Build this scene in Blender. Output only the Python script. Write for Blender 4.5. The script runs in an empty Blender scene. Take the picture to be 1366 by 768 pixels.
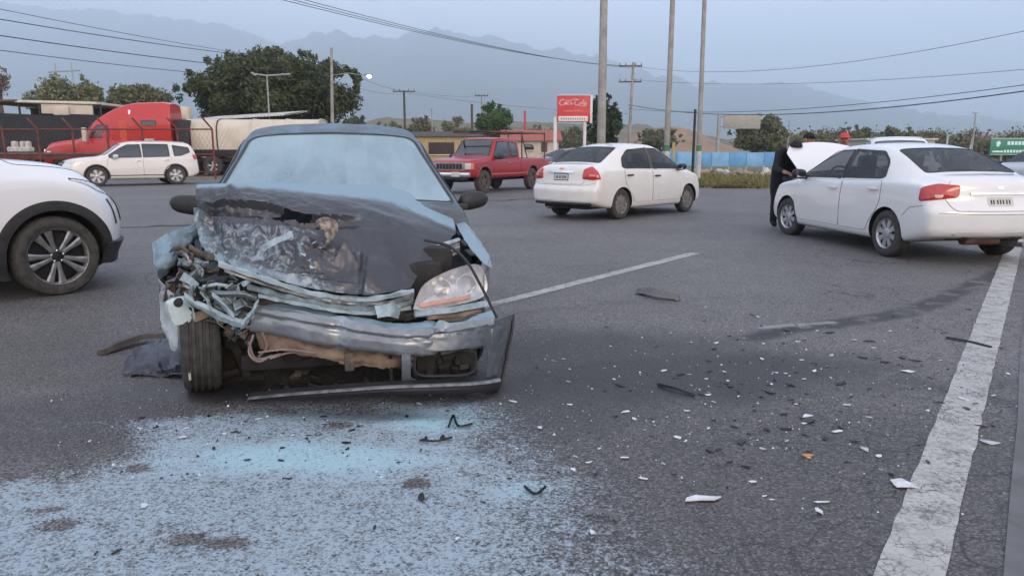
import bpy, bmesh, math, random
import numpy as np
from mathutils import Vector, Matrix, noise, Euler
from mathutils.bvhtree import BVHTree

R = math.radians
random.seed(7)
rng = np.random.default_rng(7)
scene = bpy.context.scene
COL = scene.collection

# ------------------------------------------------------------------ camera
CAM_H = 1.31
PITCH = R(10.464)
FPX = 980.0
cam_d = bpy.data.cameras.new('camera')
cam = bpy.data.objects.new('camera', cam_d)
COL.objects.link(cam)
cam.location = (0, 0, CAM_H)
cam.rotation_euler = (R(90) - PITCH, 0, 0)
cam_d.sensor_width = 36
cam_d.lens = 36 * FPX / 1366
cam_d.clip_start = 0.05
cam_d.clip_end = 60000
scene.camera = cam

# ------------------------------------------------------------------ sky, sun, exposure
SUN_AZ = R(-68)      # direction the light comes from, measured from +X towards +Y (behind the camera, to its right)
SUN_EL = R(20)
world = bpy.data.worlds.new('World')
scene.world = world
world.use_nodes = True
wnt = world.node_tree
wnt.nodes.clear()
wo = wnt.nodes.new('ShaderNodeOutputWorld')
bg = wnt.nodes.new('ShaderNodeBackground')
sky = wnt.nodes.new('ShaderNodeTexSky')
sky.sky_type = 'NISHITA'
sky.sun_disc = False
sky.sun_elevation = SUN_EL
sky.sun_rotation = R(90) - SUN_AZ
sky.altitude = 500
sky.air_density = 1.0
sky.dust_density = 1.2
sky.ozone_density = 1.6
# thin veil of high cloud
tc = wnt.nodes.new('ShaderNodeTexCoord')
mp = wnt.nodes.new('ShaderNodeMapping')
mp.inputs['Scale'].default_value = (1.0, 1.0, 3.5)
cn = wnt.nodes.new('ShaderNodeTexNoise')
cn.inputs['Scale'].default_value = 1.6
cn.inputs['Detail'].default_value = 4
cn.inputs['Roughness'].default_value = 0.5
cr = wnt.nodes.new('ShaderNodeMapRange')
cr.inputs['From Min'].default_value = 0.32
cr.inputs['From Max'].default_value = 0.75
cr.inputs['To Min'].default_value = 0.50
cr.inputs['To Max'].default_value = 0.92
mx = wnt.nodes.new('ShaderNodeMix')
mx.data_type = 'RGBA'
mx.inputs['B'].default_value = (8.5, 8.7, 9.9, 1)
wnt.links.new(tc.outputs['Generated'], mp.inputs['Vector'])
wnt.links.new(mp.outputs['Vector'], cn.inputs['Vector'])
wnt.links.new(cn.outputs['Fac'], cr.inputs['Value'])
wnt.links.new(cr.outputs['Result'], mx.inputs['Factor'])
wnt.links.new(sky.outputs['Color'], mx.inputs['A'])
wnt.links.new(mx.outputs['Result'], bg.inputs['Color'])
bg.inputs['Strength'].default_value = 0.13
wnt.links.new(bg.outputs['Background'], wo.inputs['Surface'])

sd = bpy.data.lights.new('sun', 'SUN')
sun = bpy.data.objects.new('sun', sd)
COL.objects.link(sun)
sd.energy = 0.65
sd.angle = R(24)
sd.color = (1.0, 0.70, 0.45)
sdir = Vector((math.cos(SUN_AZ) * math.cos(SUN_EL), math.sin(SUN_AZ) * math.cos(SUN_EL), math.sin(SUN_EL)))
sun.rotation_euler = sdir.to_track_quat('Z', 'Y').to_euler()
sun.location = (4, -6, 8)

vs = scene.view_settings
vs.view_transform = 'Standard'
vs.look = 'None'
vs.exposure = 0.42
vs.gamma = 1
vs.use_curve_mapping = False


# ------------------------------------------------------------------ helpers
def at(x, y, Y):
    """world point seen at photo pixel (x, y) at ground distance Y"""
    u = (x - 683) / FPX
    v = (384 - y) / FPX
    dy = math.cos(PITCH) + v * math.sin(PITCH)
    dz = -math.sin(PITCH) + v * math.cos(PITCH)
    t = Y / dy
    return Vector((u * t, Y, CAM_H + dz * t))


def gp(x, y, z=0.0):
    u = (x - 683) / FPX
    v = (384 - y) / FPX
    dy = math.cos(PITCH) + v * math.sin(PITCH)
    dz = -math.sin(PITCH) + v * math.cos(PITCH)
    t = (z - CAM_H) / dz
    return Vector((u * t, dy * t, z))


class NT:
    def __init__(s, name):
        s.mat = bpy.data.materials.new(name)
        s.mat.use_nodes = True
        s.nt = s.mat.node_tree
        s.bsdf = s.nt.nodes['Principled BSDF']
        s.out = s.nt.nodes['Material Output']

    def set(s, sock, v):
        if isinstance(v, bpy.types.NodeSocket):
            s.nt.links.new(v, sock)
        elif isinstance(v, (tuple, list)) and len(v) == 3 and sock.type == 'RGBA':
            sock.default_value = (*v, 1)
        else:
            sock.default_value = v

    def n(s, typ, out=0, props=None, **ins):
        nd = s.nt.nodes.new(typ)
        for k, v in (props or {}).items():
            setattr(nd, k, v)
        for k, v in ins.items():
            s.set(nd.inputs[k.replace('_', ' ')] if not k.startswith('i') or not k[1:].isdigit() else nd.inputs[int(k[1:])], v)
        return nd.outputs[out]

    def m(s, op, a, b=0.0, c=0.0, clamp=False):
        nd = s.nt.nodes.new('ShaderNodeMath')
        nd.operation = op
        nd.use_clamp = clamp
        s.set(nd.inputs[0], a)
        s.set(nd.inputs[1], b)
        s.set(nd.inputs[2], c)
        return nd.outputs[0]

    def mix(s, f, a, b, blend='MIX'):
        nd = s.nt.nodes.new('ShaderNodeMix')
        nd.data_type = 'RGBA'
        nd.blend_type = blend
        s.set(nd.inputs['Factor'], f)
        s.set(nd.inputs['A'], a)
        s.set(nd.inputs['B'], b)
        return nd.outputs['Result']

    def noise(s, vec, scale, detail=4, rough=0.55, dist=0.0):
        nd = s.nt.nodes.new('ShaderNodeTexNoise')
        if vec is not None:
            s.set(nd.inputs['Vector'], vec)
        nd.inputs['Scale'].default_value = scale
        nd.inputs['Detail'].default_value = detail
        nd.inputs['Roughness'].default_value = rough
        nd.inputs['Distortion'].default_value = dist
        return nd.outputs['Fac']

    def voro(s, vec, scale, feature='F1', out='Distance', rnd=1.0):
        nd = s.nt.nodes.new('ShaderNodeTexVoronoi')
        nd.feature = feature
        if vec is not None:
            s.set(nd.inputs['Vector'], vec)
        nd.inputs['Scale'].default_value = scale
        nd.inputs['Randomness'].default_value = rnd
        return nd.outputs[out]

    def ramp(s, v, lo, hi, a=0.0, b=1.0):
        nd = s.nt.nodes.new('ShaderNodeMapRange')
        nd.interpolation_type = 'SMOOTHSTEP'
        s.set(nd.inputs['Value'], v)
        nd.inputs['From Min'].default_value = lo
        nd.inputs['From Max'].default_value = hi
        nd.inputs['To Min'].default_value = a
        nd.inputs['To Max'].default_value = b
        return nd.outputs['Result']

    def obj(s):
        return s.nt.nodes.new('ShaderNodeTexCoord').outputs['Object']

    def pos(s):
        return s.nt.nodes.new('ShaderNodeNewGeometry').outputs['Position']

    def bump(s, h, strength=0.3, dist=0.01):
        nd = s.nt.nodes.new('ShaderNodeBump')
        nd.inputs['Strength'].default_value = strength
        nd.inputs['Distance'].default_value = dist
        s.set(nd.inputs['Height'], h)
        s.nt.links.new(nd.outputs['Normal'], s.bsdf.inputs['Normal'])

    def base(s, c):
        s.set(s.bsdf.inputs['Base Color'], c)

    def p(s, **k):
        for a, v in k.items():
            s.set(s.bsdf.inputs[a.replace('_', ' ')], v)
        return s


def mat(name, col, rough=0.6, metal=0.0, var=0.25, scale=6.0, coat=0.0, bump=0.0, col2=None, spec=0.5):
    """plain procedural material with a little uneven colour"""
    t = NT(name)
    o = t.obj()
    f = t.noise(o, scale, 5, 0.6)
    d = col2 or tuple(c * (1 - var) for c in col)
    t.base(t.mix(t.ramp(f, 0.35, 0.65), col, d))
    t.p(Roughness=t.m('MULTIPLY_ADD', f, 0.25, rough - 0.12, clamp=True), Metallic=metal)
    t.bsdf.inputs['Coat Weight'].default_value = coat
    t.bsdf.inputs['Coat Roughness'].default_value = 0.06
    t.bsdf.inputs['Specular IOR Level'].default_value = spec
    if bump:
        t.bump(t.noise(o, scale * 3, 5, 0.6), bump, 0.01)
    return t.mat


def car_paint(name, col, dirt=(0.36, 0.31, 0.25), amount=0.25, coat=1.0, metal=0.0, rough=0.30):
    t = NT(name)
    o = t.obj()
    f = t.m('MULTIPLY', t.ramp(t.noise(o, 2.2, 6, 0.65), 0.45, 0.8), amount)
    f2 = t.m('MULTIPLY', t.ramp(t.noise(o, 30, 4, 0.6), 0.5, 0.75), amount * 0.5)
    ff = t.m('ADD', f, f2, clamp=True)
    t.base(t.mix(ff, col, dirt))
    t.p(Roughness=t.m('MULTIPLY_ADD', ff, 0.5, rough, clamp=True), Metallic=metal)
    t.bsdf.inputs['Coat Weight'].default_value = coat
    t.bsdf.inputs['Coat Roughness'].default_value = 0.03
    return t.mat


def powder_paint(name, col, amount=0.5, powder=(0.33, 0.55, 0.70), metal=0.3, rough=0.4, scale=5.0, fine=45):
    """dusty paint: extinguisher powder lying unevenly on a coloured surface"""
    t = NT(name)
    o = t.obj()
    a = t.noise(o, scale, 6, 0.65, 0.6)
    b = t.noise(o, fine, 4, 0.7)
    s = t.m('ADD', t.m('MULTIPLY', a, 0.8), t.m('MULTIPLY', b, 0.25))
    f = t.ramp(s, 0.82 - amount * 0.62, 1.0 - amount * 0.48)
    wear = t.ramp(t.noise(o, 14, 5, 0.6), 0.3, 0.7)
    pc = t.mix(wear, powder, tuple(c * 0.78 for c in powder))
    t.base(t.mix(f, col, pc))
    t.p(Roughness=t.m('MULTIPLY_ADD', f, 0.5, rough, clamp=True), Metallic=t.m('MULTIPLY', t.m('SUBTRACT', 1.0, f), metal))
    t.bump(b, 0.12, 0.004)
    return t.mat


def glass_mat(name, tint=(0.05, 0.06, 0.07), clear=0.55, rough=0.03):
    """tinted car glass: part see-through, part glossy dark"""
    t = NT(name)
    tr = t.n('ShaderNodeBsdfTransparent', Color=tuple(min(1, 0.45 + c) for c in tint))
    t.base(tint)
    t.p(Roughness=rough)
    t.bsdf.inputs['Specular IOR Level'].default_value = 0.7
    ms = t.nt.nodes.new('ShaderNodeMixShader')
    ms.inputs[0].default_value = 1 - clear
    t.nt.links.new(tr, ms.inputs[1])
    t.nt.links.new(t.bsdf.outputs[0], ms.inputs[2])
    t.nt.links.new(ms.outputs[0], t.out.inputs['Surface'])
    return t.mat


def emit_mat(name, col, strength):
    t = NT(name)
    t.base(col)
    t.set(t.bsdf.inputs['Emission Color'], col)
    t.bsdf.inputs['Emission Strength'].default_value = strength
    return t.mat


def tag(o, label=None, cat=None, group=None, kind=None):
    if label:
        o['label'] = label
    if cat:
        o['category'] = cat
    if group:
        o['group'] = group
    if kind:
        o['kind'] = kind
    return o


def link(name, me, parent=None, mats=()):
    o = bpy.data.objects.new(name, me)
    COL.objects.link(o)
    for m_ in mats:
        if m_ is not None:
            me.materials.append(m_)
    if parent is not None:
        o.parent = parent
    return o


def empty(name, loc=(0, 0, 0), rz=0.0):
    o = bpy.data.objects.new(name, None)
    o.empty_display_size = 0.3
    COL.objects.link(o)
    o.location = loc
    o.rotation_euler = (0, 0, rz)
    return o


def copy_tree(o, parent=None):
    c = o.copy()
    COL.objects.link(c)
    if parent is not None:
        c.parent = parent
    for ch in list(o.children):
        copy_tree(ch, c)
    return c


def finish(me, smooth=True, sharp=35):
    me.update()
    if smooth:
        me.shade_smooth()
        if sharp:
            me.set_sharp_from_angle(angle=R(sharp))


class MB:
    """collects simple solids into one mesh"""
    def __init__(s):
        s.v = []
        s.f = []
        s.mi = []
        s.cur = 0

    def add(s, verts, faces):
        k = len(s.v)
        s.v += [tuple(v) for v in verts]
        s.f += [tuple(i + k for i in f) for f in faces]
        s.mi += [s.cur] * len(faces)
        return s

    def box(s, c, d, rot=None, taper=1.0):
        x, y, z = d[0] / 2, d[1] / 2, d[2] / 2
        vs_ = [Vector((sx * x * (taper if sz > 0 else 1), sy * y * (taper if sz > 0 else 1), sz * z)) for sz in (-1, 1) for sy in (-1, 1) for sx in (-1, 1)]
        if rot is not None:
            m_ = Euler(rot).to_matrix()
            vs_ = [m_ @ v for v in vs_]
        c = Vector(c)
        return s.add([v + c for v in vs_], [(0, 2, 3, 1), (4, 5, 7, 6), (0, 1, 5, 4), (2, 6, 7, 3), (0, 4, 6, 2), (1, 3, 7, 5)])

    def bbox(s, c, d, b=0.02, rot=None):
        """box with chamfered edges"""
        bm = bmesh.new()
        bmesh.ops.create_cube(bm, size=1)
        bmesh.ops.scale(bm, vec=d, verts=bm.verts)
        bmesh.ops.bevel(bm, geom=bm.edges[:], offset=b, segments=2, profile=0.6, affect='EDGES')
        m_ = Euler(rot).to_matrix() if rot is not None else Matrix.Identity(3)
        bm.verts.index_update()
        s.add([m_ @ v.co + Vector(c) for v in bm.verts], [[v.index for v in f.verts] for f in bm.faces])
        bm.free()
        return s

    def tube(s, pts, r, seg=8, r2=None, cap=True):
        pts = [Vector(p) for p in pts]
        n_ = len(pts)
        k = len(s.v)
        up = None
        vs_ = []
        for i, p in enumerate(pts):
            d = (pts[min(i + 1, n_ - 1)] - pts[max(i - 1, 0)])
            if d.length < 1e-9:
                d = Vector((0, 0, 1))
            d.normalize()
            if up is None:
                up = d.orthogonal().normalized()
            else:
                up = (up - d * up.dot(d))
                up = up.normalized() if up.length > 1e-6 else d.orthogonal().normalized()
            w = d.cross(up)
            rr = r if r2 is None else r + (r2 - r) * i / (n_ - 1)
            if callable(r):
                rr = r(i / (n_ - 1))
            for j in range(seg):
                a = 2 * math.pi * j / seg
                vs_.append(p + up * (math.cos(a) * rr) + w * (math.sin(a) * rr))
        fs = []
        for i in range(n_ - 1):
            for j in range(seg):
                a, b = i * seg + j, i * seg + (j + 1) % seg
                fs.append((a, b, b + seg, a + seg))
        if cap:
            fs.append(tuple(reversed(range(seg))))
            fs.append(tuple(range((n_ - 1) * seg, n_ * seg)))
        return s.add(vs_, fs)

    def lathe(s, prof, seg=32, axis='y', c=(0, 0, 0), closed=False):
        """prof: (along-axis, radius)"""
        vs_ = []
        for a_, r_ in prof:
            for j in range(seg):
                t = 2 * math.pi * j / seg
                x, z = math.cos(t) * r_, math.sin(t) * r_
                p = {'y': (x, a_, z), 'z': (x, z, a_), 'x': (a_, x, z)}[axis]
                vs_.append(Vector(p) + Vector(c))
        fs = []
        n_ = len(prof)
        for i in range(n_ - 1 if not closed else n_):
            for j in range(seg):
                a, b = i * seg + j, i * seg + (j + 1) % seg
                a2, b2 = ((i + 1) % n_) * seg + j, ((i + 1) % n_) * seg + (j + 1) % seg
                fs.append((a, b, b2, a2))
        if not closed:
            fs.append(tuple(range(seg)))
            fs.append(tuple(reversed(range((n_ - 1) * seg, n_ * seg))))
        return s.add(vs_, fs)

    def prism(s, outline, vec):
        """polygon of 3D points swept along vec"""
        n_ = len(outline)
        o = [Vector(p) for p in outline]
        vec = Vector(vec)
        fs = [tuple(reversed(range(n_))), tuple(range(n_, 2 * n_))]
        for i in range(n_):
            j = (i + 1) % n_
            fs.append((i, j, n_ + j, n_ + i))
        return s.add(o + [p + vec for p in o], fs)

    def build(s, name, m_, parent=None, smooth=True, sharp=35, recalc=True):
        me = bpy.data.meshes.new(name)
        me.from_pydata(s.v, [], s.f)
        ms = m_ if isinstance(m_, (list, tuple)) else [m_]
        if recalc:
            bm = bmesh.new()
            bm.from_mesh(me)
            bmesh.ops.recalc_face_normals(bm, faces=bm.faces[:])
            bm.to_mesh(me)
            bm.free()
        o = link(name, me, parent, ms)
        if len(ms) > 1:
            me.polygons.foreach_set('material_index', s.mi)
        finish(me, smooth, sharp)
        return o


def pchip(pts):
    xs = np.array([p[0] for p in pts], float)
    ys = np.array([p[1] for p in pts], float)
    h = np.diff(xs)
    dl = np.diff(ys) / h
    m_ = np.zeros_like(xs)
    for i in range(1, len(xs) - 1):
        if dl[i - 1] * dl[i] > 0:
            w1, w2 = 2 * h[i] + h[i - 1], h[i] + 2 * h[i - 1]
            m_[i] = (w1 + w2) / (w1 / dl[i - 1] + w2 / dl[i])
    m_[0], m_[-1] = dl[0], dl[-1]

    def f(x):
        x = np.clip(x, xs[0], xs[-1])
        i = np.clip(np.searchsorted(xs, x) - 1, 0, len(xs) - 2)
        t = (x - xs[i]) / h[i]
        t2, t3 = t * t, t * t * t
        return (2 * t3 - 3 * t2 + 1) * ys[i] + (t3 - 2 * t2 + t) * h[i] * m_[i] + (3 * t2 - 2 * t3) * ys[i + 1] + (t3 - t2) * h[i] * m_[i + 1]
    return f


def rounded(poly, rad=0.04, n=5, step=0.06):
    """round the corners of a 2D polygon and resample its edges"""
    out = []
    k = len(poly)
    rads = rad if isinstance(rad, (list, tuple)) else [rad] * k
    segs = []
    for i in range(k):
        p0, p1, p2 = (np.array(poly[(i + d) % k], float) for d in (-1, 0, 1))
        a, b = p0 - p1, p2 - p1
        la, lb = np.linalg.norm(a), np.linalg.norm(b)
        r_ = min(rads[i], la * 0.45, lb * 0.45)
        q0, q2 = p1 + a / la * r_, p1 + b / lb * r_
        segs.append([(1 - t) ** 2 * q0 + 2 * t * (1 - t) * p1 + t * t * q2 for t in np.linspace(0, 1, n)])
    for i in range(k):
        out += segs[i]
        e0, e1 = segs[i][-1], segs[(i + 1) % k][0]
        d = np.linalg.norm(e1 - e0)
        c = int(d / step)
        for j in range(1, c + 1):
            out.append(e0 + (e1 - e0) * j / (c + 1))
    return np.array(out)


def in_poly(px, py, poly):
    r_ = False
    j = len(poly) - 1
    for i in range(len(poly)):
        xi, yi = poly[i]
        xj, yj = poly[j]
        if (yi > py) != (yj > py) and px < (xj - xi) * (py - yi) / (yj - yi) + xi:
            r_ = not r_
        j = i
    return r_


def smoothstep(a, b, x):
    t = min(1, max(0, (x - a) / (b - a)))
    return t * t * (3 - 2 * t)


# ------------------------------------------------------------------ shared materials
M = {}
M['black'] = mat('black_plastic', (0.018, 0.018, 0.02), 0.55, var=0.4)
M['trim'] = mat('dark_trim', (0.03, 0.03, 0.032), 0.6, var=0.4)
M['tyre'] = mat('tyre_rubber', (0.028, 0.027, 0.027), 0.85, var=0.4, scale=20, col2=(0.06, 0.055, 0.05), bump=0.1)
M['rim_silver'] = mat('rim_silver', (0.55, 0.55, 0.56), 0.35, metal=0.7, var=0.3, scale=12)
M['rim_dusty'] = mat('rim_dusty', (0.24, 0.22, 0.20), 0.6, metal=0.3, var=0.4, scale=12)
M['rim_dark'] = mat('rim_dark', (0.02, 0.02, 0.022), 0.4, metal=0.3)
M['chrome'] = mat('chrome_trim', (0.75, 0.75, 0.76), 0.15, metal=1.0, var=0.1)
M['glass'] = glass_mat('tinted_glass', clear=0.62)
M['glass_dark'] = mat('dark_window_glass', (0.015, 0.018, 0.022), 0.08, var=0.3, scale=2, spec=0.8)
M['glass_dark'].node_tree.nodes['Principled BSDF'].inputs['Coat Weight'].default_value = 0.6
M['seat'] = mat('seat_fabric', (0.16, 0.155, 0.15), 0.9, var=0.3)
M['seat_light'] = mat('light_seat_cover', (0.5, 0.5, 0.5), 0.9, var=0.2)
M['red_lens'] = mat('red_lens', (0.50, 0.025, 0.02), 0.15, var=0.35, scale=25, coat=0.8)
M['white_lens'] = mat('clear_lens', (0.62, 0.62, 0.64), 0.12, var=0.3, scale=18, coat=1.0)
M['amber'] = mat('amber_lens', (0.75, 0.26, 0.10), 0.2, var=0.2, coat=0.6)
M['plate'] = mat('number_plate', (0.55, 0.54, 0.50), 0.5, var=0.12, scale=30)
M['ink'] = mat('plate_ink', (0.03, 0.035, 0.04), 0.6)
M['under'] = mat('underbody', (0.02, 0.02, 0.021), 0.8, var=0.4)
M['rust'] = mat('rusty_steel', (0.16, 0.085, 0.05), 0.8, var=0.5, scale=8, bump=0.2)
M['white_paint'] = car_paint('white_car_paint', (0.70, 0.69, 0.68), amount=0.14)
M['white_paint_b'] = car_paint('white_car_paint_dusty', (0.69, 0.665, 0.63), amount=0.28)
M['white_paint_c'] = car_paint('white_suv_paint', (0.70, 0.70, 0.71), amount=0.08)
M['white_paint_d'] = car_paint('pearl_suv_paint', (0.68, 0.645, 0.60), amount=0.25)
M['red_paint'] = car_paint('faded_red_paint', (0.30, 0.010, 0.018), dirt=(0.20, 0.06, 0.05), amount=0.30, coat=.35)
M['truck_red'] = car_paint('truck_red_paint', (0.48, 0.022, 0.018), dirt=(0.30, 0.07, 0.05), amount=0.3, coat=.4)
M['grey_paint'] = car_paint('grey_car_paint', (0.22, 0.23, 0.25), amount=0.25, metal=0.4)
M['skin'] = mat('skin', (0.36, 0.19, 0.13), 0.6, var=0.15)
M['concrete_pole'] = mat('concrete_pole', (0.34, 0.33, 0.30), 0.9, var=0.3, scale=2.0, bump=0.1)
M['galv'] = mat('galvanised_steel', (0.36, 0.37, 0.37), 0.55, metal=0.5, var=0.25)
M['wood_pole'] = mat('weathered_wood_pole', (0.10, 0.085, 0.07), 0.9, var=0.4, scale=3)
M['wire'] = mat('black_cable', (0.04, 0.04, 0.045), 0.7)


# ------------------------------------------------------------------ vehicles: wheels
def wheel(parent, c, r, width, rim_r, style, side, steer=0.0, camber=0.0, rim=None, dark=None, tyre=None, seg=40):
    """a wheel (rim) with its tyre and spokes; the outer face looks along side*y"""
    rim = rim or M['rim_silver']
    dark = dark or M['rim_dark']
    h = width / 2
    b = MB()
    b.lathe([(-h * 0.8, rim_r * 0.97), (-h * 0.75, rim_r * 0.90), (h * 0.25, rim_r * 0.88), (h * 0.25, 0.02)], seg)
    w = b.build('wheel', dark, parent)
    w.location = c
    w.rotation_euler = (camber, 0, steer + (0 if side > 0 else math.pi))
    t = MB()
    prof = [(-h * 0.78, rim_r * 0.95), (-h * 0.95, rim_r + 0.02), (-h, (rim_r + r) / 2), (-h * 0.93, r - 0.022), (-h * 0.78, r - 0.006)]
    for g in (-0.5, -0.17, 0.17, 0.5):
        prof += [(h * g - 0.009, r), (h * g - 0.005, r - 0.009), (h * g + 0.005, r - 0.009), (h * g + 0.009, r)]
    prof += [(h * 0.78, r - 0.006), (h * 0.93, r - 0.022), (h, (rim_r + r) / 2), (h * 0.95, rim_r + 0.02), (h * 0.82, rim_r * 0.98), (h * 0.5, rim_r * 0.93)]
    t.lathe(prof, seg, closed=True)
    t.build('tyre', tyre or M['tyre'], w, sharp=30)
    rl = MB()
    rl.lathe([(h * 0.55, rim_r * 0.90), (h * 0.80, rim_r * 0.93), (h * 0.92, rim_r * 0.99), (h * 0.80, rim_r * 1.0), (h * 0.5, rim_r * 0.96)], seg, closed=True)
    rl.build('rim', rim, w)
    s = MB()
    rr = rim_r * 0.94
    if style == 'ten':
        for k in range(10):
            a = 2 * math.pi * k / 10 + (0.10 if k % 2 else -0.10) + 0.15
            for (ra, rb, wa, wb, ya, yb) in [(0.05, rr, 0.020, 0.036, h * 0.62, h * 0.80)]:
                cs, sn = math.cos(a), math.sin(a)
                q = []
                for rad, ww, yy in ((ra, wa, ya), (rr * 0.6, wa * 1.05, h * 0.72), (rb, wb, yb)):
                    q.append((rad, ww, yy))
                vs_, fs = [], []
                for rad, ww, yy in q:
                    for sg, dy in ((-1, 0), (-0.45, 0.012), (0.45, 0.012), (1, 0), (0.7, -0.03), (-0.7, -0.03)):
                        x, z = cs * rad - sn * ww * sg, sn * rad + cs * ww * sg
                        vs_.append((x, yy + dy, z))
                for i in range(2):
                    for j in range(6):
                        fs.append((i * 6 + j, i * 6 + (j + 1) % 6, i * 6 + 6 + (j + 1) % 6, i * 6 + 6 + j))
                s.add(vs_, fs)
        s.build('spoke', rim, w)
        hb = MB()
        hb.lathe([(h * 0.4, 0.075), (h * 0.66, 0.072), (h * 0.70, 0.05), (h * 0.74, 0.03), (h * 0.75, 0.0)], 24)
        hb.build('hub_cap', dark, w)
        for k in range(5):
            a = 2 * math.pi * k / 5 + 0.3
            nb = MB()
            nb.lathe([(h * 0.6, 0.011), (h * 0.74, 0.011), (h * 0.76, 0.006)], 6, c=(math.cos(a) * 0.052, 0, math.sin(a) * 0.052))
            nb.build('wheel_nut', M['chrome'], w)
    else:
        k_n = {'eight': 8, 'six': 6, 'cap': 9, 'truck': 5}[style]
        for k in range(k_n):
            a = 2 * math.pi * k / k_n + 0.25
            cs, sn = math.cos(a), math.sin(a)
            wi, wo_ = {'eight': (0.022, 0.038), 'six': (0.03, 0.06), 'cap': (0.022, 0.05), 'truck': (0.03, 0.07)}[style]
            o = []
            for rad, ww in ((0.04, wi), (rr * 0.55, (wi + wo_) / 2), (rr, wo_)):
                o.append((rad, ww))
            left = [(cs * rad - sn * ww, sn * rad + cs * ww) for rad, ww in o]
            right = [(cs * rad + sn * ww, sn * rad - cs * ww) for rad, ww in reversed(o)]
            yo = h * (0.72 if style != 'truck' else 0.5)
            s.prism([(x, yo, z) for x, z in left + right], (0, -0.03, 0))
        s.lathe([(h * 0.5, 0.07), (yo + 0.004, 0.068), (yo + 0.012, 0.05), (yo + 0.013, 0.0)], 20)
        s.build('spoke', rim, w)
    return w


# ------------------------------------------------------------------ vehicles: lofted bodies
SECT_SUB = [1, 2, 2, 2, 4, 4, 4, 2, 9, 9, 3, 4, 5]


def car_section(w, wt, zt, zb, zs, ze, sq):
    pts = [(0, zs), (0.5 * w, zs), (0.88 * w, zs + 0.004), (0.96 * w, zs + 0.04), (0.985 * w, zs + 0.15 * (zb - zs)),
           (w, zs + 0.45 * (zb - zs)), (w * 0.993, zs + 0.74 * (zb - zs)), (0.972 * w, zb - 0.018 * (1 if sq < 1 else .5)), (0.955 * w, zb + 0.004),
           ((0.955 * w + wt) / 2 + 0.07 * (ze - zb), (zb + ze) / 2), (wt, ze), (wt * 0.90, ze + (0.55 + 0.2 * sq) * (zt - ze)), (wt * 0.55, zt - 0.13 * (zt - ze)), (0, zt)]
    return pts


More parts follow.
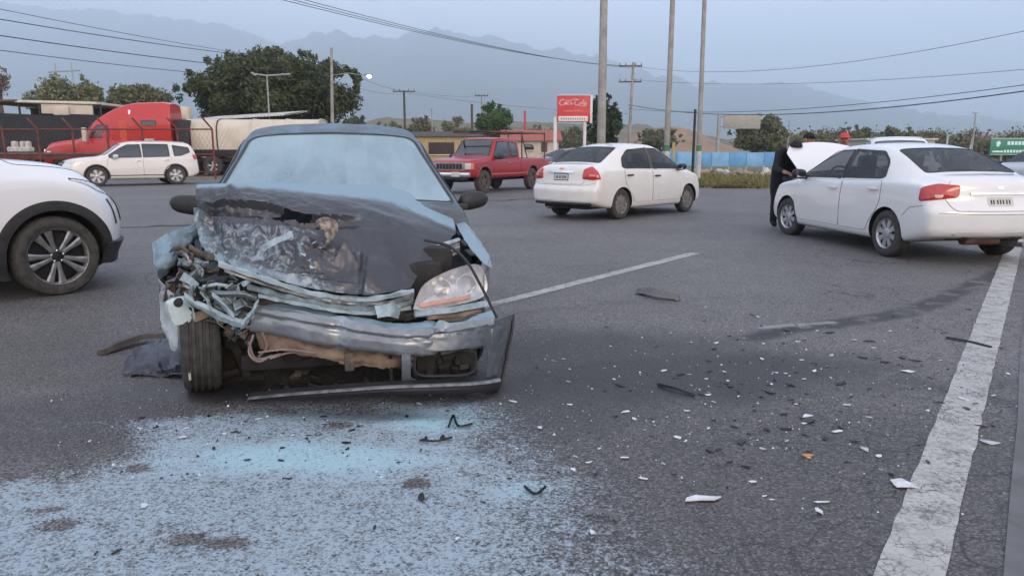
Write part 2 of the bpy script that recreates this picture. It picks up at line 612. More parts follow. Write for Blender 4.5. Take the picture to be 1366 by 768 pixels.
def loft_body(sp):
    f = {k: pchip(sp[k]) for k in ('zt', 'zb', 'zs', 'w', 'wt', 'e')}
    x0, x1 = sp['x0'], sp['x1']
    rr, rf = sp.get('rr', 0.06), sp.get('rf', 0.06)
    step = sp.get('step', 0.04)
    xs = list(np.linspace(x0 + rr, x1 - rf, int((x1 - x0) / step)))
    th = np.linspace(0, math.pi / 2, 5)[:-1]
    xs = [x0 + rr - rr * math.cos(t) for t in th] + xs + [x1 - rf + rf * math.cos(t) for t in reversed(th)]
    sub = sp.get('sub', SECT_SUB)
    par = []
    for i, n_ in enumerate(sub):
        par += [i + j / n_ for j in range(n_)]
    par.append(len(sub))
    par = np.array(par, float)
    rows = []
    for x in xs:
        w, wt, zt, zb, zs, e = (float(f[k](x)) for k in ('w', 'wt', 'zt', 'zb', 'zs', 'e'))
        pts = car_section(w, wt, zt, zb, zs, max(zt - e, zb + 0.01), sp.get('sq', 0.0))
        ys = pchip([(i, p[0]) for i, p in enumerate(pts)])(par)
        zz = pchip([(i, p[1]) for i, p in enumerate(pts)])(par)
        ins = 0.0
        if x < x0 + rr:
            ins = rr * (1 - math.sqrt(max(0, 1 - ((x0 + rr - x) / rr) ** 2)))
        if x > x1 - rf:
            ins = rf * (1 - math.sqrt(max(0, 1 - ((x - x1 + rf) / rf) ** 2)))
        if ins > 0:
            zc = (zs + zt) / 2
            hh = (zt - zs) / 2
            ys = ys * (1 - ins / w)
            zz = zc + (zz - zc) * (1 - ins / hh)
        rows.append((x, ys, zz))
    nose, tail = sp.get('nose'), sp.get('tail')
    fn = pchip(nose) if nose else None
    ft = pchip(tail) if tail else None
    np_, tp_ = sp.get('nose_plan', 0.0), sp.get('tail_plan', 0.0)
    wl = sp.get('warp', 0.7)

    def warp(x, y, z):
        if fn is not None and x > x1 - wl:
            t = ((x - x1 + wl) / wl) ** 2
            x -= t * (float(fn(z)) + np_ * (abs(y) / sp['wmax']) ** 2.4)
        elif ft is not None and x < x0 + wl:
            t = ((x0 + wl - x) / wl) ** 2
            x += t * (float(ft(z)) + tp_ * (abs(y) / sp['wmax']) ** 2.4)
        return (x, y, z)
    nh = len(par)
    verts, faces = [], []
    ring = []
    for x, ys, zz in rows:
        idx = []
        for j in range(nh):
            idx.append(len(verts))
            verts.append(warp(x, ys[j], zz[j]))
        for j in range(nh - 2, 0, -1):
            idx.append(len(verts))
            verts.append(warp(x, -ys[j], zz[j]))
        ring.append(idx)
    n_ = len(ring[0])
    for i in range(len(ring) - 1):
        for j in range(n_):
            k = (j + 1) % n_
            faces.append((ring[i][j], ring[i][k], ring[i + 1][k], ring[i + 1][j]))
    KC = 14
    for i, flip in ((0, True), (len(rows) - 1, False)):
        x, ys, zz = rows[i]
        prev = None
        for j in range(nh):
            if j in (0, nh - 1):
                row = [ring[i][j]] * (KC + 1)
            else:
                row = [ring[i][j]]
                for q in range(1, KC):
                    y = ys[j] * (1 - 2 * q / KC)
                    row.append(len(verts))
                    verts.append(warp(x, y, zz[j]))
                row.append(ring[i][n_ - j])
            if prev is not None:
                for q in range(KC):
                    fc = []
                    for a in (prev[q], prev[q + 1], row[q + 1], row[q]):
                        if a not in fc:
                            fc.append(a)
                    if len(fc) > 2:
                        faces.append(tuple(fc) if not flip else tuple(reversed(fc)))
            prev = row
    me = bpy.data.meshes.new('body')
    me.from_pydata(verts, [], faces)
    bm = bmesh.new()
    bm.from_mesh(me)
    bmesh.ops.recalc_face_normals(bm, faces=bm.faces[:])
    bm.to_mesh(me)
    bvh = BVHTree.FromBMesh(bm)
    bm.free()
    return me, bvh


DIRS = {
    'left': (Vector((0, -1, 0)), lambda u, v: Vector((u, 3, v))),
    'right': (Vector((0, 1, 0)), lambda u, v: Vector((u, -3, v))),
    'front': (Vector((-1, 0, 0)), lambda u, v: Vector((9, u, v))),
    'rear': (Vector((1, 0, 0)), lambda u, v: Vector((-9, u, v))),
    'top': (Vector((0, 0, -1)), lambda u, v: Vector((u, v, 6))),
}


def diag_dir(ang):
    """look along a horizontal direction; u runs sideways, v is height"""
    d = Vector((-math.cos(ang), -math.sin(ang), 0))
    s = Vector((-math.sin(ang), math.cos(ang), 0))
    return (d, lambda u, v: s * u - d * 9 + Vector((0, 0, v)))


def cast(bvh, frame, u, v, off):
    d, fo = frame
    o = fo(u, v)
    hit, nrm, _, _ = bvh.ray_cast(o, d, 30)
    if hit is None:
        p = o + d * (6 if o.length > 5 else 2.3)
        hit, nrm, _, _ = bvh.find_nearest(p)
    if nrm.dot(d) > 0:
        nrm = -nrm
    return hit + nrm * off


def patch(name, bvh, frame, outline, m_, parent, off=0.004, sink=0.012, rings=(0.3, 0.55, 0.78, 0.94), hole=0.0, bulge=0.0, sharp=40):
    """a panel that follows the body: star-shaped outline, optional hole for rims"""
    if isinstance(frame, str):
        frame = DIRS[frame]
    out = np.array(outline)
    c = out.mean(axis=0)
    n_ = len(out)
    verts, faces = [], []

    def ring_at(pts, o):
        idx = []
        for u, v in pts:
            idx.append(len(verts))
            verts.append(cast(bvh, frame, float(u), float(v), o))
        return idx

    rs = []
    if hole > 0:
        d = c - out
        ln = np.linalg.norm(d, axis=1, keepdims=True)
        inner = out + d / ln * hole
        rs.append(ring_at(inner, off))
        rs.append(ring_at(out, off))
        rs.append(ring_at(out, off - sink))
    else:
        ci = len(verts)
        verts.append(cast(bvh, frame, float(c[0]), float(c[1]), off + bulge))
        for s in rings:
            rs.append(ring_at(c + (out - c) * s, off + bulge * (1 - s * s)))
        rs.append(ring_at(out, off))
        rs.append(ring_at(c + (out - c) * 1.001, off - sink))
        for j in range(n_):
            faces.append((ci, rs[0][j], rs[0][(j + 1) % n_]))
    for a, b in zip(rs[:-1], rs[1:]):
        for j in range(n_):
            k = (j + 1) % n_
            faces.append((a[j], b[j], b[k], a[k]))
    me = bpy.data.meshes.new(name)
    me.from_pydata([tuple(v) for v in verts], [], faces)
    # outward faces
    d = frame[0]
    bm = bmesh.new()
    bm.from_mesh(me)
    bm.normal_update()
    tot = sum((f.normal * f.calc_area() for f in bm.faces), Vector())
    if tot.dot(d) > 0:
        bmesh.ops.reverse_faces(bm, faces=bm.faces[:])
    bm.to_mesh(me)
    bm.free()
    o = link(name, me, parent, [m_])
    finish(me, True, sharp)
    return o


def ribbon(name, bvh, frame, pts, m_, parent, width=0.008, off=0.0025):
    """thin line along the body surface (a shut line or a moulding)"""
    if isinstance(frame, str):
        frame = DIRS[frame]
    pts = [np.array(p, float) for p in pts]
    dense = []
    for a, b in zip(pts[:-1], pts[1:]):
        n_ = max(2, int(np.linalg.norm(b - a) / 0.05))
        dense += [a + (b - a) * i / n_ for i in range(n_)]
    dense.append(pts[-1])
    mb = MB()
    q = [cast(bvh, frame, float(p[0]), float(p[1]), off - width * 0.45) for p in dense]
    mb.tube(q, width / 2, 6)
    return mb.build(name, m_, parent, sharp=60)


def cut_arches(body, arches, dark):
    mb = MB()
    for x, z, r_, ymin, ymax in arches:
        for sg in (1, -1):
            mb.lathe([(sg * ymin, r_), (sg * ymax, r_)], 40, c=(x, 0, z))
    cut = mb.build('arch_cutter', dark)
    md = body.modifiers.new('cut', 'BOOLEAN')
    md.operation = 'DIFFERENCE'
    md.object = cut
    md.solver = 'MANIFOLD'
    md.material_mode = 'TRANSFER'
    bpy.context.view_layer.update()
    dg = bpy.context.evaluated_depsgraph_get()
    me = bpy.data.meshes.new_from_object(body.evaluated_get(dg))
    body.modifiers.clear()
    old = body.data
    body.data = me
    bpy.data.meshes.remove(old)
    cm = cut.data
    bpy.data.objects.remove(cut)
    bpy.data.meshes.remove(cm)
    return len(me.polygons)


def cut_windows(body, polys):
    """open the body behind each pane; polys: (axis, inner outline)"""
    bm = bmesh.new()
    bm.from_mesh(body.data)
    kill = set()
    for axis, poly in polys:
        pl = [(float(a), float(b)) for a, b in poly]
        mnx, mxx = min(p[0] for p in pl), max(p[0] for p in pl)
        inside = {}
        for v in bm.verts:
            if axis == 'top':
                u, w, ok = v.co.x, v.co.y, v.co.z > 0.9
            else:
                u, w, ok = v.co.x, v.co.z, (v.co.y > 0.3 if axis == 'left' else v.co.y < -0.3)
            if ok and mnx <= u <= mxx and in_poly(u, w, pl):
                inside[v] = True
        for v in inside:
            for f_ in v.link_faces:
                if axis != 'top' or f_.normal.z > 0.15:
                    kill.add(f_)
    bmesh.ops.delete(bm, geom=list(kill), context='FACES')
    bm.to_mesh(body.data)
    bm.free()


def inset(outl, d):
    out = np.array(outl)
    c = out.mean(axis=0)
    v = c - out
    return out + v / np.linalg.norm(v, axis=1, keepdims=True) * d


def mirror_unit(parent, x, y, z, side, m_, size=1.0, glass=None):
    b = MB()
    s = size
    vs_, fs = [], []
    for i in range(13):
        u = -1 + 2 * i / 12
        k = max(.02, 1 - abs(u) ** 3.2) ** .5
        taper = 1 - .22 * (u + 1) / 2
        for j in range(16):
            a = 2 * math.pi * j / 16
            ca, sa = math.cos(a), math.sin(a)
            vs_.append((x + .055 * s * k * math.copysign(abs(ca) ** .7, ca) - .03 * s * (u + 1), y + side * (.09 + .115 * u) * s, z + .072 * s * k * taper * math.copysign(abs(sa) ** .75, sa) + .01 * s * u))
    for i in range(12):
        for j in range(16):
            fs.append((i * 16 + j, i * 16 + (j + 1) % 16, i * 16 + 16 + (j + 1) % 16, i * 16 + 16 + j))
    fs += [tuple(range(16)), tuple(range(192, 208))]
    b.add(vs_, fs)
    o = b.build('wing_mirror', m_, parent, sharp=50)
    a = MB()
    a.bbox((x + 0.01, y - side * 0.02 * s, z - 0.04 * s), (0.06 * s, 0.12 * s, 0.05 * s), 0.012)
    a.build('mirror_arm', M['black'], o)
    g = MB()
    g.bbox((x - 0.075 * s, y + side * 0.085 * s, z), (0.01, 0.14 * s, 0.085 * s), 0.004, rot=(0, 0, side * 0.28))
    g.build('mirror_glass', M['chrome'], o)
    return o


def build_vehicle(name, sp, paint, cutglass=False):
    root = empty(name)
    me, bvh = loft_body(sp)
    body = link('body', me, root, [paint])
    if sp.get('arches'):
        cut_arches(body, sp['arches'], M['under'])
    gm = M['glass'] if cutglass else M['glass_dark']
    cuts = []
    for wn, frames, poly, rad in sp['windows']:
        for fr in frames:
            outl = rounded(poly, rad)
            if cutglass:
                cuts.append((fr, inset(outl, 0.035)))
            g = patch(wn, bvh, fr, outl, gm, root, off=0.004, sink=0.0 if cutglass else 0.012)
            patch('window_seal', bvh, fr, outl, M['black'], g, off=0.007, hole=0.035)
    if cuts:
        cut_windows(body, cuts)
    finish(body.data, True, 40)
    for pn, frames, poly, rad in sp.get('panels', []):
        for fr in frames:
            outl = rounded(poly, rad)
            d = patch(pn, bvh, fr, outl, paint, root, off=0.004, sink=0.012)
            loop = [tuple(p) for p in outl] + [tuple(outl[0])]
            ribbon('shut_line', bvh, fr, loop, M['black'], d, 0.010, 0.0034)
            hp = sp.get('handles', {}).get(pn)
            if hp:
                sg = 1 if fr == 'left' else -1
                p = cast(bvh, DIRS[fr], hp[0], hp[1], 0.02)
                h = MB()
                h.bbox((p.x, p.y + sg * 0.012, p.z), (0.20, 0.028, 0.03), 0.012)
                h.build('door_handle', hp[2] if len(hp) > 2 else paint, d)
    body.data.update()
    return root, body, bvh


def seats(root, xs, m_):
    for x, z in xs:
        for sg in (1, -1):
            b = MB()
            b.bbox((x + 0.25, sg * 0.36, z), (0.5, 0.48, 0.16), 0.05)
            b.bbox((x, sg * 0.36, z + 0.33), (0.14, 0.46, 0.62), 0.05, rot=(0, -0.25, 0))
            b.bbox((x - 0.12, sg * 0.36, z + 0.70), (0.10, 0.26, 0.17), 0.04, rot=(0, -0.2, 0))
            b.build('seat', m_, root)


# ---- sedan with its bonnet raised
def make_yaris():
    sp = dict(x0=-0.93, x1=3.37, wmax=0.845, rr=0.05, rf=0.07, step=0.026,
              zt=[(-.93, .95), (-.86, .995), (-.7, 1.03), (-.42, 1.065), (-.30, 1.11), (.10, 1.285), (.42, 1.385), (.9, 1.44), (1.35, 1.425), (1.62, 1.375), (1.8, 1.30), (2.42, 1.00), (2.55, .955), (2.9, .89), (3.2, .80), (3.37, .70)],
              zb=[(-.93, .84), (-.6, .935), (0, .95), (1.2, .915), (2.3, .875), (2.9, .80), (3.2, .72), (3.37, .62)],
              e=[(-.93, .06), (-.4, .05), (0, .07), (.9, .075), (1.6, .075), (2.3, .06), (2.9, .05), (3.37, .05)],
              w=[(-.93, .79), (-.8, .825), (-.3, .845), (2.6, .845), (3.0, .835), (3.25, .80), (3.37, .76)],
              wt=[(-.93, .62), (-.4, .655), (.1, .61), (.9, .585), (1.5, .58), (1.9, .615), (2.45, .69), (2.9, .68), (3.37, .60)],
              zs=[(-.93, .34), (-.6, .27), (0, .2), (2.55, .19), (3.37, .24)],
              tail=[(.2, .13), (.45, .01), (.62, 0), (.70, .05), (.80, .085), (1.0, .10), (1.1, .14)], tail_plan=.17,
              nose=[(.2, .08), (.4, 0), (.55, .02), (.7, .12), (.85, .25), (1.0, .4)], nose_plan=.30,
              arches=[(0, .30, .335, .56, 1.2), (2.55, .30, .335, .56, 1.2)],
              windows=[('front_window', ('left', 'right'), [(1.09, .955), (1.12, 1.345), (1.50, 1.335), (1.78, 1.225), (2.22, 1.005), (2.24, .935)], .03),
                       ('rear_window', ('left', 'right'), [(.14, 1.00), (.24, 1.20), (.46, 1.325), (1.05, 1.35), (1.02, .96), (.22, .975)], [.05, .08, .06, .03, .03, .06]),
                       ('windscreen', ('top',), [(1.66, -.54), (1.66, .54), (2.38, .64), (2.38, -.64)], .05),
                       ('rear_glass', ('top',), [(-.36, -.60), (-.36, .60), (.33, .52), (.33, -.52)], .06)],
              panels=[('front_door', ('left', 'right'), [(1.06, .30), (1.06, .93), (2.28, .90), (2.33, .60), (2.22, .30)], [.05, .02, .03, .1, .08]),
                      ('rear_door', ('left', 'right'), [(.36, .42), (.14, .66), (.16, .955), (1.045, .93), (1.045, .30), (.42, .30)], [.1, .15, .04, .02, .05, .06]),
                      ('boot_lid', ('rear',), [(-.55, .64), (-.64, .80), (-.56, .985), (.56, .985), (.64, .80), (.55, .64)], .05)],
              handles={'front_door': (1.24, .82), 'rear_door': (.30, .845)})
    root, body, bvh = build_vehicle('sedan', sp, M['white_paint'], True)
    for fr_ in ('left', 'right'):
        patch('door_pillar', bvh, fr_, rounded([(1.015, .955), (1.045, 1.355), (1.125, 1.355), (1.095, .955)], .01), M['black'], root, off=.0035)
    for sg, ang in ((1, R(180 - 38)), (-1, R(180 + 38))):
        fr = diag_dir(ang)
        # corner of the tail: find sideways coordinate of the corner
        s = Vector((-math.sin(ang), math.cos(ang), 0))
        u0 = s.dot(Vector((-.80, sg * .74, 0)))
        k = -1 if sg > 0 else 1
        poly = [(u0 + .21 * k * -1, .93), (u0 + .20 * k * -1, .79), (u0 - .20 * k * -1, .74), (u0 - .19 * k * -1, .90), (u0 - .02 * k * -1, .945)]
        tl = patch('tail_light', bvh, fr, rounded(poly, .04), M['red_lens'], root, off=.008, bulge=.012)
        poly2 = [(u0 - .03, .80), (u0 + .03, .80), (u0 + .05, .84), (u0 - .05, .84)]
        patch('reversing_lens', bvh, fr, rounded([(a, b - .02) for a, b in poly2], .015), mat('pink_lens', (.8, .4, .36), .15, coat=.8), tl, off=.021, bulge=.004)
    # plate, chrome strip, badge
    pl = patch('number_plate', bvh, 'rear', rounded([(-.16, .69), (-.16, .795), (.16, .795), (.16, .69)], .012), M['plate'], root, off=.008)
    for i, y in enumerate((-.11, -.075, -.03, .005, .04, .09, .12)):
        patch('plate_character', bvh, 'rear', rounded([(y - .009, .715), (y - .009, .765), (y + .009, .765), (y + .009, .715)], .004, 3), M['ink'], pl, off=.0095, sink=.002)
    patch('boot_strip', bvh, 'rear', rounded([(-.36, .825), (-.36, .85), (.36, .85), (.36, .825)], .01), M['chrome'], root, off=.02, sink=.022)
    patch('emblem', bvh, 'rear', rounded([(-.045, .885), (-.045, .925), (.045, .925), (.045, .885)], .02), M['chrome'], root, off=.008)
    ribbon('bumper_line', bvh, 'rear', [(-.72, .615), (-.3, .60), (.3, .60), (.72, .615)], M['trim'], root, .006)
    ribbon('bumper_line', bvh, 'left', [(-.7, .70), (-.45, .66), (-.33, .55)], M['trim'], root, .006)
    # exposed underside behind the rear bumper
    b = MB()
    b.bbox((-.35, 0, .33), (.7, 1.0, .10), .03)
    b.tube([(-.05, .58, .29), (-.12, .2, .31), (-.12, -.2, .31), (-.05, -.58, .29)], .045)
    b.build('rear_axle', M['under'], root)
    b = MB()
    b.lathe([(-.24, .03), (-.22, .075), (.22, .075), (.24, .03)], 16, c=(-.62, .02, .29))
    b.build('silencer', M['rust'], root)
    b = MB()
    b.bbox((-.72, .42, .34), (.22, .30, .05), .02, rot=(.2, .2, .1))
    b.bbox((-.72, -.42, .34), (.22, .30, .05), .02, rot=(-.2, .25, -.1))
    b.build('bumper_bracket', M['rust'], root)
    t = MB()
    t.tube([(1.0, -.3, .2), (-.4, -.35, .22), (-.88, -.36, .24)], .03)
    t.build('exhaust_pipe', M['rim_dusty'], root)
    for x, sty in ((0, 'eight'), (2.55, 'eight')):
        for sg in (1, -1):
            wheel(root, (x, sg * .735, .297), .297, .185, .19, 'eight', sg, steer=(.12 if x > 1 else 0))
    for sg in (1, -1):
        mirror_unit(root, 2.10, sg * .82, .985, sg, M['black'], 1.15)
    seats(root, [(1.35, .48), (.45, .48)], M['seat'])
    lb = MB()
    lb.bbox((.62, .50, 1.0), (.06, .22, .20), .02)
    lb.build('headrest', M['seat_light'], root)
    d = MB()
    d.bbox((2.25, 0, .88), (.5, 1.4, .16), .06)
    d.build('dashboard', M['trim'], root)
    sw = MB()
    sw.lathe([(-.015, .17), (0, .185), (.015, .17), (0, .155)], 24, axis='x', c=(1.92, .36, .93), closed=True)
    sw.build('steering_wheel', M['black'], root)
    # open engine bay: dark well, raised bonnet on its stay
    eb = MB()
    eb.bbox((2.93, 0, .86), (.62, 1.20, .10), .03)
    eb.build('engine_bay', M['under'], root)
    hb = []
    nx, ny = 14, 16
    top, bot = [], []
    for i in range(nx + 1):
        t_ = i / nx
        for j in range(ny + 1):
            s_ = j / ny * 2 - 1
            half = .66 + .02 * math.sin(t_ * math.pi) - .14 * max(0, t_ - .72) / .28
            xl = .98 * t_ - .07 * s_ * s_ * t_
            zl = .05 * math.sin(t_ * math.pi * .55) - .03 * s_ * s_ - .03 * t_ * t_
            top.append((xl, s_ * half, zl))
    k = (nx + 1) * (ny + 1)
    fs = []
    for i in range(nx):
        for j in range(ny):
            a = i * (ny + 1) + j
            fs.append((a, a + 1, a + ny + 2, a + ny + 1))
            fs.append((k + a, k + a + ny + 1, k + a + ny + 2, k + a + 1))
    for i in range(nx):
        for j in (0, ny):
            a = i * (ny + 1) + j
            fs.append((a, a + ny + 1, k + a + ny + 1, k + a))
    for j in range(ny):
        for i in (0, nx):
            a = i * (ny + 1) + j
            fs.append((a, k + a, k + a + 1, a + 1))
    hb = MB()
    hb.add(top + [(x, y * .98, z - .025) for x, y, z in top], fs)
    bon = hb.build('bonnet', M['white_paint'], root, sharp=50)
    bon.location = (2.42, 0, .955)
    bon.rotation_euler = (0, R(-31), 0)
    st = MB()
    st.tube([(3.15, -.5, .78), (2.85, -.45, 1.28)], .006)
    st.build('bonnet_stay', M['galv'], root)
    return root


# ---- saloon seen from its rear corner
def make_aveo():
    sp = dict(x0=-.97, x1=3.32, wmax=.855, rr=.05, rf=.07, step=0.028,
              zt=[(-.97, .98), (-.9, 1.04), (-.75, 1.075), (-.52, 1.10), (-.38, 1.15), (.0, 1.33), (.28, 1.435), (.8, 1.50), (1.3, 1.485), (1.6, 1.42), (1.8, 1.33), (2.38, 1.04), (2.55, .985), (2.9, .92), (3.15, .84), (3.32, .72)],
              zb=[(-.97, .88), (-.6, .965), (0, .975), (1.2, .935), (2.3, .90), (2.9, .82), (3.15, .75), (3.32, .64)],
              e=[(-.97, .06), (-.4, .05), (0, .07), (.9, .08), (1.6, .08), (2.3, .06), (2.9, .05), (3.32, .05)],
              w=[(-.97, .79), (-.8, .835), (-.3, .855), (2.6, .855), (3.0, .84), (3.2, .80), (3.32, .75)],
              wt=[(-.97, .62), (-.5, .655), (.0, .615), (.8, .585), (1.5, .58), (1.9, .62), (2.45, .70), (2.9, .69), (3.32, .60)],
              zs=[(-.97, .33), (-.6, .25), (0, .2), (2.5, .19), (3.32, .24)],
              tail=[(.2, .10), (.4, .01), (.60, 0), (.68, .06), (.80, .08), (1.0, .09), (1.1, .12)], tail_plan=.16,
              nose=[(.2, .08), (.4, 0), (.55, .02), (.7, .10), (.85, .2), (1.0, .35)], nose_plan=.30,
              arches=[(0, .30, .335, .56, 1.2), (2.48, .30, .335, .56, 1.2)],
              windows=[('front_window', ('left', 'right'), [(1.08, .975), (1.12, 1.395), (1.48, 1.385), (1.75, 1.27), (2.18, 1.035), (2.20, .955)], .03),
                       ('rear_window', ('left', 'right'), [(.02, 1.02), (.10, 1.20), (.38, 1.36), (1.05, 1.40), (1.02, .98), (.10, .99)], [.05, .09, .08, .03, .03, .06]),
                       ('windscreen', ('top',), [(1.65, -.54), (1.65, .54), (2.33, .65), (2.33, -.65)], .05),
                       ('rear_glass', ('top',), [(-.44, -.60), (-.44, .60), (.22, .50), (.22, -.50)], .07)],
              panels=[('front_door', ('left', 'right'), [(1.06, .32), (1.06, .95), (2.24, .92), (2.28, .60), (2.16, .32)], [.05, .02, .03, .1, .08]),
                      ('rear_door', ('left', 'right'), [(.36, .44), (.10, .68), (.06, .97), (1.045, .95), (1.045, .32), (.42, .32)], [.1, .15, .04, .02, .05, .06]),
                      ('boot_lid', ('rear',), [(-.52, .70), (-.56, .86), (-.54, 1.03), (.54, 1.03), (.56, .86), (.52, .70)], .05)],
              handles={'front_door': (1.20, .83, M['black']), 'rear_door': (.22, .86, M['black'])})
    root, body, bvh = build_vehicle('saloon_car', sp, M['white_paint_b'], True)
    for fr_ in ('left', 'right'):
        patch('door_pillar', bvh, fr_, rounded([(1.015, .975), (1.045, 1.405), (1.125, 1.405), (1.09, .975)], .01), mat('dark_pillar', (.10, .10, .10), .5), root, off=.0035)
    for sg in (1, -1):
        ang = R(180 - sg * 30)
        fr = diag_dir(ang)
        s = Vector((-math.sin(ang), math.cos(ang), 0))
        u0 = s.dot(Vector((-.84, sg * .72, 0)))
        poly = [(u0 + sg * .17, .98), (u0 + sg * .20, .80), (u0 - sg * .02, .78), (u0 - sg * .17, .80), (u0 - sg * .12, .93), (u0 + sg * .02, 1.04)]
        if sg < 0:
            poly.reverse()
        tl = patch('tail_light', bvh, fr, rounded(poly, .03), M['red_lens'], root, off=.008, bulge=.015)
        patch('amber_lens', bvh, fr, rounded([(u0 - .07, .845), (u0 - .05, .885), (u0 + .06, .885), (u0 + .07, .845)], .02), mat('pale_red_lens', (.75, .2, .15), .15, coat=.8), tl, off=.025, bulge=.003)
    pl = patch('number_plate', bvh, 'rear', rounded([(-.17, .78), (-.17, .89), (.17, .89), (.17, .78)], .012), M['plate'], root, off=.008)
    patch('plate_frame', bvh, 'rear', rounded([(-.185, .765), (-.185, .905), (.185, .905), (.185, .765)], .012), M['black'], root, off=.006)
    for y in (-.12, -.085, -.05, .0, .035, .085, .12):
        patch('plate_character', bvh, 'rear', rounded([(y - .010, .805), (y - .010, .86), (y + .010, .86), (y + .010, .805)], .004, 3), M['ink'], pl, off=.0095, sink=.002)
    patch('boot_handle', bvh, 'rear', rounded([(-.33, .915), (-.30, .955), (.30, .955), (.33, .915)], .02), M['chrome'], root, off=.02, sink=.022)
    patch('emblem', bvh, 'rear', rounded([(-.06, .975), (-.06, 1.005), (.06, 1.005), (.06, .975)], .012), M['amber'], root, off=.008)
    ribbon('bumper_line', bvh, 'rear', [(-.75, .72), (-.55, .68), (.55, .68), (.75, .72)], M['trim'], root, .006)
    bl = MB()
    q = [cast(bvh, DIRS['rear'], y, .33, .004) for y in np.linspace(-.70, .70, 21)]
    bl.tube(q, .035, 8)
    bl.build('bumper_lip', M['black'], root)
    b = MB()
    b.bbox((-.4, 0, .27), (.7, 1.1, .12), .03)
    b.tube([(0, .6, .29), (0, -.6, .29)], .04)
    b.build('rear_axle', M['under'], root)
    ex = MB()
    ex.tube([(.4, .3, .22), (-.9, .34, .22)], .025)
    ex.build('exhaust_pipe', M['rim_dusty'], root)
    for x in (0, 2.48):
        for sg in (1, -1):
            wheel(root, (x, sg * .735, .30), .30, .185, .20, 'cap', sg, rim=M['rim_dusty'], dark=M['trim'])
    for sg in (1, -1):
        mirror_unit(root, 2.06, sg * .83, 1.0, sg, M['black'], 1.1)
    seats(root, [(1.3, .5), (.42, .5)], M['seat'])
    d = MB()
    d.bbox((2.2, 0, .90), (.5, 1.4, .16), .06)
    d.build('dashboard', M['trim'], root)
    return root


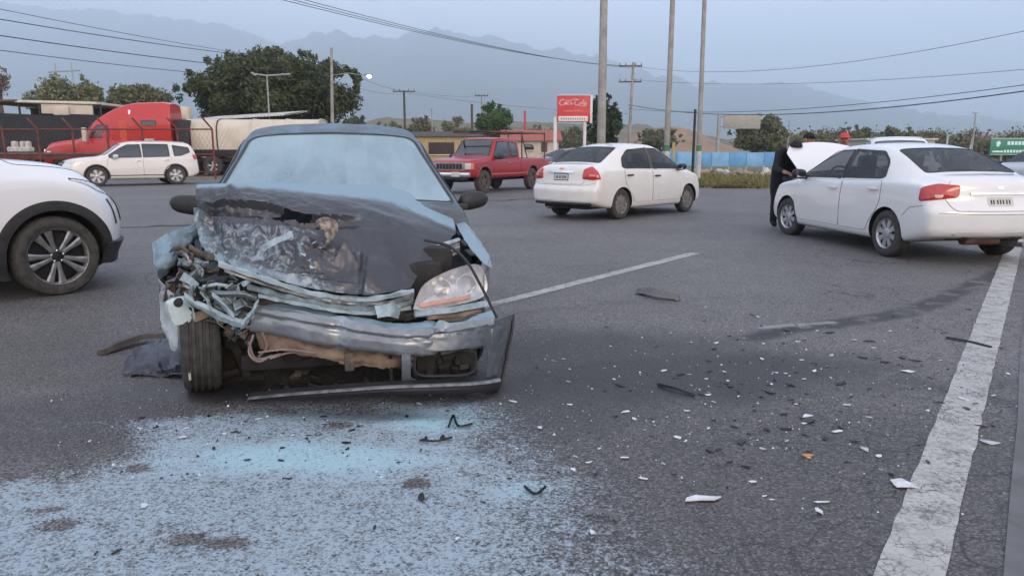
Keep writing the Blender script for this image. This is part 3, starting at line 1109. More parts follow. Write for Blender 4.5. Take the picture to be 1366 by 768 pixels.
# ---- far SUV
def make_far_suv():
    sp = dict(x0=-1.02, x1=4.08, wmax=.955, rr=.06, rf=.08, step=.05,
              zt=[(-1.02, 1.10), (-.95, 1.35), (-.78, 1.60), (-.55, 1.70), (.2, 1.755), (1.2, 1.76), (1.75, 1.70), (1.95, 1.62), (2.55, 1.22), (2.75, 1.16), (3.4, 1.10), (3.85, 1.0), (4.08, .86)],
              zb=[(-1.02, 1.0), (-.6, 1.10), (.5, 1.08), (2.0, 1.05), (2.8, 1.02), (3.6, .92), (4.08, .78)],
              e=[(-1.02, .07), (-.5, .09), (1.2, .09), (2.0, .08), (2.8, .06), (4.08, .05)],
              w=[(-1.02, .88), (-.7, .94), (0, .955), (3.0, .955), (3.6, .93), (4.08, .82)],
              wt=[(-1.02, .70), (-.4, .70), (.5, .70), (1.6, .69), (2.1, .73), (2.65, .80), (3.4, .78), (4.08, .66)],
              zs=[(-1.02, .42), (-.6, .30), (0, .26), (2.9, .26), (4.08, .32)],
              tail=[(.3, .08), (.55, 0), (.8, .02), (1.1, .06), (1.5, .12), (1.7, .2)], tail_plan=.14,
              nose=[(.3, .10), (.5, 0), (.75, .01), (.95, .08), (1.1, .16)], nose_plan=.34,
              arches=[(0, .38, .435, .62, 1.3), (2.86, .38, .435, .62, 1.3)],
              windows=[('front_window', ('left', 'right'), [(1.22, 1.10), (1.24, 1.62), (1.72, 1.60), (1.95, 1.49), (2.40, 1.20), (2.40, 1.08)], .03),
                       ('rear_window', ('left', 'right'), [(.18, 1.13), (.20, 1.63), (1.18, 1.64), (1.18, 1.10)], .04),
                       ('quarter_window', ('left', 'right'), [(-.62, 1.30), (-.58, 1.50), (.06, 1.60), (.02, 1.14), (-.25, 1.16)], .05),
                       ('windscreen', ('top',), [(1.92, -.62), (1.92, .62), (2.55, .75), (2.55, -.75)], .05)],
              panels=[('front_door', ('left', 'right'), [(1.20, .42), (1.20, 1.07), (2.45, 1.05), (2.50, .70), (2.38, .42)], .05),
                      ('rear_door', ('left', 'right'), [(.42, .55), (.15, .80), (.13, 1.11), (1.185, 1.08), (1.185, .42), (.50, .42)], .06)],
              handles={'front_door': (1.38, .97, M['chrome']), 'rear_door': (.32, 1.0, M['chrome'])})
    root, body, bvh = build_vehicle('family_suv', sp, M['white_paint_d'])
    for fr in ('left', 'right'):
        for x in (0, 2.86):
            arc = [(x + math.cos(a) * .45, .38 + math.sin(a) * .45) for a in np.linspace(R(-8), R(188), 20)]
            ribbon('arch_trim', bvh, fr, arc, mat('tan_grey_trim', (.10, .085, .07), .7), root, .07, .01)
        ribbon('sill_trim', bvh, fr, [(.46, .40), (2.42, .40)], M['trim'], root, .05, .008)
        ribbon('roof_rail', bvh, fr, [(-.5, 1.69), (.3, 1.735), (1.4, 1.72)], M['galv'], root, .04, .03)
    patch('grille', bvh, 'front', rounded([(-.5, .66), (-.55, .95), (.55, .95), (.5, .66)], .06), M['trim'], root, off=.01)
    for z in (.72, .79, .86):
        ribbon('grille_bar', bvh, 'front', [(-.48, z), (.48, z)], M['chrome'], root, .025, .02)
    for sg in (1, -1):
        fr = diag_dir(R(sg * 38))
        s = Vector((-math.sin(R(sg * 38)), math.cos(R(sg * 38)), 0))
        u0 = s.dot(Vector((3.80, sg * .74, 0)))
        patch('headlight', bvh, fr, rounded([(u0 - .24, .83), (u0 - .22, .97), (u0 + .24, .99), (u0 + .22, .87)], .03), M['white_lens'], root, off=.008, bulge=.01)
        patch('fog_light', bvh, fr, rounded([(u0 - .10, .50), (u0 - .10, .57), (u0 + .10, .57), (u0 + .10, .50)], .03), M['chrome'], root, off=.008)
        ang = R(180 - sg * 40)
        fr = diag_dir(ang)
        s = Vector((-math.sin(ang), math.cos(ang), 0))
        u0 = s.dot(Vector((-.88, sg * .82, 0)))
        patch('tail_light', bvh, fr, rounded([(u0 - .15, 1.0), (u0 - .16, 1.2), (u0 + .16, 1.2), (u0 + .15, 1.02)], .03), M['red_lens'], root, off=.008, bulge=.01)
        mirror_unit(root, 2.22, sg * .93, 1.14, sg, M['white_paint_d'], 1.3)
    for x in (0, 2.86):
        for sg in (1, -1):
            wheel(root, (x, sg * .83, .385), .385, .25, .265, 'six', sg, rim=M['rim_silver'], dark=M['rim_dusty'], seg=32)
    return root


# ---- near SUV, right side
def make_near_suv():
    sp = dict(x0=-1.0, x1=3.62, wmax=.95, rr=.06, rf=.09, step=.03,
              zt=[(-1.0, 1.10), (-.9, 1.4), (-.6, 1.66), (.2, 1.72), (1.2, 1.72), (1.7, 1.66), (1.9, 1.58), (2.40, 1.30), (2.55, 1.265), (2.9, 1.225), (3.15, 1.16), (3.38, 1.05), (3.52, .95), (3.62, .86)],
              zb=[(-1.0, 1.0), (-.6, 1.10), (.5, 1.09), (2.0, 1.08), (2.6, 1.08), (3.0, 1.03), (3.35, .90), (3.62, .76)],
              e=[(-1.0, .07), (-.5, .09), (1.2, .09), (2.0, .08), (2.6, .09), (3.2, .08), (3.62, .06)],
              w=[(-1.0, .88), (-.7, .93), (0, .95), (3.0, .95), (3.3, .93), (3.55, .87), (3.62, .84)],
              wt=[(-1.0, .70), (-.4, .70), (.5, .70), (1.6, .69), (2.1, .73), (2.6, .80), (3.1, .78), (3.62, .66)],
              zs=[(-1.0, .40), (-.6, .30), (0, .25), (2.9, .25), (3.62, .34)],
              tail=[(.3, .08), (.55, 0), (.8, .02), (1.1, .06), (1.5, .12), (1.7, .2)], tail_plan=.14,
              nose=[(.3, .12), (.42, .02), (.60, 0), (.85, .05), (1.0, .14), (1.2, .3)], nose_plan=.36,
              arches=[(0, .37, .425, .62, 1.3), (2.80, .37, .425, .62, 1.3)],
              windows=[('front_window', ('left', 'right'), [(1.22, 1.13), (1.24, 1.58), (1.72, 1.56), (2.30, 1.26), (2.32, 1.12)], .03),
                       ('rear_window', ('left', 'right'), [(.18, 1.15), (.20, 1.60), (1.18, 1.60), (1.18, 1.13)], .04),
                       ('windscreen', ('top',), [(1.88, -.62), (1.88, .62), (2.44, .76), (2.44, -.76)], .05)],
              panels=[('front_door', ('left', 'right'), [(1.20, .42), (1.20, 1.10), (2.32, 1.08), (2.36, .70), (2.26, .42)], .05),
                      ('rear_door', ('left', 'right'), [(.42, .55), (.15, .80), (.13, 1.12), (1.185, 1.10), (1.185, .42), (.50, .42)], .06),
                      ('bonnet', ('top',), [(2.52, -.76), (2.52, .76), (3.0, .74), (3.26, .58), (3.30, 0), (3.26, -.58), (3.0, -.74)], .08)],
              handles={})
    root, body, bvh = build_vehicle('sport_utility_vehicle', sp, M['white_paint_c'])
    clad = mat('grey_black_cladding', (.022, .021, .021), .65, var=.4, scale=9, bump=.05)
    for fr, sg in (('left', 1), ('right', -1)):
        for x in (0, 2.80):
            # flat arch cladding band
            vs_, fs = [], []
            aa = np.linspace(R(-24), R(204), 40)
            for a in aa:
                for r_, o in ((.415, -.03), (.418, .014), (.46, .018), (.505, .012), (.508, -.01)):
                    zz = .37 + math.sin(a) * r_
                    zz = max(zz, .20)
                    vs_.append(cast(bvh, DIRS[fr], x + math.cos(a) * r_, max(zz, .27), o) if zz > .27 else cast(bvh, DIRS[fr], x + math.cos(a) * r_, .27, o) + Vector((0, 0, zz - .27)))
            for i in range(len(aa) - 1):
                for j in range(4):
                    fs.append((i * 5 + j, i * 5 + j + 1, i * 5 + j + 6, i * 5 + j + 5))
            b = MB()
            b.add(vs_, fs)
            b.build('arch_cladding', clad, root, sharp=60)
        ribbon('sill_cladding', bvh, fr, [(.48, .34), (2.32, .34)], clad, root, .13, .02)
    # front bumper skirt, slim headlight, side vent
    for sg in (1, -1):
        fr = diag_dir(R(sg * 42))
        s = Vector((-math.sin(R(sg * 42)), math.cos(R(sg * 42)), 0))
        u0 = s.dot(Vector((3.30, sg * .78, 0)))
        k = sg
        hl = patch('headlight', bvh, fr, rounded([(u0 - k * .26, .88), (u0 - k * .25, .96), (u0 + k * .02, 1.02), (u0 + k * .28, 1.065), (u0 + k * .30, 1.05), (u0 + k * .05, .95)][::k], .02), M['white_lens'], root, off=.008, bulge=.004)
        ribbon('headlight_rim', bvh, fr, [(u0 - k * .25, .955), (u0 + k * .02, 1.02), (u0 + k * .29, 1.065)], M['black'], hl, .02, .012)
        patch('side_vent', bvh, fr, rounded([(u0 - k * .06, .62), (u0 - k * .055, .86), (u0 - k * .02, .86), (u0 - k * .03, .62)][::k], .012), M['black'], root, off=.008)
    vs_, fs = [], []
    yy = np.linspace(-.93, .93, 37)
    for y in yy:
        for z, o in ((.46, 0), (.455, .035), (.36, .05), (.27, .03), (.25, -.05)):
            vs_.append(cast(bvh, DIRS['front'], y * .985, max(z, .36), o) + Vector((0, 0, min(0, z - .36))))
    for i in range(len(yy) - 1):
        for j in range(4):
            fs.append((i * 5 + j, i * 5 + j + 1, i * 5 + j + 6, i * 5 + j + 5))
    b = MB()
    b.add(vs_, fs)
    b.build('bumper_skirt', clad, root, sharp=50)
    patch('grille', bvh, 'front', rounded([(-.5, .62), (-.55, .86), (.55, .86), (.5, .62)], .06), M['trim'], root, off=.01)
    for sg in (1, -1):
        mirror_unit(root, 2.16, sg * .93, 1.18, sg, M['white_paint_c'], 1.3)
    for x in (0, 2.80):
        for sg in (1, -1):
            wheel(root, (x, sg * .825, .365), .365, .245, .262, 'ten', sg, rim=mat('machined_grey_rim', (.34, .34, .34), .35, metal=.7, var=.4, scale=20), seg=56)
    return root


# ---- old pickup with a ladder rack
def make_pickup():
    sp = dict(x0=-1.15, x1=4.05, wmax=.85, rr=.03, rf=.05, step=.04, sq=1.0,
              zt=[(-1.15, 1.10), (-1.0, 1.11), (.85, 1.11), (.90, 1.16), (.96, 1.72), (1.10, 1.785), (1.9, 1.81), (2.25, 1.78), (2.36, 1.71), (2.80, 1.20), (2.90, 1.16), (3.4, 1.13), (3.9, 1.07), (4.05, 1.0)],
              zb=[(-1.15, 1.03), (.9, 1.04), (2.8, 1.05), (3.5, 1.02), (4.05, .93)],
              e=[(-1.15, .03), (.85, .03), (1.0, .07), (2.2, .07), (2.8, .05), (4.05, .03)],
              w=[(-1.15, .83), (-1, .845), (3.6, .85), (3.9, .83), (4.05, .79)],
              wt=[(-1.15, .80), (.85, .80), (.98, .66), (2.2, .65), (2.8, .76), (3.4, .78), (4.05, .74)],
              zs=[(-1.15, .52), (.5, .46), (3.2, .46), (4.05, .52)],
              nose=[(.5, .02), (.8, 0), (1.1, .03)], nose_plan=.06,
              tail=[(.5, .02), (.8, 0), (1.1, .0)], tail_plan=.03, warp=.4,
              arches=[(0, .42, .44, .58, 1.2), (3.25, .42, .44, .58, 1.2)],
              windows=[('front_window', ('left', 'right'), [(1.62, 1.13), (1.63, 1.67), (2.28, 1.66), (2.64, 1.22), (2.66, 1.12)], .03),
                       ('rear_window', ('left', 'right'), [(1.06, 1.17), (1.10, 1.65), (1.55, 1.67), (1.54, 1.13)], .05),
                       ('windscreen', ('top',), [(2.34, -.60), (2.34, .60), (2.80, .70), (2.80, -.70)], .05)],
              panels=[('front_door', ('left', 'right'), [(1.58, .56), (1.58, 1.08), (2.72, 1.07), (2.76, .85), (2.68, .56)], .04)],
              handles={'front_door': (1.72, .96, M['chrome'])})
    root, body, bvh = build_vehicle('pickup_truck', sp, M['red_paint'])
    # cargo bed opening
    cut = MB()
    cut.box((-.12, 0, 1.0), (1.86, 1.44, .62)).build('bed_cutter', M['under'])
    c = bpy.data.objects['bed_cutter']
    md = body.modifiers.new('cut', 'BOOLEAN')
    md.operation = 'DIFFERENCE'
    md.object = c
    md.solver = 'EXACT'
    md.material_mode = 'TRANSFER'
    bpy.context.view_layer.update()
    dg = bpy.context.evaluated_depsgraph_get()
    body.data = bpy.data.meshes.new_from_object(body.evaluated_get(dg))
    body.modifiers.clear()
    bpy.data.objects.remove(c)
    finish(body.data, True, 35)
    # chromed grille with dark cells
    g = MB()
    g.bbox((4.03, 0, .86), (.06, 1.16, .26), .015)
    gr = g.build('grille', mat('grille_surround', (.30, .24, .23), .4, metal=.4), root)
    for k in range(8):
        b = MB()
        b.bbox((4.062, -.44 + k * .125, .865), (.02, .10, .17), .005)
        b.build('grille_cell', M['black'], gr)
    for sg in (1, -1):
        b = MB()
        b.bbox((4.0, sg * .68, .87), (.08, .22, .20), .02)
        hl = b.build('headlight', M['white_lens'], root)
        b = MB()
        b.bbox((3.95, sg * .815, .87), (.12, .06, .18), .015)
        b.build('indicator', M['amber'], root)
        b = MB()
        b.bbox((-1.15, sg * .76, .82), (.05, .14, .34), .015)
        b.build('tail_light', M['red_lens'], root)
    b = MB()
    b.bbox((4.14, 0, .61), (.12, 1.66, .14), .03)
    b.build('front_bumper', M['chrome'], root)
    b = MB()
    b.bbox((4.13, 0, .50), (.10, 1.5, .10), .03)
    b.build('bumper_valance', M['black'], root)
    b = MB()
    b.bbox((4.21, .34, .62), (.012, .30, .15), .004)
    b.build('number_plate', M['plate'], root)
    b = MB()
    b.bbox((-1.22, 0, .60), (.12, 1.6, .14), .03)
    b.build('rear_bumper', M['galv'], root)
    for fr in ('left', 'right'):
        for x in (0, 3.25):
            arc = [(x + math.cos(a) * .45, .42 + math.sin(a) * .45) for a in np.linspace(R(10), R(170), 20)]
            ribbon('arch_trim', bvh, fr, arc, mat('dusty_red_trim', (.30, .10, .09), .7), root, .05, .012)
        ribbon('side_moulding', bvh, fr, [(.45, .60), (2.85, .60)], mat('pink_faded_moulding', (.40, .17, .16), .7), root, .05, .012)
        ribbon('bed_gap', bvh, fr, [(.88, .55), (.88, 1.06)], M['black'], root, .02, .006)
    u = MB()
    u.bbox((1.6, 0, .42), (4.6, .8, .12), .03)
    u.tube([(0, .7, .42), (0, -.7, .42)], .05)
    u.tube([(3.25, .7, .42), (3.25, -.7, .42)], .05)
    u.build('chassis', M['under'], root)
    # ladder rack over bed and cab
    rk = MB()
    for sg in (1, -1):
        rk.tube([(-1.0, sg * .78, 1.98), (2.75, sg * .74, 1.96)], .028)
    rack = rk.build('ladder_rack', M['rust'], root)
    for x, zb_ in ((-1.0, 1.08), (.72, 1.08)):
        for sg in (1, -1):
            p = MB()
            p.tube([(x, sg * .78, zb_), (x, sg * .77, 2.02)], .024)
            p.build('rack_post', mat('dark_red_steel', (.10, .03, .03), .7), rack)
    for x in (-1.0, -.1, .72, 1.7, 2.7):
        p = MB()
        p.tube([(x, -.77, 1.99), (x, .77, 1.99)], .022)
        p.build('rack_crossbar', M['trim'], rack)
    for sg in (1, -1):
        p = MB()
        p.tube([(.72, sg * .775, 1.90), (.35, sg * .79, 1.10)], .018)
        p.build('rack_brace', M['trim'], rack)
        mirror_unit(root, 2.52, sg * .86, 1.16, sg, M['black'], 1.2)
        dr = MB()
        dr.bbox((1.95, sg * .35, 1.30), (.18, .40, .50), .08)
        dr.build('seat', M['black'], root)
    for x in (0, 3.25):
        for sg in (1, -1):
            wheel(root, (x, sg * .74, .37), .37, .22, .21, 'truck', sg, rim=mat('steel_wheel_dusty', (.11, .09, .08), .7), dark=M['trim'], tyre=mat('dusty_tyre', (.075, .062, .055), .9), seg=28)
    return root


# ------------------------------------------------------------------ the wrecked car
def attr_powder_paint(name, col, powder=(0.22, 0.32, 0.385), metal=0.35, rough=0.38, scratch=(0.36, 0.41, 0.46)):
    """grey paint with powder where the mesh carries it (attribute pw) and bright scraped creases (attribute sc)"""
    t = NT(name)
    o = t.obj()
    pw = t.n('ShaderNodeAttribute', 'Fac', {'attribute_name': 'pw'})
    sc = t.n('ShaderNodeAttribute', 'Fac', {'attribute_name': 'sc'})
    n1 = t.noise(o, 7, 6, 0.7, 0.5)
    n2 = t.noise(o, 70, 4, 0.7)
    s = t.m('ADD', pw, t.m('MULTIPLY', t.m('SUBTRACT', t.m('ADD', n1, t.m('MULTIPLY', n2, 0.35)), 0.68), 0.9))
    f = t.ramp(s, 0.22, 0.80)
    s2 = t.m('ADD', sc, t.m('MULTIPLY', t.m('SUBTRACT', t.noise(o, 11, 6, 0.72, 1.6), 0.5), 1.9))
    f2 = t.m('MULTIPLY', t.ramp(s2, 0.58, 0.92), 0.72)
    c1 = t.mix(t.ramp(n1, 0.3, 0.7), col, tuple(c * 0.7 for c in col))
    c2 = t.mix(f2, c1, scratch)
    t.base(t.mix(f, c2, powder))
    t.p(Roughness=t.m('MULTIPLY_ADD', f, 0.5, rough, clamp=True), Metallic=t.m('MULTIPLY', t.m('SUBTRACT', 1.0, f), metal))
    t.bump(t.m('ADD', t.noise(o, 35, 3, 0.7), t.m('MULTIPLY', n2, 0.4)), 0.12, 0.005)
    return t.mat


def windscreen_mat():
    """glass under a thin film of powder: cloudy, with wiped and run-down streaks"""
    t = NT('powdered_windscreen')
    o = t.obj()
    mp_ = t.n('ShaderNodeMapping', 0, None, Vector=o, Scale=(.8, 3.2, 1.0), Rotation=(0, 0, .25))
    a = t.noise(o, 1.3, 4, .55)
    b = t.noise(mp_, 2.6, 5, .65, .8)
    c = t.noise(o, 60, 3, .7)
    f = t.ramp(t.m('ADD', t.m('MULTIPLY', a, .65), t.m('ADD', t.m('MULTIPLY', b, .40), t.m('MULTIPLY', c, .10))), .38, .72)
    t.base(t.mix(f, (.17, .245, .285), (.29, .395, .45)))
    t.p(Roughness=t.m('MULTIPLY_ADD', f, .45, .25, clamp=True))
    return t.mat


def catmull(ps, t):
    n_ = len(ps) - 1
    i = min(int(t * n_), n_ - 1)
    f = t * n_ - i
    p1, p2 = ps[i], ps[i + 1]
    p0 = ps[i - 1] if i > 0 else p1 + (p1 - p2)
    p3 = ps[i + 2] if i + 2 <= n_ else p2 + (p2 - p1)
    return 0.5 * ((2 * p1) + (p2 - p0) * f + (2 * p0 - 5 * p1 + 4 * p2 - p3) * f * f + (3 * p1 - p0 - 3 * p2 + p3) * f ** 3)


def ridged(p, seed):
    v, a, fr = 0.0, 1.0, 1.0
    for k in range(4):
        n_ = noise.noise(Vector((p[0] * fr + seed * 7.3, p[1] * fr - seed * 3.1, p[2] * fr + k * 5.7)))
        v += a * (0.5 - abs(n_) * 2)
        a *= 0.5
        fr *= 2.1
    return v


def sheet(name, rows, nu, nv, m_, parent, amp=0.0, freq=3.0, seed=1, thick=0.004, hole=None, weight=None, pw=None, sc=None, sharp=28, extra=None):
    """sheet metal through control rows, creased by ridged noise"""
    rows = [[Vector(p) for p in r_] for r_ in rows]
    g = []
    for i in range(nu + 1):
        u = i / nu
        line = []
        for j in range(nv + 1):
            v = j / nv
            line.append(catmull([catmull(r_, v) for r_ in rows], u))
        g.append(line)
    vs_, pwv, scv = [], [], []
    for i in range(nu + 1):
        for j in range(nv + 1):
            a = g[min(i + 1, nu)][j] - g[max(i - 1, 0)][j]
            b = g[i][min(j + 1, nv)] - g[i][max(j - 1, 0)]
            nn = a.cross(b)
            nn = nn.normalized() if nn.length > 1e-9 else Vector((1, 0, 0))
            if nn.x < 0:
                nn = -nn
            u, v = i / nu, j / nv
            w = weight(u, v) if weight else 1.0
            p = g[i][j]
            rg = ridged((p.y * freq, p.z * freq * 1.3, p.x * freq), seed)
            d = amp * w * rg
            if extra:
                d += extra(u, v)
            vs_.append(p + nn * d)
            pwv.append(pw(u, v) if pw else 0.4)
            scv.append((sc(u, v) if sc else 0.3) + 0.25 * w * max(0, rg - 0.45))
    fs = []
    for i in range(nu):
        for j in range(nv):
            if hole and hole((i + .5) / nu, (j + .5) / nv):
                continue
            a = i * (nv + 1) + j
            fs.append((a, a + 1, a + nv + 2, a + nv + 1))
    me = bpy.data.meshes.new(name)
    me.from_pydata([tuple(v) for v in vs_], [], fs)
    for an, vals in (('pw', pwv), ('sc', scv)):
        at_ = me.attributes.new(an, 'FLOAT', 'POINT')
        at_.data.foreach_set('value', vals)
    bm = bmesh.new()
    bm.from_mesh(me)
    loose = [v for v in bm.verts if not v.link_faces]
    bmesh.ops.delete(bm, geom=loose, context='VERTS')
    bm.normal_update()
    tot = sum((f.normal for f in bm.faces), Vector())
    if tot.x < 0:
        bmesh.ops.reverse_faces(bm, faces=bm.faces[:])
    if thick:
        bm.normal_update()
        nr = {v: v.normal.copy() for v in bm.verts}
        bd = [e for e in bm.edges if len(e.link_faces) == 1]
        dup = bmesh.ops.duplicate(bm, geom=bm.verts[:] + bm.edges[:] + bm.faces[:])
        vm = dup['vert_map']
        for v, n_ in nr.items():
            vm[v].co = v.co - n_ * thick
        bmesh.ops.reverse_faces(bm, faces=[f for f in dup['geom'] if isinstance(f, bmesh.types.BMFace)])
        for e in bd:
            a, b = e.verts
            try:
                bm.faces.new((b, a, vm[a], vm[b]))
            except ValueError:
                pass
    bm.to_mesh(me)
    bm.free()
    o = link(name, me, parent, [m_])
    finish(me, True, sharp)
    return o


WRECK_LOC = Vector((-1.617, 6.80, 0))
WRECK_ROT = math.atan2(-0.9729, 0.2313)


def make_wreck():
    rnd = random.Random(11)
    sp = dict(x0=-.93, x1=2.30, wmax=.85, rr=.06, rf=.01, step=.04,
              zt=[(-.93, .98), (-.8, 1.06), (-.45, 1.10), (-.30, 1.16), (.10, 1.36), (.42, 1.46), (.8, 1.525), (1.15, 1.525), (1.38, 1.475), (1.52, 1.405), (1.9, 1.20), (2.22, 1.02), (2.30, .985)],
              zb=[(-.93, .88), (-.6, .965), (0, .98), (1.2, .955), (2.2, .92), (2.30, .90)],
              e=[(-.93, .06), (-.4, .05), (0, .08), (.9, .12), (1.5, .10), (2.3, .05)],
              w=[(-.93, .79), (-.8, .83), (-.3, .85), (2.30, .85)],
              wt=[(-.93, .62), (-.4, .66), (.1, .61), (.9, .605), (1.42, .635), (1.9, .715), (2.30, .80)],
              zs=[(-.93, .34), (-.6, .27), (0, .2), (2.30, .2)],
              tail=[(.2, .10), (.6, 0), (1.0, .08)], tail_plan=.16,
              arches=[(0, .30, .34, .56, 1.2)],
              windows=[('front_window', ('left', 'right'), [(1.03, .995), (1.06, 1.40), (1.30, 1.395), (1.6, 1.28), (2.06, 1.03), (2.08, .975)], .03),
                       ('rear_window', ('left', 'right'), [(.1, 1.04), (.2, 1.22), (.42, 1.37), (1.0, 1.41), (.98, .99), (.2, 1.0)], .05)],
              panels=[('front_door', ('left', 'right'), [(1.0, .32), (1.0, .96), (2.14, .935), (2.16, .60), (2.08, .32)], .05),
                      ('rear_door', ('left', 'right'), [(.36, .44), (.12, .68), (.10, .97), (.985, .955), (.985, .32), (.42, .32)], .06)],
              handles={'front_door': (1.16, .85)})
    paint = powder_paint('dusty_grey_paint', (.075, .09, .11), amount=.72, powder=(.17, .25, .32), scale=2.0)
    root, body, bvh = build_vehicle('wrecked_car', sp, paint)
    tag(root, 'wrecked dark grey sedan with torn-off front end, dusted with pale blue powder', 'car')
    root.location = WRECK_LOC
    root.rotation_euler = (0, 0, WRECK_ROT)
    minv = (Matrix.Translation(WRECK_LOC) @ Matrix.Rotation(WRECK_ROT, 4, 'Z')).inverted()
    camL = minv @ Vector((0, 0, CAM_H))

    def K(px, py, xl):
        """point on the car's own plane x = xl that shows at photo pixel (px, py)"""
        q = minv @ at(px, py, 4.0)
        t = (xl - camL.x) / (q.x - camL.x)
        return camL + (q - camL) * t

    # windscreen under powder
    wsm = windscreen_mat()
    outl = rounded([(1.45, -.575), (1.45, .575), (2.25, .755), (2.25, -.755)], .07)
    ws = patch('windscreen', bvh, 'top', outl, wsm, root, off=.006)
    patch('windscreen_seal', bvh, 'top', outl, M['trim'], ws, off=.010, hole=.022)
    for sg in (1, -1):
        mirror_unit(root, 2.02, sg * .83, .985, sg, M['black'], .95)
    for x, y, st in ((0, .735, 0), (0, -.735, 0), (2.55, .72, .1)):
        wheel(root, (x, y, .30), .30, .185, .20, 'six', 1 if y > 0 else -1, steer=st)
    # exposed front wheel, knocked askew
    c = K(270, 468, 2.72)
    wl = wheel(root, (c.x, c.y, .305), .305, .20, .20, 'six', -1, steer=.16, camber=.03, rim=M['rim_dark'], seg=48)
    tm = MB()
    for k in range(5):
        p = K(251 + .6 * k, 448 + k * 13, 2.99)
        tm.box((p.x + .006, p.y, p.z), (.006, .012 + .003 * (k % 2), .05))
    tm.build('tyre_scuff', mat('chalk_scuff', (.42, .42, .41), .9), root)

    hood_m = attr_powder_paint('bonnet_paint', (.062, .066, .078), metal=.25, rough=.34)
    panel_m = attr_powder_paint('panel_paint', (.27, .285, .30), metal=.5, rough=.26)
    pale = powder_paint('pale_powdered_metal', (.20, .25, .27), amount=.75, powder=(.40, .50, .54), scale=9)
    teal = powder_paint('teal_powdered_metal', (.14, .18, .19), amount=.55, powder=(.30, .39, .42), scale=9)
    grey = mat('scraped_steel', (.28, .28, .28), .45, metal=.6, var=.5, scale=18, bump=.15)
    olive = mat('grimy_steel', (.12, .105, .085), .7, metal=.3, var=.5, scale=14, bump=.2)
    tan = mat('tan_primer', (.27, .195, .14), .75, var=.45, scale=5, col2=(.10, .065, .045), bump=.2)
    dark = mat('engine_grime', (.022, .021, .02), .75, var=.5, scale=9, bump=.3)

    # bonnet: folded crest, steep crumpled face
    rows = [[K(272, 246, 2.32), K(350, 243, 2.26), K(430, 246, 2.22), K(520, 250, 2.16), K(600, 276, 2.14)],
            [K(262, 248, 2.52), K(345, 252, 2.54), K(425, 262, 2.54), K(515, 272, 2.52), K(608, 308, 2.46)],
            [K(260, 268, 2.62), K(340, 280, 2.72), K(425, 288, 2.74), K(515, 294, 2.74), K(603, 316, 2.60)],
            [K(262, 300, 2.72), K(340, 312, 2.86), K(428, 320, 2.88), K(512, 326, 2.88), K(585, 340, 2.76)],
            [K(270, 326, 2.80), K(338, 346, 2.96), K(430, 356, 3.00), K(500, 360, 3.00), K(560, 364, 2.90)],
            [K(284, 346, 2.84), K(345, 368, 3.02), K(425, 386, 3.08), K(490, 393, 3.08), K(548, 384, 2.99)]]

    def hw(u, v):
        return smoothstep(.12, .35, u) * (.35 + .9 * smoothstep(.75, .15, v)) + .08

    crs = []
    cr_ = random.Random(23)
    for k in range(20):
        v0 = cr_.uniform(.02, .62) if k < 15 else cr_.uniform(.55, .95)
        crs.append((cr_.uniform(.30, .95), v0, cr_.choice([.3, .6, -.5, 1.2, -1.0, 1.5]) + cr_.uniform(-.25, .25), cr_.uniform(.012, .030) * (1 if k < 15 else .45) * cr_.choice([1, 1, -1]), cr_.uniform(.05, .10), cr_.uniform(.10, .26), k % 2))

    def hx(u, v):
        d = 0.0
        for u0, v0, an, h_, w_, ln_, kind in crs:
            du, dv = u - u0, v - v0
            s_ = -math.sin(an) * dv + math.cos(an) * du
            t_ = math.cos(an) * dv + math.sin(an) * du
            al = max(0, 1 - (t_ / ln_) ** 2)
            if al <= 0:
                continue
            if kind:
                d += h_ * al * max(0, 1 - abs(s_) / w_)
            else:
                d += h_ * al * max(0, 1 - (s_ / w_ if s_ > 0 else -s_ / (w_ * .2)))
        # the long overhanging fold and the gutters beside the left edge
        f0 = u - (.37 + .10 * v + .02 * math.sin(v * 17))
        d += .042 * max(0, 1 - (abs(f0) / .05 if f0 < 0 else f0 / .012)) * smoothstep(.72, .5, v) * smoothstep(.02, .12, v)
        d -= .045 * max(0, 1 - abs(f0 - .05) / .05) * smoothstep(.72, .5, v)
        d += .020 * max(0, 1 - abs(v - .135) / .022) * smoothstep(.05, .2, u)
        d -= .026 * max(0, 1 - abs(v - .07) / .035) * smoothstep(.15, .3, u)
        d += .022 * max(0, 1 - abs(v - (.66 + .1 * (u - .5))) / .02) * smoothstep(.55, .75, u)
        return d

    def hhole(u, v):
        a = ((v - .40) / .085) ** 2 + ((u - (.43 + .10 * (v - .4) + .010 * math.sin(v * 60))) / .016) ** 2 < 1
        b = ((v - .505) / .018) ** 2 + ((u - .50) / .035) ** 2 < 1
        return a or b

    def hpw(u, v):
        q = smoothstep(.26, .12, u) * .9
        q += .34 * smoothstep(.80, .98, u) * (.6 + .4 * smoothstep(.9, .4, v))
        q += .30 * smoothstep(.6, .2, v) * smoothstep(.45, .8, u)
        q += .30 * smoothstep(.16, .02, v)
        return q * (1 if v < .9 or u < .3 else .6)

    def hsc(u, v):
        return .22 + .45 * smoothstep(.65, .35, v) * smoothstep(.35, .6, u) + .3 * smoothstep(.85, 1, u)
    sheet('bonnet', rows, 130, 150, hood_m, root, amp=.015, freq=4.5, seed=3, thick=.006, hole=hhole, weight=hw, pw=hpw, sc=hsc, extra=hx, sharp=13)
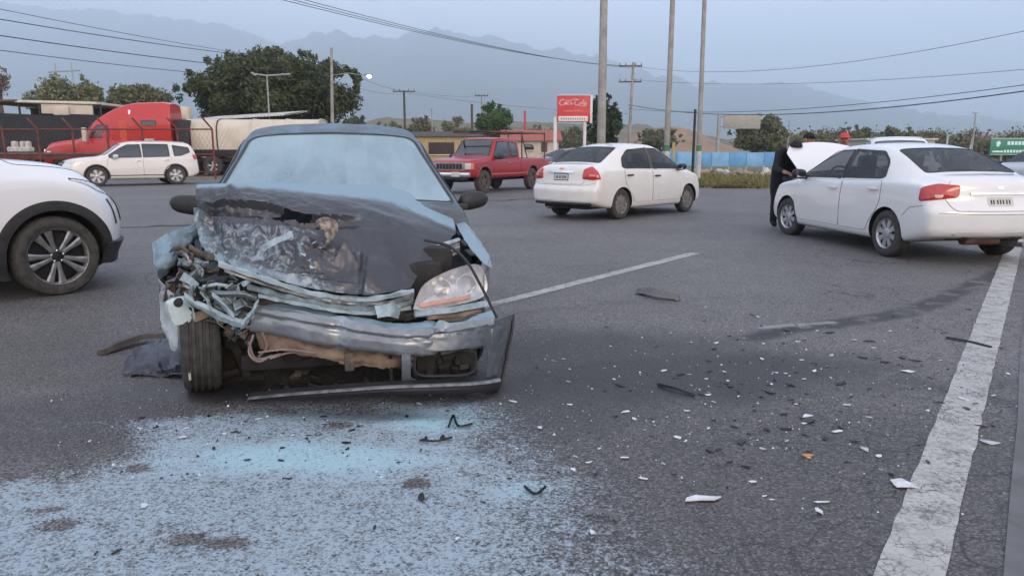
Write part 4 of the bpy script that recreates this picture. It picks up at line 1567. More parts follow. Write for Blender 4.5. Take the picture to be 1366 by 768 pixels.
    # peeled flap of primer beside the tear
    sheet('torn_flap', [[K(423, 296, 2.93), K(437, 290, 2.96), K(449, 294, 2.92)], [K(424, 306, 2.95), K(436, 305, 2.99), K(448, 308, 2.93)], [K(433, 326, 2.97), K(438, 322, 3.0), K(443, 318, 2.95)], [K(425, 332, 2.95), K(430, 331, 2.97), K(434, 329, 2.95)]],
          14, 8, mat('primer_flap', (.34, .28, .22), .6, var=.5, scale=30, col2=(.10, .09, .085)), root, amp=.022, freq=12, seed=5, pw=lambda u, v: .05)
    sheet('torn_flap', [[K(345, 330, 2.98), K(366, 318, 3.0), K(388, 308, 2.98)], [K(352, 336, 3.0), K(372, 324, 3.03), K(392, 316, 3.0)]], 4, 10, pale, root, amp=.008, freq=14, seed=8)
    # spots of bright torn metal along creases
    for k in range(26):
        v = rnd.uniform(.04, .62)
        px_, py_ = 268 + v * 250 + rnd.uniform(-8, 8), rnd.uniform(318, 384)
        if py_ > 345 + v * 60:
            continue
        p = K(px_, py_, 3.02 + .06 * rnd.random())
        b = MB()
        b.add([p + Vector((rnd.uniform(-.01, .01), rnd.uniform(-.022, .022), rnd.uniform(-.012, .012))) for _ in range(4)] + [p - Vector((.02, 0, 0))], [(0, 1, 2), (0, 2, 3), (0, 1, 4), (1, 2, 4), (2, 3, 4), (3, 0, 4)])
        b.build('torn_edge', pale, root, smooth=False)

    # dark machinery behind everything
    e = MB()
    e.bbox((2.55, 0, .50), (.5, 1.30, .55), .05)
    e.bbox((2.72, .30, .50), (.40, .55, .40), .05)
    e.bbox((2.78, -.15, .42), (.34, .45, .42), .05, rot=(.2, .1, .1))
    e.build('engine', dark, root)
    e = MB()
    e.bbox((2.45, 0, .18), (.9, 1.1, .10), .03)
    e.build('undertray', M['under'], root)

    # right-hand fender, mostly intact
    fr = [[K(604, 286, 2.05), K(609, 300, 2.32), K(620, 320, 2.58), K(633, 338, 2.80), K(646, 352, 2.95)],
          [K(610, 272, 2.05), K(623, 300, 2.32), K(637, 322, 2.58), K(650, 343, 2.80), K(657, 360, 2.95)],
          [Vector((2.05, .852, .80)), Vector((2.32, .862, .76)), Vector((2.58, .872, .73)), Vector((2.80, .862, .69)), Vector((2.95, .80, .66))],
          [Vector((2.05, .852, .40)), Vector((2.26, .862, .46)), Vector((2.55, .872, .64)), Vector((2.80, .862, .58)), Vector((2.95, .80, .50))]]
    sheet('fender', fr, 20, 30, panel_m, root, amp=.006, freq=6, seed=2, pw=lambda u, v: .72 * smoothstep(.8, .2, u), sc=lambda u, v: .1)
    for k in range(4):
        b = MB()
        b.bbox(K(603 + k * 8, 298 + k * 13, 2.25 + .18 * k), (.10, .035, .012), .004, rot=(0, .2, .2))
        b.build('fender_clip', dark, root)
    # exposed strips between bonnet edge and fender
    for k in range(6):
        b = MB()
        q = [K(548 + k * 3, 372 - k * 7, 2.86 - .02 * k), K(580 + k * 2, 352 - k * 5, 2.80 - .02 * k), K(612, 336 - k * 3.2, 2.66 - .02 * k)]
        b.tube([catmull(q, t) for t in np.linspace(0, 1, 10)], .010 + .004 * (k % 2), 6)
        b.build('inner_panel_strip', (grey, olive, pale)[k % 3], root)

    # headlight: clear cover over reflectors
    ol = [(551, 412, 3.20), (556, 396, 3.18), (567, 378, 3.14), (598, 361, 3.06), (632, 352, 2.97), (645, 360, 2.94), (650, 384, 2.94), (640, 398, 2.98), (602, 408, 3.10), (568, 414, 3.17)]
    olv = [K(*p) for p in ol]
    cc = sum(olv, Vector()) / len(olv)
    dense = [catmull(olv + [olv[0]], t) for t in np.linspace(0, 1, 41)[:-1]]

    def bowl(name, offs, m_, parent, zoff=0.0):
        vs_, fs = [cc + Vector((offs, 0, 0))], []
        n_ = len(dense)
        for s in (.35, .65, .88, 1.0):
            for p in dense:
                q = cc + (p - cc) * s
                q.x += offs * (1 - s * s) + zoff
                vs_.append(q)
        for j in range(n_):
            fs.append((0, 1 + j, 1 + (j + 1) % n_))
            for r_ in range(3):
                a, b = 1 + r_ * n_ + j, 1 + r_ * n_ + (j + 1) % n_
                fs.append((a, b, b + n_, a + n_))
        b = MB()
        b.add(vs_, fs)
        return b.build(name, m_, parent)
    hl = bowl('headlight', -.07, mat('headlight_reflector', (.68, .68, .70), .3, metal=.55, var=.35, scale=14), root)
    bowl('headlight_cover', .028, glass_mat('clear_plastic', (.65, .67, .70), .80, .08), hl, .012)
    for px_, py_, r_, xo in ((622, 379, .055, 2.975), (590, 383, .045, 3.06)):
        p = K(px_, py_, xo)
        b = MB()
        b.lathe([(-.05, .012), (-.045, r_ * .5), (-.02, r_ * .85), (.0, r_), (.004, r_ * 1.04), (.0, r_ * .96), (-.015, r_ * .78), (-.035, r_ * .45), (-.04, .0)], 24, axis='x', c=p)
        b.build('reflector_bowl', M['chrome'], hl)
    for px_, py_, xo in ((578, 378, 3.10), (588, 372, 3.08), (603, 370, 3.05)):
        b = MB()
        b.lathe([(-.012, .004), (-.006, .012), (.006, .012), (.012, .004)], 10, axis='x', c=K(px_, py_, xo))
        b.build('bulb', mat('bulb_glass', (.85, .66, .45), .1), hl)
    b = MB()
    q = [K(560, 408, 3.165), K(580, 404, 3.13), K(604, 400, 3.075), K(626, 396, 3.0)]
    b.tube([catmull(q, t) for t in np.linspace(0, 1, 10)], .011, 6)
    b.build('indicator_strip', M['amber'], hl)
    # brackets below the headlight
    for k, (a, b_, w_, m_) in enumerate([((553, 419), (650, 405), .020, pale), ((570, 424), (640, 414), .014, tan), ((590, 428), (648, 418), .012, olive), ((540, 424), (562, 416), .02, dark)]):
        b = MB()
        b.tube([K(*a, 3.18), K((a[0] + b_[0]) / 2, (a[1] + b_[1]) / 2 + 2, 3.14), K(*b_, 3.0)], w_, 5)
        b.build('headlight_bracket', m_, root)
    sheet('torn_bracket', [[K(500, 408, 3.16), K(518, 404, 3.18), K(534, 408, 3.14)], [K(503, 424, 3.2), K(518, 422, 3.22), K(532, 425, 3.18)]], 6, 10, pale, root, amp=.012, freq=14, seed=12)
    # rubber seal pulled out of its channel
    b = MB()
    q = [K(566, 320, 2.90), K(598, 328, 2.96), K(622, 348, 3.04), (K(642, 382, 3.14)), K(655, 408, 3.2), K(663, 424, 3.22)]
    b.tube([catmull(q, t) for t in np.linspace(0, 1, 28)], .008, 6)
    b.build('rubber_seal', M['black'], root)

    # radiator support bars
    bars = [[(292, 352), (350, 371), (420, 392), (490, 399), (552, 388)],
            [(300, 360), (370, 384), (440, 401), (500, 405), (551, 396)],
            [(330, 382), (390, 398), (450, 408), (505, 411), (551, 402)],
            [(345, 394), (400, 405), (450, 414), (500, 417), (548, 410)],
            [(430, 398), (470, 404), (520, 403), (552, 392)]]
    for k, bp in enumerate(bars):
        q = [K(x, y, 3.06 + .012 * k + .02 * math.sin(i)) for i, (x, y) in enumerate(bp)]
        line = [catmull(q, t) for t in np.linspace(0, 1, 30)]
        hgt = (.016, .010, .018, .012, .008)[k]
        vs_, fs = [], []
        for i, p in enumerate(line):
            z = hgt * (1 + .25 * math.sin(i * 1.7 + k))
            for dx, dz in ((0, z), (.02, z * .6), (.02, -z * .6), (0, -z)):
                vs_.append(p + Vector((dx + .004 * rnd.uniform(-1, 1), 0, dz)))
        for i in range(len(line) - 1):
            for j in range(3):
                a = i * 4 + j
                fs.append((a, a + 1, a + 5, a + 4))
        b = MB()
        b.add(vs_, fs)
        b.build('radiator_bar', (pale, grey, teal, pale, grey)[k], root, sharp=25)
    sheet('radiator', [[K(330, 372, 2.96), K(440, 396, 3.0), K(552, 386, 2.96)], [K(335, 420, 3.0), K(440, 430, 3.04), K(556, 426, 3.0)]], 12, 40, olive, root, amp=.02, freq=12, seed=21)

    # bumper beam: rounded channel bent in the middle
    top = [(337, 404), (380, 410), (440, 421), (495, 431), (545, 437), (600, 431), (660, 420)]
    bot = [(333, 442), (385, 452), (440, 463), (490, 470), (545, 474), (600, 470), (655, 462)]
    xs_ = [3.02, 3.10, 3.17, 3.22, 3.26, 3.24, 3.10]
    rws = []
    for s, dx, lift in ((0, -.10, 3), (0, -.03, -2), (.04, .0, 0), (.28, .028, 0), (.40, .018, 0), (.60, .030, 0), (.92, .025, 0), (1.0, -.01, 0), (1.0, -.08, 2)):
        rws.append([K(a[0] + (b_[0] - a[0]) * s, a[1] + (b_[1] - a[1]) * s - lift * 2, x_ + dx) for a, b_, x_ in zip(top, bot, xs_)])
    sheet('bumper_beam', rws, 40, 90, panel_m, root, amp=.011, freq=5, seed=31,
          pw=lambda u, v: .75 * smoothstep(.34, .16, u) + .12, sc=lambda u, v: .35 + .3 * math.exp(-((v - .38) / .06) ** 2), weight=lambda u, v: .6 + 1.6 * math.exp(-((v - .78) / .06) ** 2),
          extra=lambda u, v: -.02 * math.exp(-((v - .38) / .035) ** 2) - .03 * math.exp(-((v - .80) / .03) ** 2))
    # ripped bumper cover with its fog lamp opening
    cols = [(536, 3.27), (570, 3.28), (612, 3.26), (645, 3.18), (664, 3.04), (677, 2.92)]
    tops = [446, 446, 442, 434, 426, 418]
    bots = [514, 518, 519, 518, 515, 500]
    rws = []
    for s in (0, .12, .3, .5, .72, .9, 1.0):
        rws.append([K(c_[0] + (7 if i == 5 else 0) * (1 - s) - (8 if i == 5 else 0) * s, t_ + (b_ - t_) * s, c_[1] + .02 * math.sin(s * math.pi)) for i, (c_, t_, b_) in enumerate(zip(cols, tops, bots))])

    def fog(u, v):
        return (max(abs((v - .36) / .29), abs((u - .57) / .24)) < 1) and (abs((v - .36) / .29) ** 3 + abs((u - .57) / .24) ** 3 < 1.3)
    cover_m = attr_powder_paint('bumper_cover_paint', (.15, .17, .19), metal=.4, rough=.35)
    cov = sheet('bumper_cover', rws, 44, 70, cover_m, root, amp=.005, freq=7, seed=41, hole=fog, pw=lambda u, v: .12, sc=lambda u, v: .25 + .5 * math.exp(-((u - .05) / .1) ** 2) * smoothstep(.6, .3, v))
    b = MB()
    q = [K(684, 419, 2.90), K(683, 440, 2.93), K(677, 470, 2.98), K(670, 505, 3.02), K(665, 522, 3.05)]
    b.tube([catmull(q, t) for t in np.linspace(0, 1, 16)], .012, 6)
    b.build('cover_edge', M['black'], cov)
    b = MB()
    lp = [K(594 + 41 * math.copysign(abs(math.cos(a)) ** .5, math.cos(a)), 484 + 17 * math.copysign(abs(math.sin(a)) ** .5, math.sin(a)) - 2 * math.cos(a), 3.24 - .03 * math.cos(a)) for a in np.linspace(0, 2 * math.pi, 40)]
    b.tube(lp, .008, 6)
    b.build('fog_lamp_rim', M['trim'], cov)
    b = MB()
    b.bbox(K(596, 484, 3.10), (.04, .34, .16), .02)
    b.build('fog_lamp_back', dark, cov)
    for k in range(9):
        p0 = K(rnd.uniform(565, 630), rnd.uniform(472, 500), 3.16)
        b = MB()
        b.bbox(p0, (rnd.uniform(.02, .05), rnd.uniform(.02, .06), rnd.uniform(.01, .03)), .004, rot=(rnd.uniform(-1, 1), rnd.uniform(-1, 1), 0))
        b.build('broken_bracket', dark, root)
    # duct frame beside it
    for a in ([(520, 473), (523, 510), (548, 512)], [(536, 474), (540, 508)], [(518, 490), (548, 486)], [(550, 480), (556, 510)]):
        b = MB()
        b.tube([K(*p, 3.16) for p in a], .010, 5)
        b.build('duct_frame', dark, root)
    # tan crossmember
    rws = [[K(340, 438, 3.02), K(400, 452, 3.08), K(460, 466, 3.12), K(520, 472, 3.15), K(552, 472, 3.15)],
           [K(345, 458, 3.05), K(400, 466, 3.11), K(460, 478, 3.15), K(520, 484, 3.17), K(552, 486, 3.16)],
           [K(350, 472, 3.04), K(400, 480, 3.09), K(460, 490, 3.13), K(520, 498, 3.15), K(552, 502, 3.14)]]
    sheet('crossmember', rws, 18, 60, tan, root, amp=.012, freq=9, seed=51, hole=lambda u, v: u > .72 + .22 * math.exp(-((v - .55) / .06) ** 2) + .06 * math.sin(v * 30))
    b = MB()
    b.bbox(K(466, 482, 3.15), (.02, .05, .10), .006)
    b.build('tow_plate', olive, root)
    # dangling cables
    for pts in ([(338, 446), (332, 470), (345, 482), (362, 474)], [(350, 444), (356, 462), (345, 476)], [(345, 470), (380, 466), (420, 470)], [(360, 478), (390, 470), (430, 474)], [(332, 456), (342, 478), (375, 472)]):
        b = MB()
        q = [K(x, y, 3.10 + rnd.uniform(-.03, .03)) for x, y in pts]
        b.tube([catmull(q, t) for t in np.linspace(0, 1, 14)], .006, 5)
        b.build('cable', mat('dusty_cable', (.26, .20, .18), .8), root)

    # torn left-hand fender
    sheet('torn_fender', [[K(264, 298, 2.30), K(238, 306, 2.48), K(216, 315, 2.62), K(203, 324, 2.72)],
                          [K(264, 306, 2.36), K(242, 318, 2.54), K(222, 330, 2.68), K(205, 338, 2.78)],
                          [K(262, 316, 2.40), K(246, 332, 2.60), K(230, 348, 2.74), K(208, 356, 2.80)],
                          [K(260, 320, 2.40), K(244, 340, 2.58), K(230, 356, 2.72), K(213, 374, 2.80)]],
          24, 28, attr_powder_paint('torn_fender_paint', (.12, .15, .17), metal=.3), root, amp=.016, freq=8, seed=61, pw=lambda u, v: .85 * smoothstep(.9, .45, u), thick=.006)
    sheet('fender_lining', [[K(262, 308, 2.30), K(240, 330, 2.5), K(214, 340, 2.66)], [K(258, 360, 2.45), K(236, 380, 2.6), K(212, 392, 2.72)]], 10, 14, dark, root, amp=.03, freq=8, seed=62)
    sheet('torn_fender_skirt', [[K(212, 372, 2.80), K(222, 384, 2.86), K(232, 392, 2.9)], [K(214, 410, 2.82), K(224, 420, 2.88), K(236, 420, 2.92)], [K(218, 440, 2.84), K(228, 448, 2.9), K(238, 442, 2.94)], [K(230, 466, 2.86), K(234, 468, 2.9), K(238, 462, 2.92)]],
          18, 10, attr_powder_paint('skirt_paint', (.34, .37, .39), metal=.2, powder=(.44, .50, .53)), root, amp=.014, freq=10, seed=63, pw=lambda u, v: .6 * smoothstep(0, .5, u), thick=.006)
    # washer bottle
    b = MB()
    p = K(240, 414, 2.97)
    b.bbox(p, (.09, .125, .15), .045, rot=(.2, .1, .3))
    bt = b.build('washer_bottle', mat('milky_plastic', (.55, .64, .64), .5, var=.25, scale=10), root)
    b = MB()
    b.lathe([(-.01, .022), (.02, .022), (.024, .016), (.024, 0)], 14, axis='x', c=p + Vector((.035, .005, .05)))
    b.build('bottle_neck', dark, bt)
    # bent channel above the wheel
    def strip(name, pts, wid, m_, seed, amp=.006, thick=.006):
        a = [K(x, y - wid / 2, xl + .012) for x, y, xl in pts]
        mid = [K(x, y, xl + .03) for x, y, xl in pts]
        c_ = [K(x, y + wid / 2, xl) for x, y, xl in pts]
        return sheet(name, [a, mid, c_], 6, max(8, 5 * len(pts)), m_, root, amp=amp, freq=14, seed=seed, thick=thick)
    strip('bent_channel', [(246, 396, 3.02), (275, 412, 3.05), (305, 426, 3.08), (326, 432, 3.08)], 12, pale, 71)
    strip('bent_channel', [(322, 434, 3.08), (334, 420, 3.07), (345, 402, 3.04)], 12, pale, 72)
    strip('bent_channel', [(262, 384, 3.0), (292, 392, 3.04), (322, 392, 3.05), (343, 398, 3.04)], 8, teal, 73)
    strip('bent_channel', [(283, 394, 3.06), (300, 408, 3.08), (312, 424, 3.08)], 9, pale, 74)
    sheet('bracket_plate', [[K(268, 388, 2.98), K(300, 392, 3.0), K(335, 400, 3.0)], [K(272, 402, 3.0), K(300, 416, 3.02), K(328, 424, 3.02)]], 10, 16, teal, root, amp=.025, freq=16, seed=75, hole=lambda u, v: noise.noise(Vector((u * 7, v * 9, 3))) > .28)
    # folded inner metal, grimy
    for k in range(11):
        x0_, y0_ = 226 + k * 4.2 + rnd.uniform(-4, 4), 330 + rnd.uniform(0, 34)
        strip('folded_panel', [(x0_, y0_, 2.72), (x0_ + rnd.uniform(10, 20), y0_ + rnd.uniform(-6, 10), 2.78 + .02 * rnd.random()), (x0_ + rnd.uniform(24, 38), y0_ + rnd.uniform(2, 20), 2.82)], rnd.uniform(6, 14), (olive, grey, teal, olive)[k % 4], 80 + k, amp=.02)
    # loose brackets, clips, hose stubs
    for k in range(84):
        if k < 52:
            px_, py_ = rnd.uniform(248, 345), rnd.uniform(372, 412)
            xl = 3.0 + rnd.uniform(-.04, .05)
        elif k < 68:
            px_, py_ = rnd.uniform(286, 345), rnd.uniform(418, 452)
            xl = 3.0 + rnd.uniform(-.05, .03)
        else:
            px_, py_ = rnd.uniform(222, 262), rnd.uniform(372, 400)
            xl = 2.86 + rnd.uniform(-.04, .05)
        p = K(px_, py_, xl)
        m_ = rnd.choice([pale, pale, teal, grey, olive, dark] if k < 52 else [olive, dark, grey, teal, tan])
        b = MB()
        rot = (rnd.uniform(-1.2, 1.2), rnd.uniform(-1.2, 1.2), rnd.uniform(-1.2, 1.2))
        if k % 7 == 0:
            d = Euler(rot).to_matrix()
            L_ = rnd.uniform(.03, .075)
            b.tube([p + d @ Vector((0, -L_, 0)), p + d @ Vector((.012, 0, .01)), p + d @ Vector((0, L_, rnd.uniform(-.03, .03)))], rnd.uniform(.005, .013), 7)
            b.build('hose_stub', m_, root)
        else:
            d = Euler(rot).to_matrix()
            L_, W_ = rnd.uniform(.025, .065), rnd.uniform(.012, .035)
            pl = [(-L_, -W_, 0), (-L_, W_, 0), (0, W_ * rnd.uniform(.5, 1.2), .012), (L_, W_, rnd.uniform(-.03, .03)), (L_ * rnd.uniform(.6, 1), -W_, rnd.uniform(-.03, .03)), (0, -W_ * rnd.uniform(.4, 1), .012)]
            top_ = [p + d @ Vector(q) for q in pl]
            nn = d @ Vector((0, 0, -.006))
            b.add(top_ + [q + nn for q in top_], [(0, 1, 2, 5), (5, 2, 3, 4), (6, 11, 8, 7), (11, 10, 9, 8)] + [(i, i + 6, (i + 1) % 6 + 6, (i + 1) % 6) for i in range(6)])
            b.build('broken_bracket', m_, root, smooth=False)
    # suspension parts showing beside the wheel
    b = MB()
    b.tube([K(300, 440, 2.72), K(318, 470, 2.8), K(330, 500, 2.8)], .03, 8)
    b.tube([K(296, 500, 2.7), K(350, 486, 2.7), K(420, 488, 2.7)], .025, 8)
    b.build('suspension_arm', dark, root)
    sheet('wheel_backing', [[K(282, 412, 2.62), K(320, 420, 2.62), K(350, 430, 2.62)], [K(290, 510, 2.62), K(330, 512, 2.62), K(352, 508, 2.62)]], 8, 8, dark, root, amp=.02, freq=9, seed=91)
    b = MB()
    b.bbox(K(268, 420, 2.98), (.03, .09, .05), .01, rot=(.3, 0, .2))
    b.build('mud_flap_scrap', tan, root)

    # lower lip torn down to the road
    for nm, dz, hh, m_ in (('lower_lip', 0, .020, M['black']), ('lip_strip', .020, .007, grey)):
        pts = [(331, 534, 3.28), (390, 529, 3.33), (450, 525, 3.38), (520, 521, 3.40), (590, 519, 3.38), (640, 517, 3.30), (667, 513, 3.18)]
        q = [K(*p) for p in pts]
        line = [catmull(q, t) for t in np.linspace(0, 1, 40)]
        vs_, fs = [], []
        for i, p in enumerate(line):
            hh_ = hh * (.55 + .9 * i / 39)
            zc = p.z + dz * (.6 + .8 * i / 39)
            for dx, dz2 in ((-.10 if nm == 'lower_lip' else -.02, hh_), (.0, hh_), (.012, 0), (.0, -hh_), (-.10 if nm == 'lower_lip' else -.02, -hh_)):
                vs_.append(Vector((p.x + dx + (.012 if nm == 'lip_strip' else 0), p.y, max(.012 + .006 * i / 40, zc + dz2))))
        for i in range(39):
            for j in range(5):
                a, b_ = i * 5 + j, i * 5 + (j + 1) % 5
                fs.append((a, b_, b_ + 5, a + 5))
        fs += [(0, 1, 2, 3, 4), tuple(195 + i for i in (4, 3, 2, 1, 0))]
        b = MB()
        b.add(vs_, fs)
        b.build(nm, m_, root, sharp=50)
    return root


make_wreck()


# ------------------------------------------------------------------ the other vehicles, placed
def place(o, x, y, head, label, cat, z=0.0):
    o.location = (x, y, z)
    o.rotation_euler = (0, 0, R(head))
    return tag(o, label, cat)


place(make_yaris(), 5.55, 9.40, 97, 'white sedan with raised bonnet and silver spoked wheels, stopped across the solid edge line', 'car')
place(make_aveo(), 1.58, 15.2, 46, 'white saloon car with closed bonnet, black door handles and dusty wheel covers', 'car')
place(make_far_suv(), -14.35, 31.3, -144, 'pearl white family SUV with roof rails passing the red pipe fence', 'car')
place(make_near_suv(), -4.26 - 2.8 * math.cos(R(50)) - .825 * math.sin(R(50)), 6.78 - 2.8 * math.sin(R(50)) + .825 * math.cos(R(50)), 50,
      'white SUV with black wheel arch cladding and ten-spoke grey rims beside the wreck', 'car')
place(make_pickup(), .03, 27.2, -120, 'faded red pickup truck with a dark steel ladder rack', 'pickup truck')


# ------------------------------------------------------------------ ground
ROAD_H = R(54.5)
rd = Vector((math.cos(ROAD_H), math.sin(ROAD_H), 0))
rn = Vector((math.sin(ROAD_H), -math.cos(ROAD_H), 0))


def flat(name, pts, z, m_, n=0, jit=0.0):
    if n:
        q = []
        for i in range(len(pts)):
            a, b = Vector((*pts[i][:2], 0)), Vector((*pts[(i + 1) % len(pts)][:2], 0))
            for k in range(n):
                p = a + (b - a) * k / n
                if k:
                    p += Vector((noise.noise(p * 6), noise.noise(p * 6 + Vector((9, 3, 1))), 0)) * jit
                q.append(p)
        pts = q
    me = bpy.data.meshes.new(name)
    me.from_pydata([(p[0], p[1], z) for p in pts], [], [tuple(range(len(pts)))])
    bm = bmesh.new()
    bm.from_mesh(me)
    bm.normal_update()
    if bm.faces[:][0].normal.z < 0:
        bmesh.ops.reverse_faces(bm, faces=bm.faces[:])
    bmesh.ops.triangulate(bm, faces=bm.faces[:])
    bm.to_mesh(me)
    bm.free()
    return tag(link(name, me, None, [m_]), kind='structure')


def np_noise(x, y, scale, oct_=4, seed=0, rough=.55):
    """fractal value noise in numpy, 0..1"""
    g_ = np.random.default_rng(100 + seed)
    tab = g_.random((256, 256))
    out, amp, tot = np.zeros_like(x), 1.0, 0.0
    f_ = scale
    for o_ in range(oct_):
        u, v = x * f_ + 37.7 * o_ + 500, y * f_ + 11.3 * o_ + 500
        i, j = np.floor(u).astype(int), np.floor(v).astype(int)
        fu, fv = u - i, v - j
        fu, fv = fu * fu * (3 - 2 * fu), fv * fv * (3 - 2 * fv)
        n00, n10 = tab[i % 256, j % 256], tab[(i + 1) % 256, j % 256]
        n01, n11 = tab[i % 256, (j + 1) % 256], tab[(i + 1) % 256, (j + 1) % 256]
        out += amp * ((n00 * (1 - fu) + n10 * fu) * (1 - fv) + (n01 * (1 - fu) + n11 * fu) * fv)
        tot += amp
        amp *= rough
        f_ *= 2.03
    return out / tot


def near_road_masks(X, Y):
    """where powder, oil, stains, tyre marks and edge cracking lie on the near carriageway"""
    nz = {k: np_noise(X, Y, k, 4, i) for i, k in enumerate((.9, 2.4, 9.0))}

    def nn(sc):
        return nz[.9 if sc < 2 else (2.4 if sc < 8 else 9.0)] - .5

    def ramp(v, lo, hi, p=0.0, q=1.0):
        t_ = np.clip((v - lo) / (hi - lo), 0, 1)
        t_ = t_ * t_ * (3 - 2 * t_)
        return p + (q - p) * t_

    def line_d(a, b, n_=0.0, sc=1.2):
        d = (b - a).normalized()
        return (X - a.x) * -d.y + (Y - a.y) * d.x + n_ * nn(sc)

    def ell(c, rx, ry, ang=0.0, n_=.5, sc=3.0):
        ca, sa = math.cos(ang), math.sin(ang)
        dx, dy = X - c.x, Y - c.y
        return np.hypot((dx * ca + dy * sa) / rx, (dy * ca - dx * sa) / ry) + n_ * nn(sc)

    stain = np.zeros_like(X)
    for c, rx, ry, an, am in [(gp(860, 505), 1.7, .62, .12, .85), (gp(760, 470), 1.3, .7, .3, .7), (gp(720, 560), .8, .45, .2, .6), (gp(1040, 520), 1.3, .30, .1, .45), (gp(60, 560), 1.2, .5, 0, .5), (gp(1000, 640), 3.2, 1.7, .2, .36), (gp(150, 480), 2.2, .8, 0, .35)]:
        stain = np.maximum(stain, ramp(ell(c, rx, ry, an, 1.3, 1.5), 1.2, .3) * am)
    for pts, wd, am in [([(990, 455), (1060, 438), (1130, 430), (1230, 410), (1330, 366)], .15, 1.0), ([(1180, 424), (1270, 400), (1345, 352)], .08, .6),
                        ([(690, 545), (900, 505), (1100, 500), (1366, 512)], .16, .45), ([(960, 470), (1120, 492), (1366, 545)], .20, .65), ([(560, 440), (760, 410), (960, 398)], .12, .25)]:
        q = [gp(*p) for p in pts]
        dense = [catmull(q, t_) for t_ in np.linspace(0, 1, 26)]
        dm = np.full_like(X, 9.0)
        for p0, p1 in zip(dense[:-1], dense[1:]):
            ex, ey = p1.x - p0.x, p1.y - p0.y
            t_ = np.clip(((X - p0.x) * ex + (Y - p0.y) * ey) / (ex * ex + ey * ey + 1e-9), 0, 1)
            dm = np.minimum(dm, np.hypot(X - p0.x - ex * t_, Y - p0.y - ey * t_))
        stain = np.maximum(stain, ramp(dm + .10 * nn(3), wd, wd * .35) * am * ramp(nz[9.0], .25, .55))
    q0, q1 = gp(1018, 437), gp(1112, 430)
    t_ = np.clip(((X - q0.x) * (q1.x - q0.x) + (Y - q0.y) * (q1.y - q0.y)) / (q1 - q0).length_squared, 0, 1)
    scrape = ramp(np.hypot(X - q0.x - (q1.x - q0.x) * t_, Y - q0.y - (q1.y - q0.y) * t_) + .05 * nn(9), .05, .012)
    r_edge = line_d(gp(690, 540), gp(990, 768), .8, 1.6) * -1
    t_edge = line_d(gp(40, 566), gp(640, 512), .5, 2.5) * -1
    pm = ramp(r_edge, -.30, .65) * ramp(t_edge, -.16, .36)
    pm *= ramp(nz[.9], .20, .52, .5, 1.0)
    pm *= ramp(ell(gp(10, 612), .6, .30, 0, 1.1), .5, 1.3, .2, 1.0)
    pm *= ramp(ell(gp(200, 545), .5, .16, 0, 1.0), .4, 1.2, .35, 1.0)
    heavy = np.maximum(ramp(ell(gp(585, 562), .36, .24, 0, 1.4), 1.25, .1), ramp(ell(gp(370, 610), .85, .26, 0, 1.7, 2), 1.25, .0))
    heavy = np.maximum(heavy, ramp(ell(gp(705, 655), .40, .18, .3, 1.3), 1.1, .1) * .8)
    heavy = np.maximum(heavy, ramp(ell(gp(430, 556), .7, .10, 0, 1.5), 1.1, .1) * .6)
    for q, rx, ry in ((gp(183, 626), .075, .045), (gp(555, 645), .07, .045), (gp(250, 720), .085, .03), (gp(300, 724), .08, .035), (gp(85, 700), .09, .05), (gp(66, 680), .08, .03), (gp(455, 568), .06, .04)):
        hole = ramp(ell(q, rx * 1.1, ry * 1.2, 0, 1.5, 14), .55, 1.25, .12, 1.0)
        pm *= hole
        heavy *= hole
    oil = np.maximum(ramp(ell(gp(430, 520), .95, .26, 0, 1.0, 3), 1.15, .4), ramp(ell(gp(500, 556), .5, .10, 0, 1.4, 3), 1.1, .3) * .7)
    oil = np.maximum(oil, ramp(ell(gp(230, 520), .55, .16, 0, 1.0, 3), 1.1, .3) * .8)
    pm *= 1 - .75 * ramp(ell(gp(430, 530), .85, .12, 0, 1.2), 1.1, .4)
    crk = ramp(np.abs(line_d(gp(1212, 768), gp(1352, 332), .7, 1.0)), .85, .15)
    joint = np.zeros_like(X)
    return dict(powder=pm, heavy=heavy * pm, stain=stain, oil=oil, edgecrack=crk, scrape=scrape)


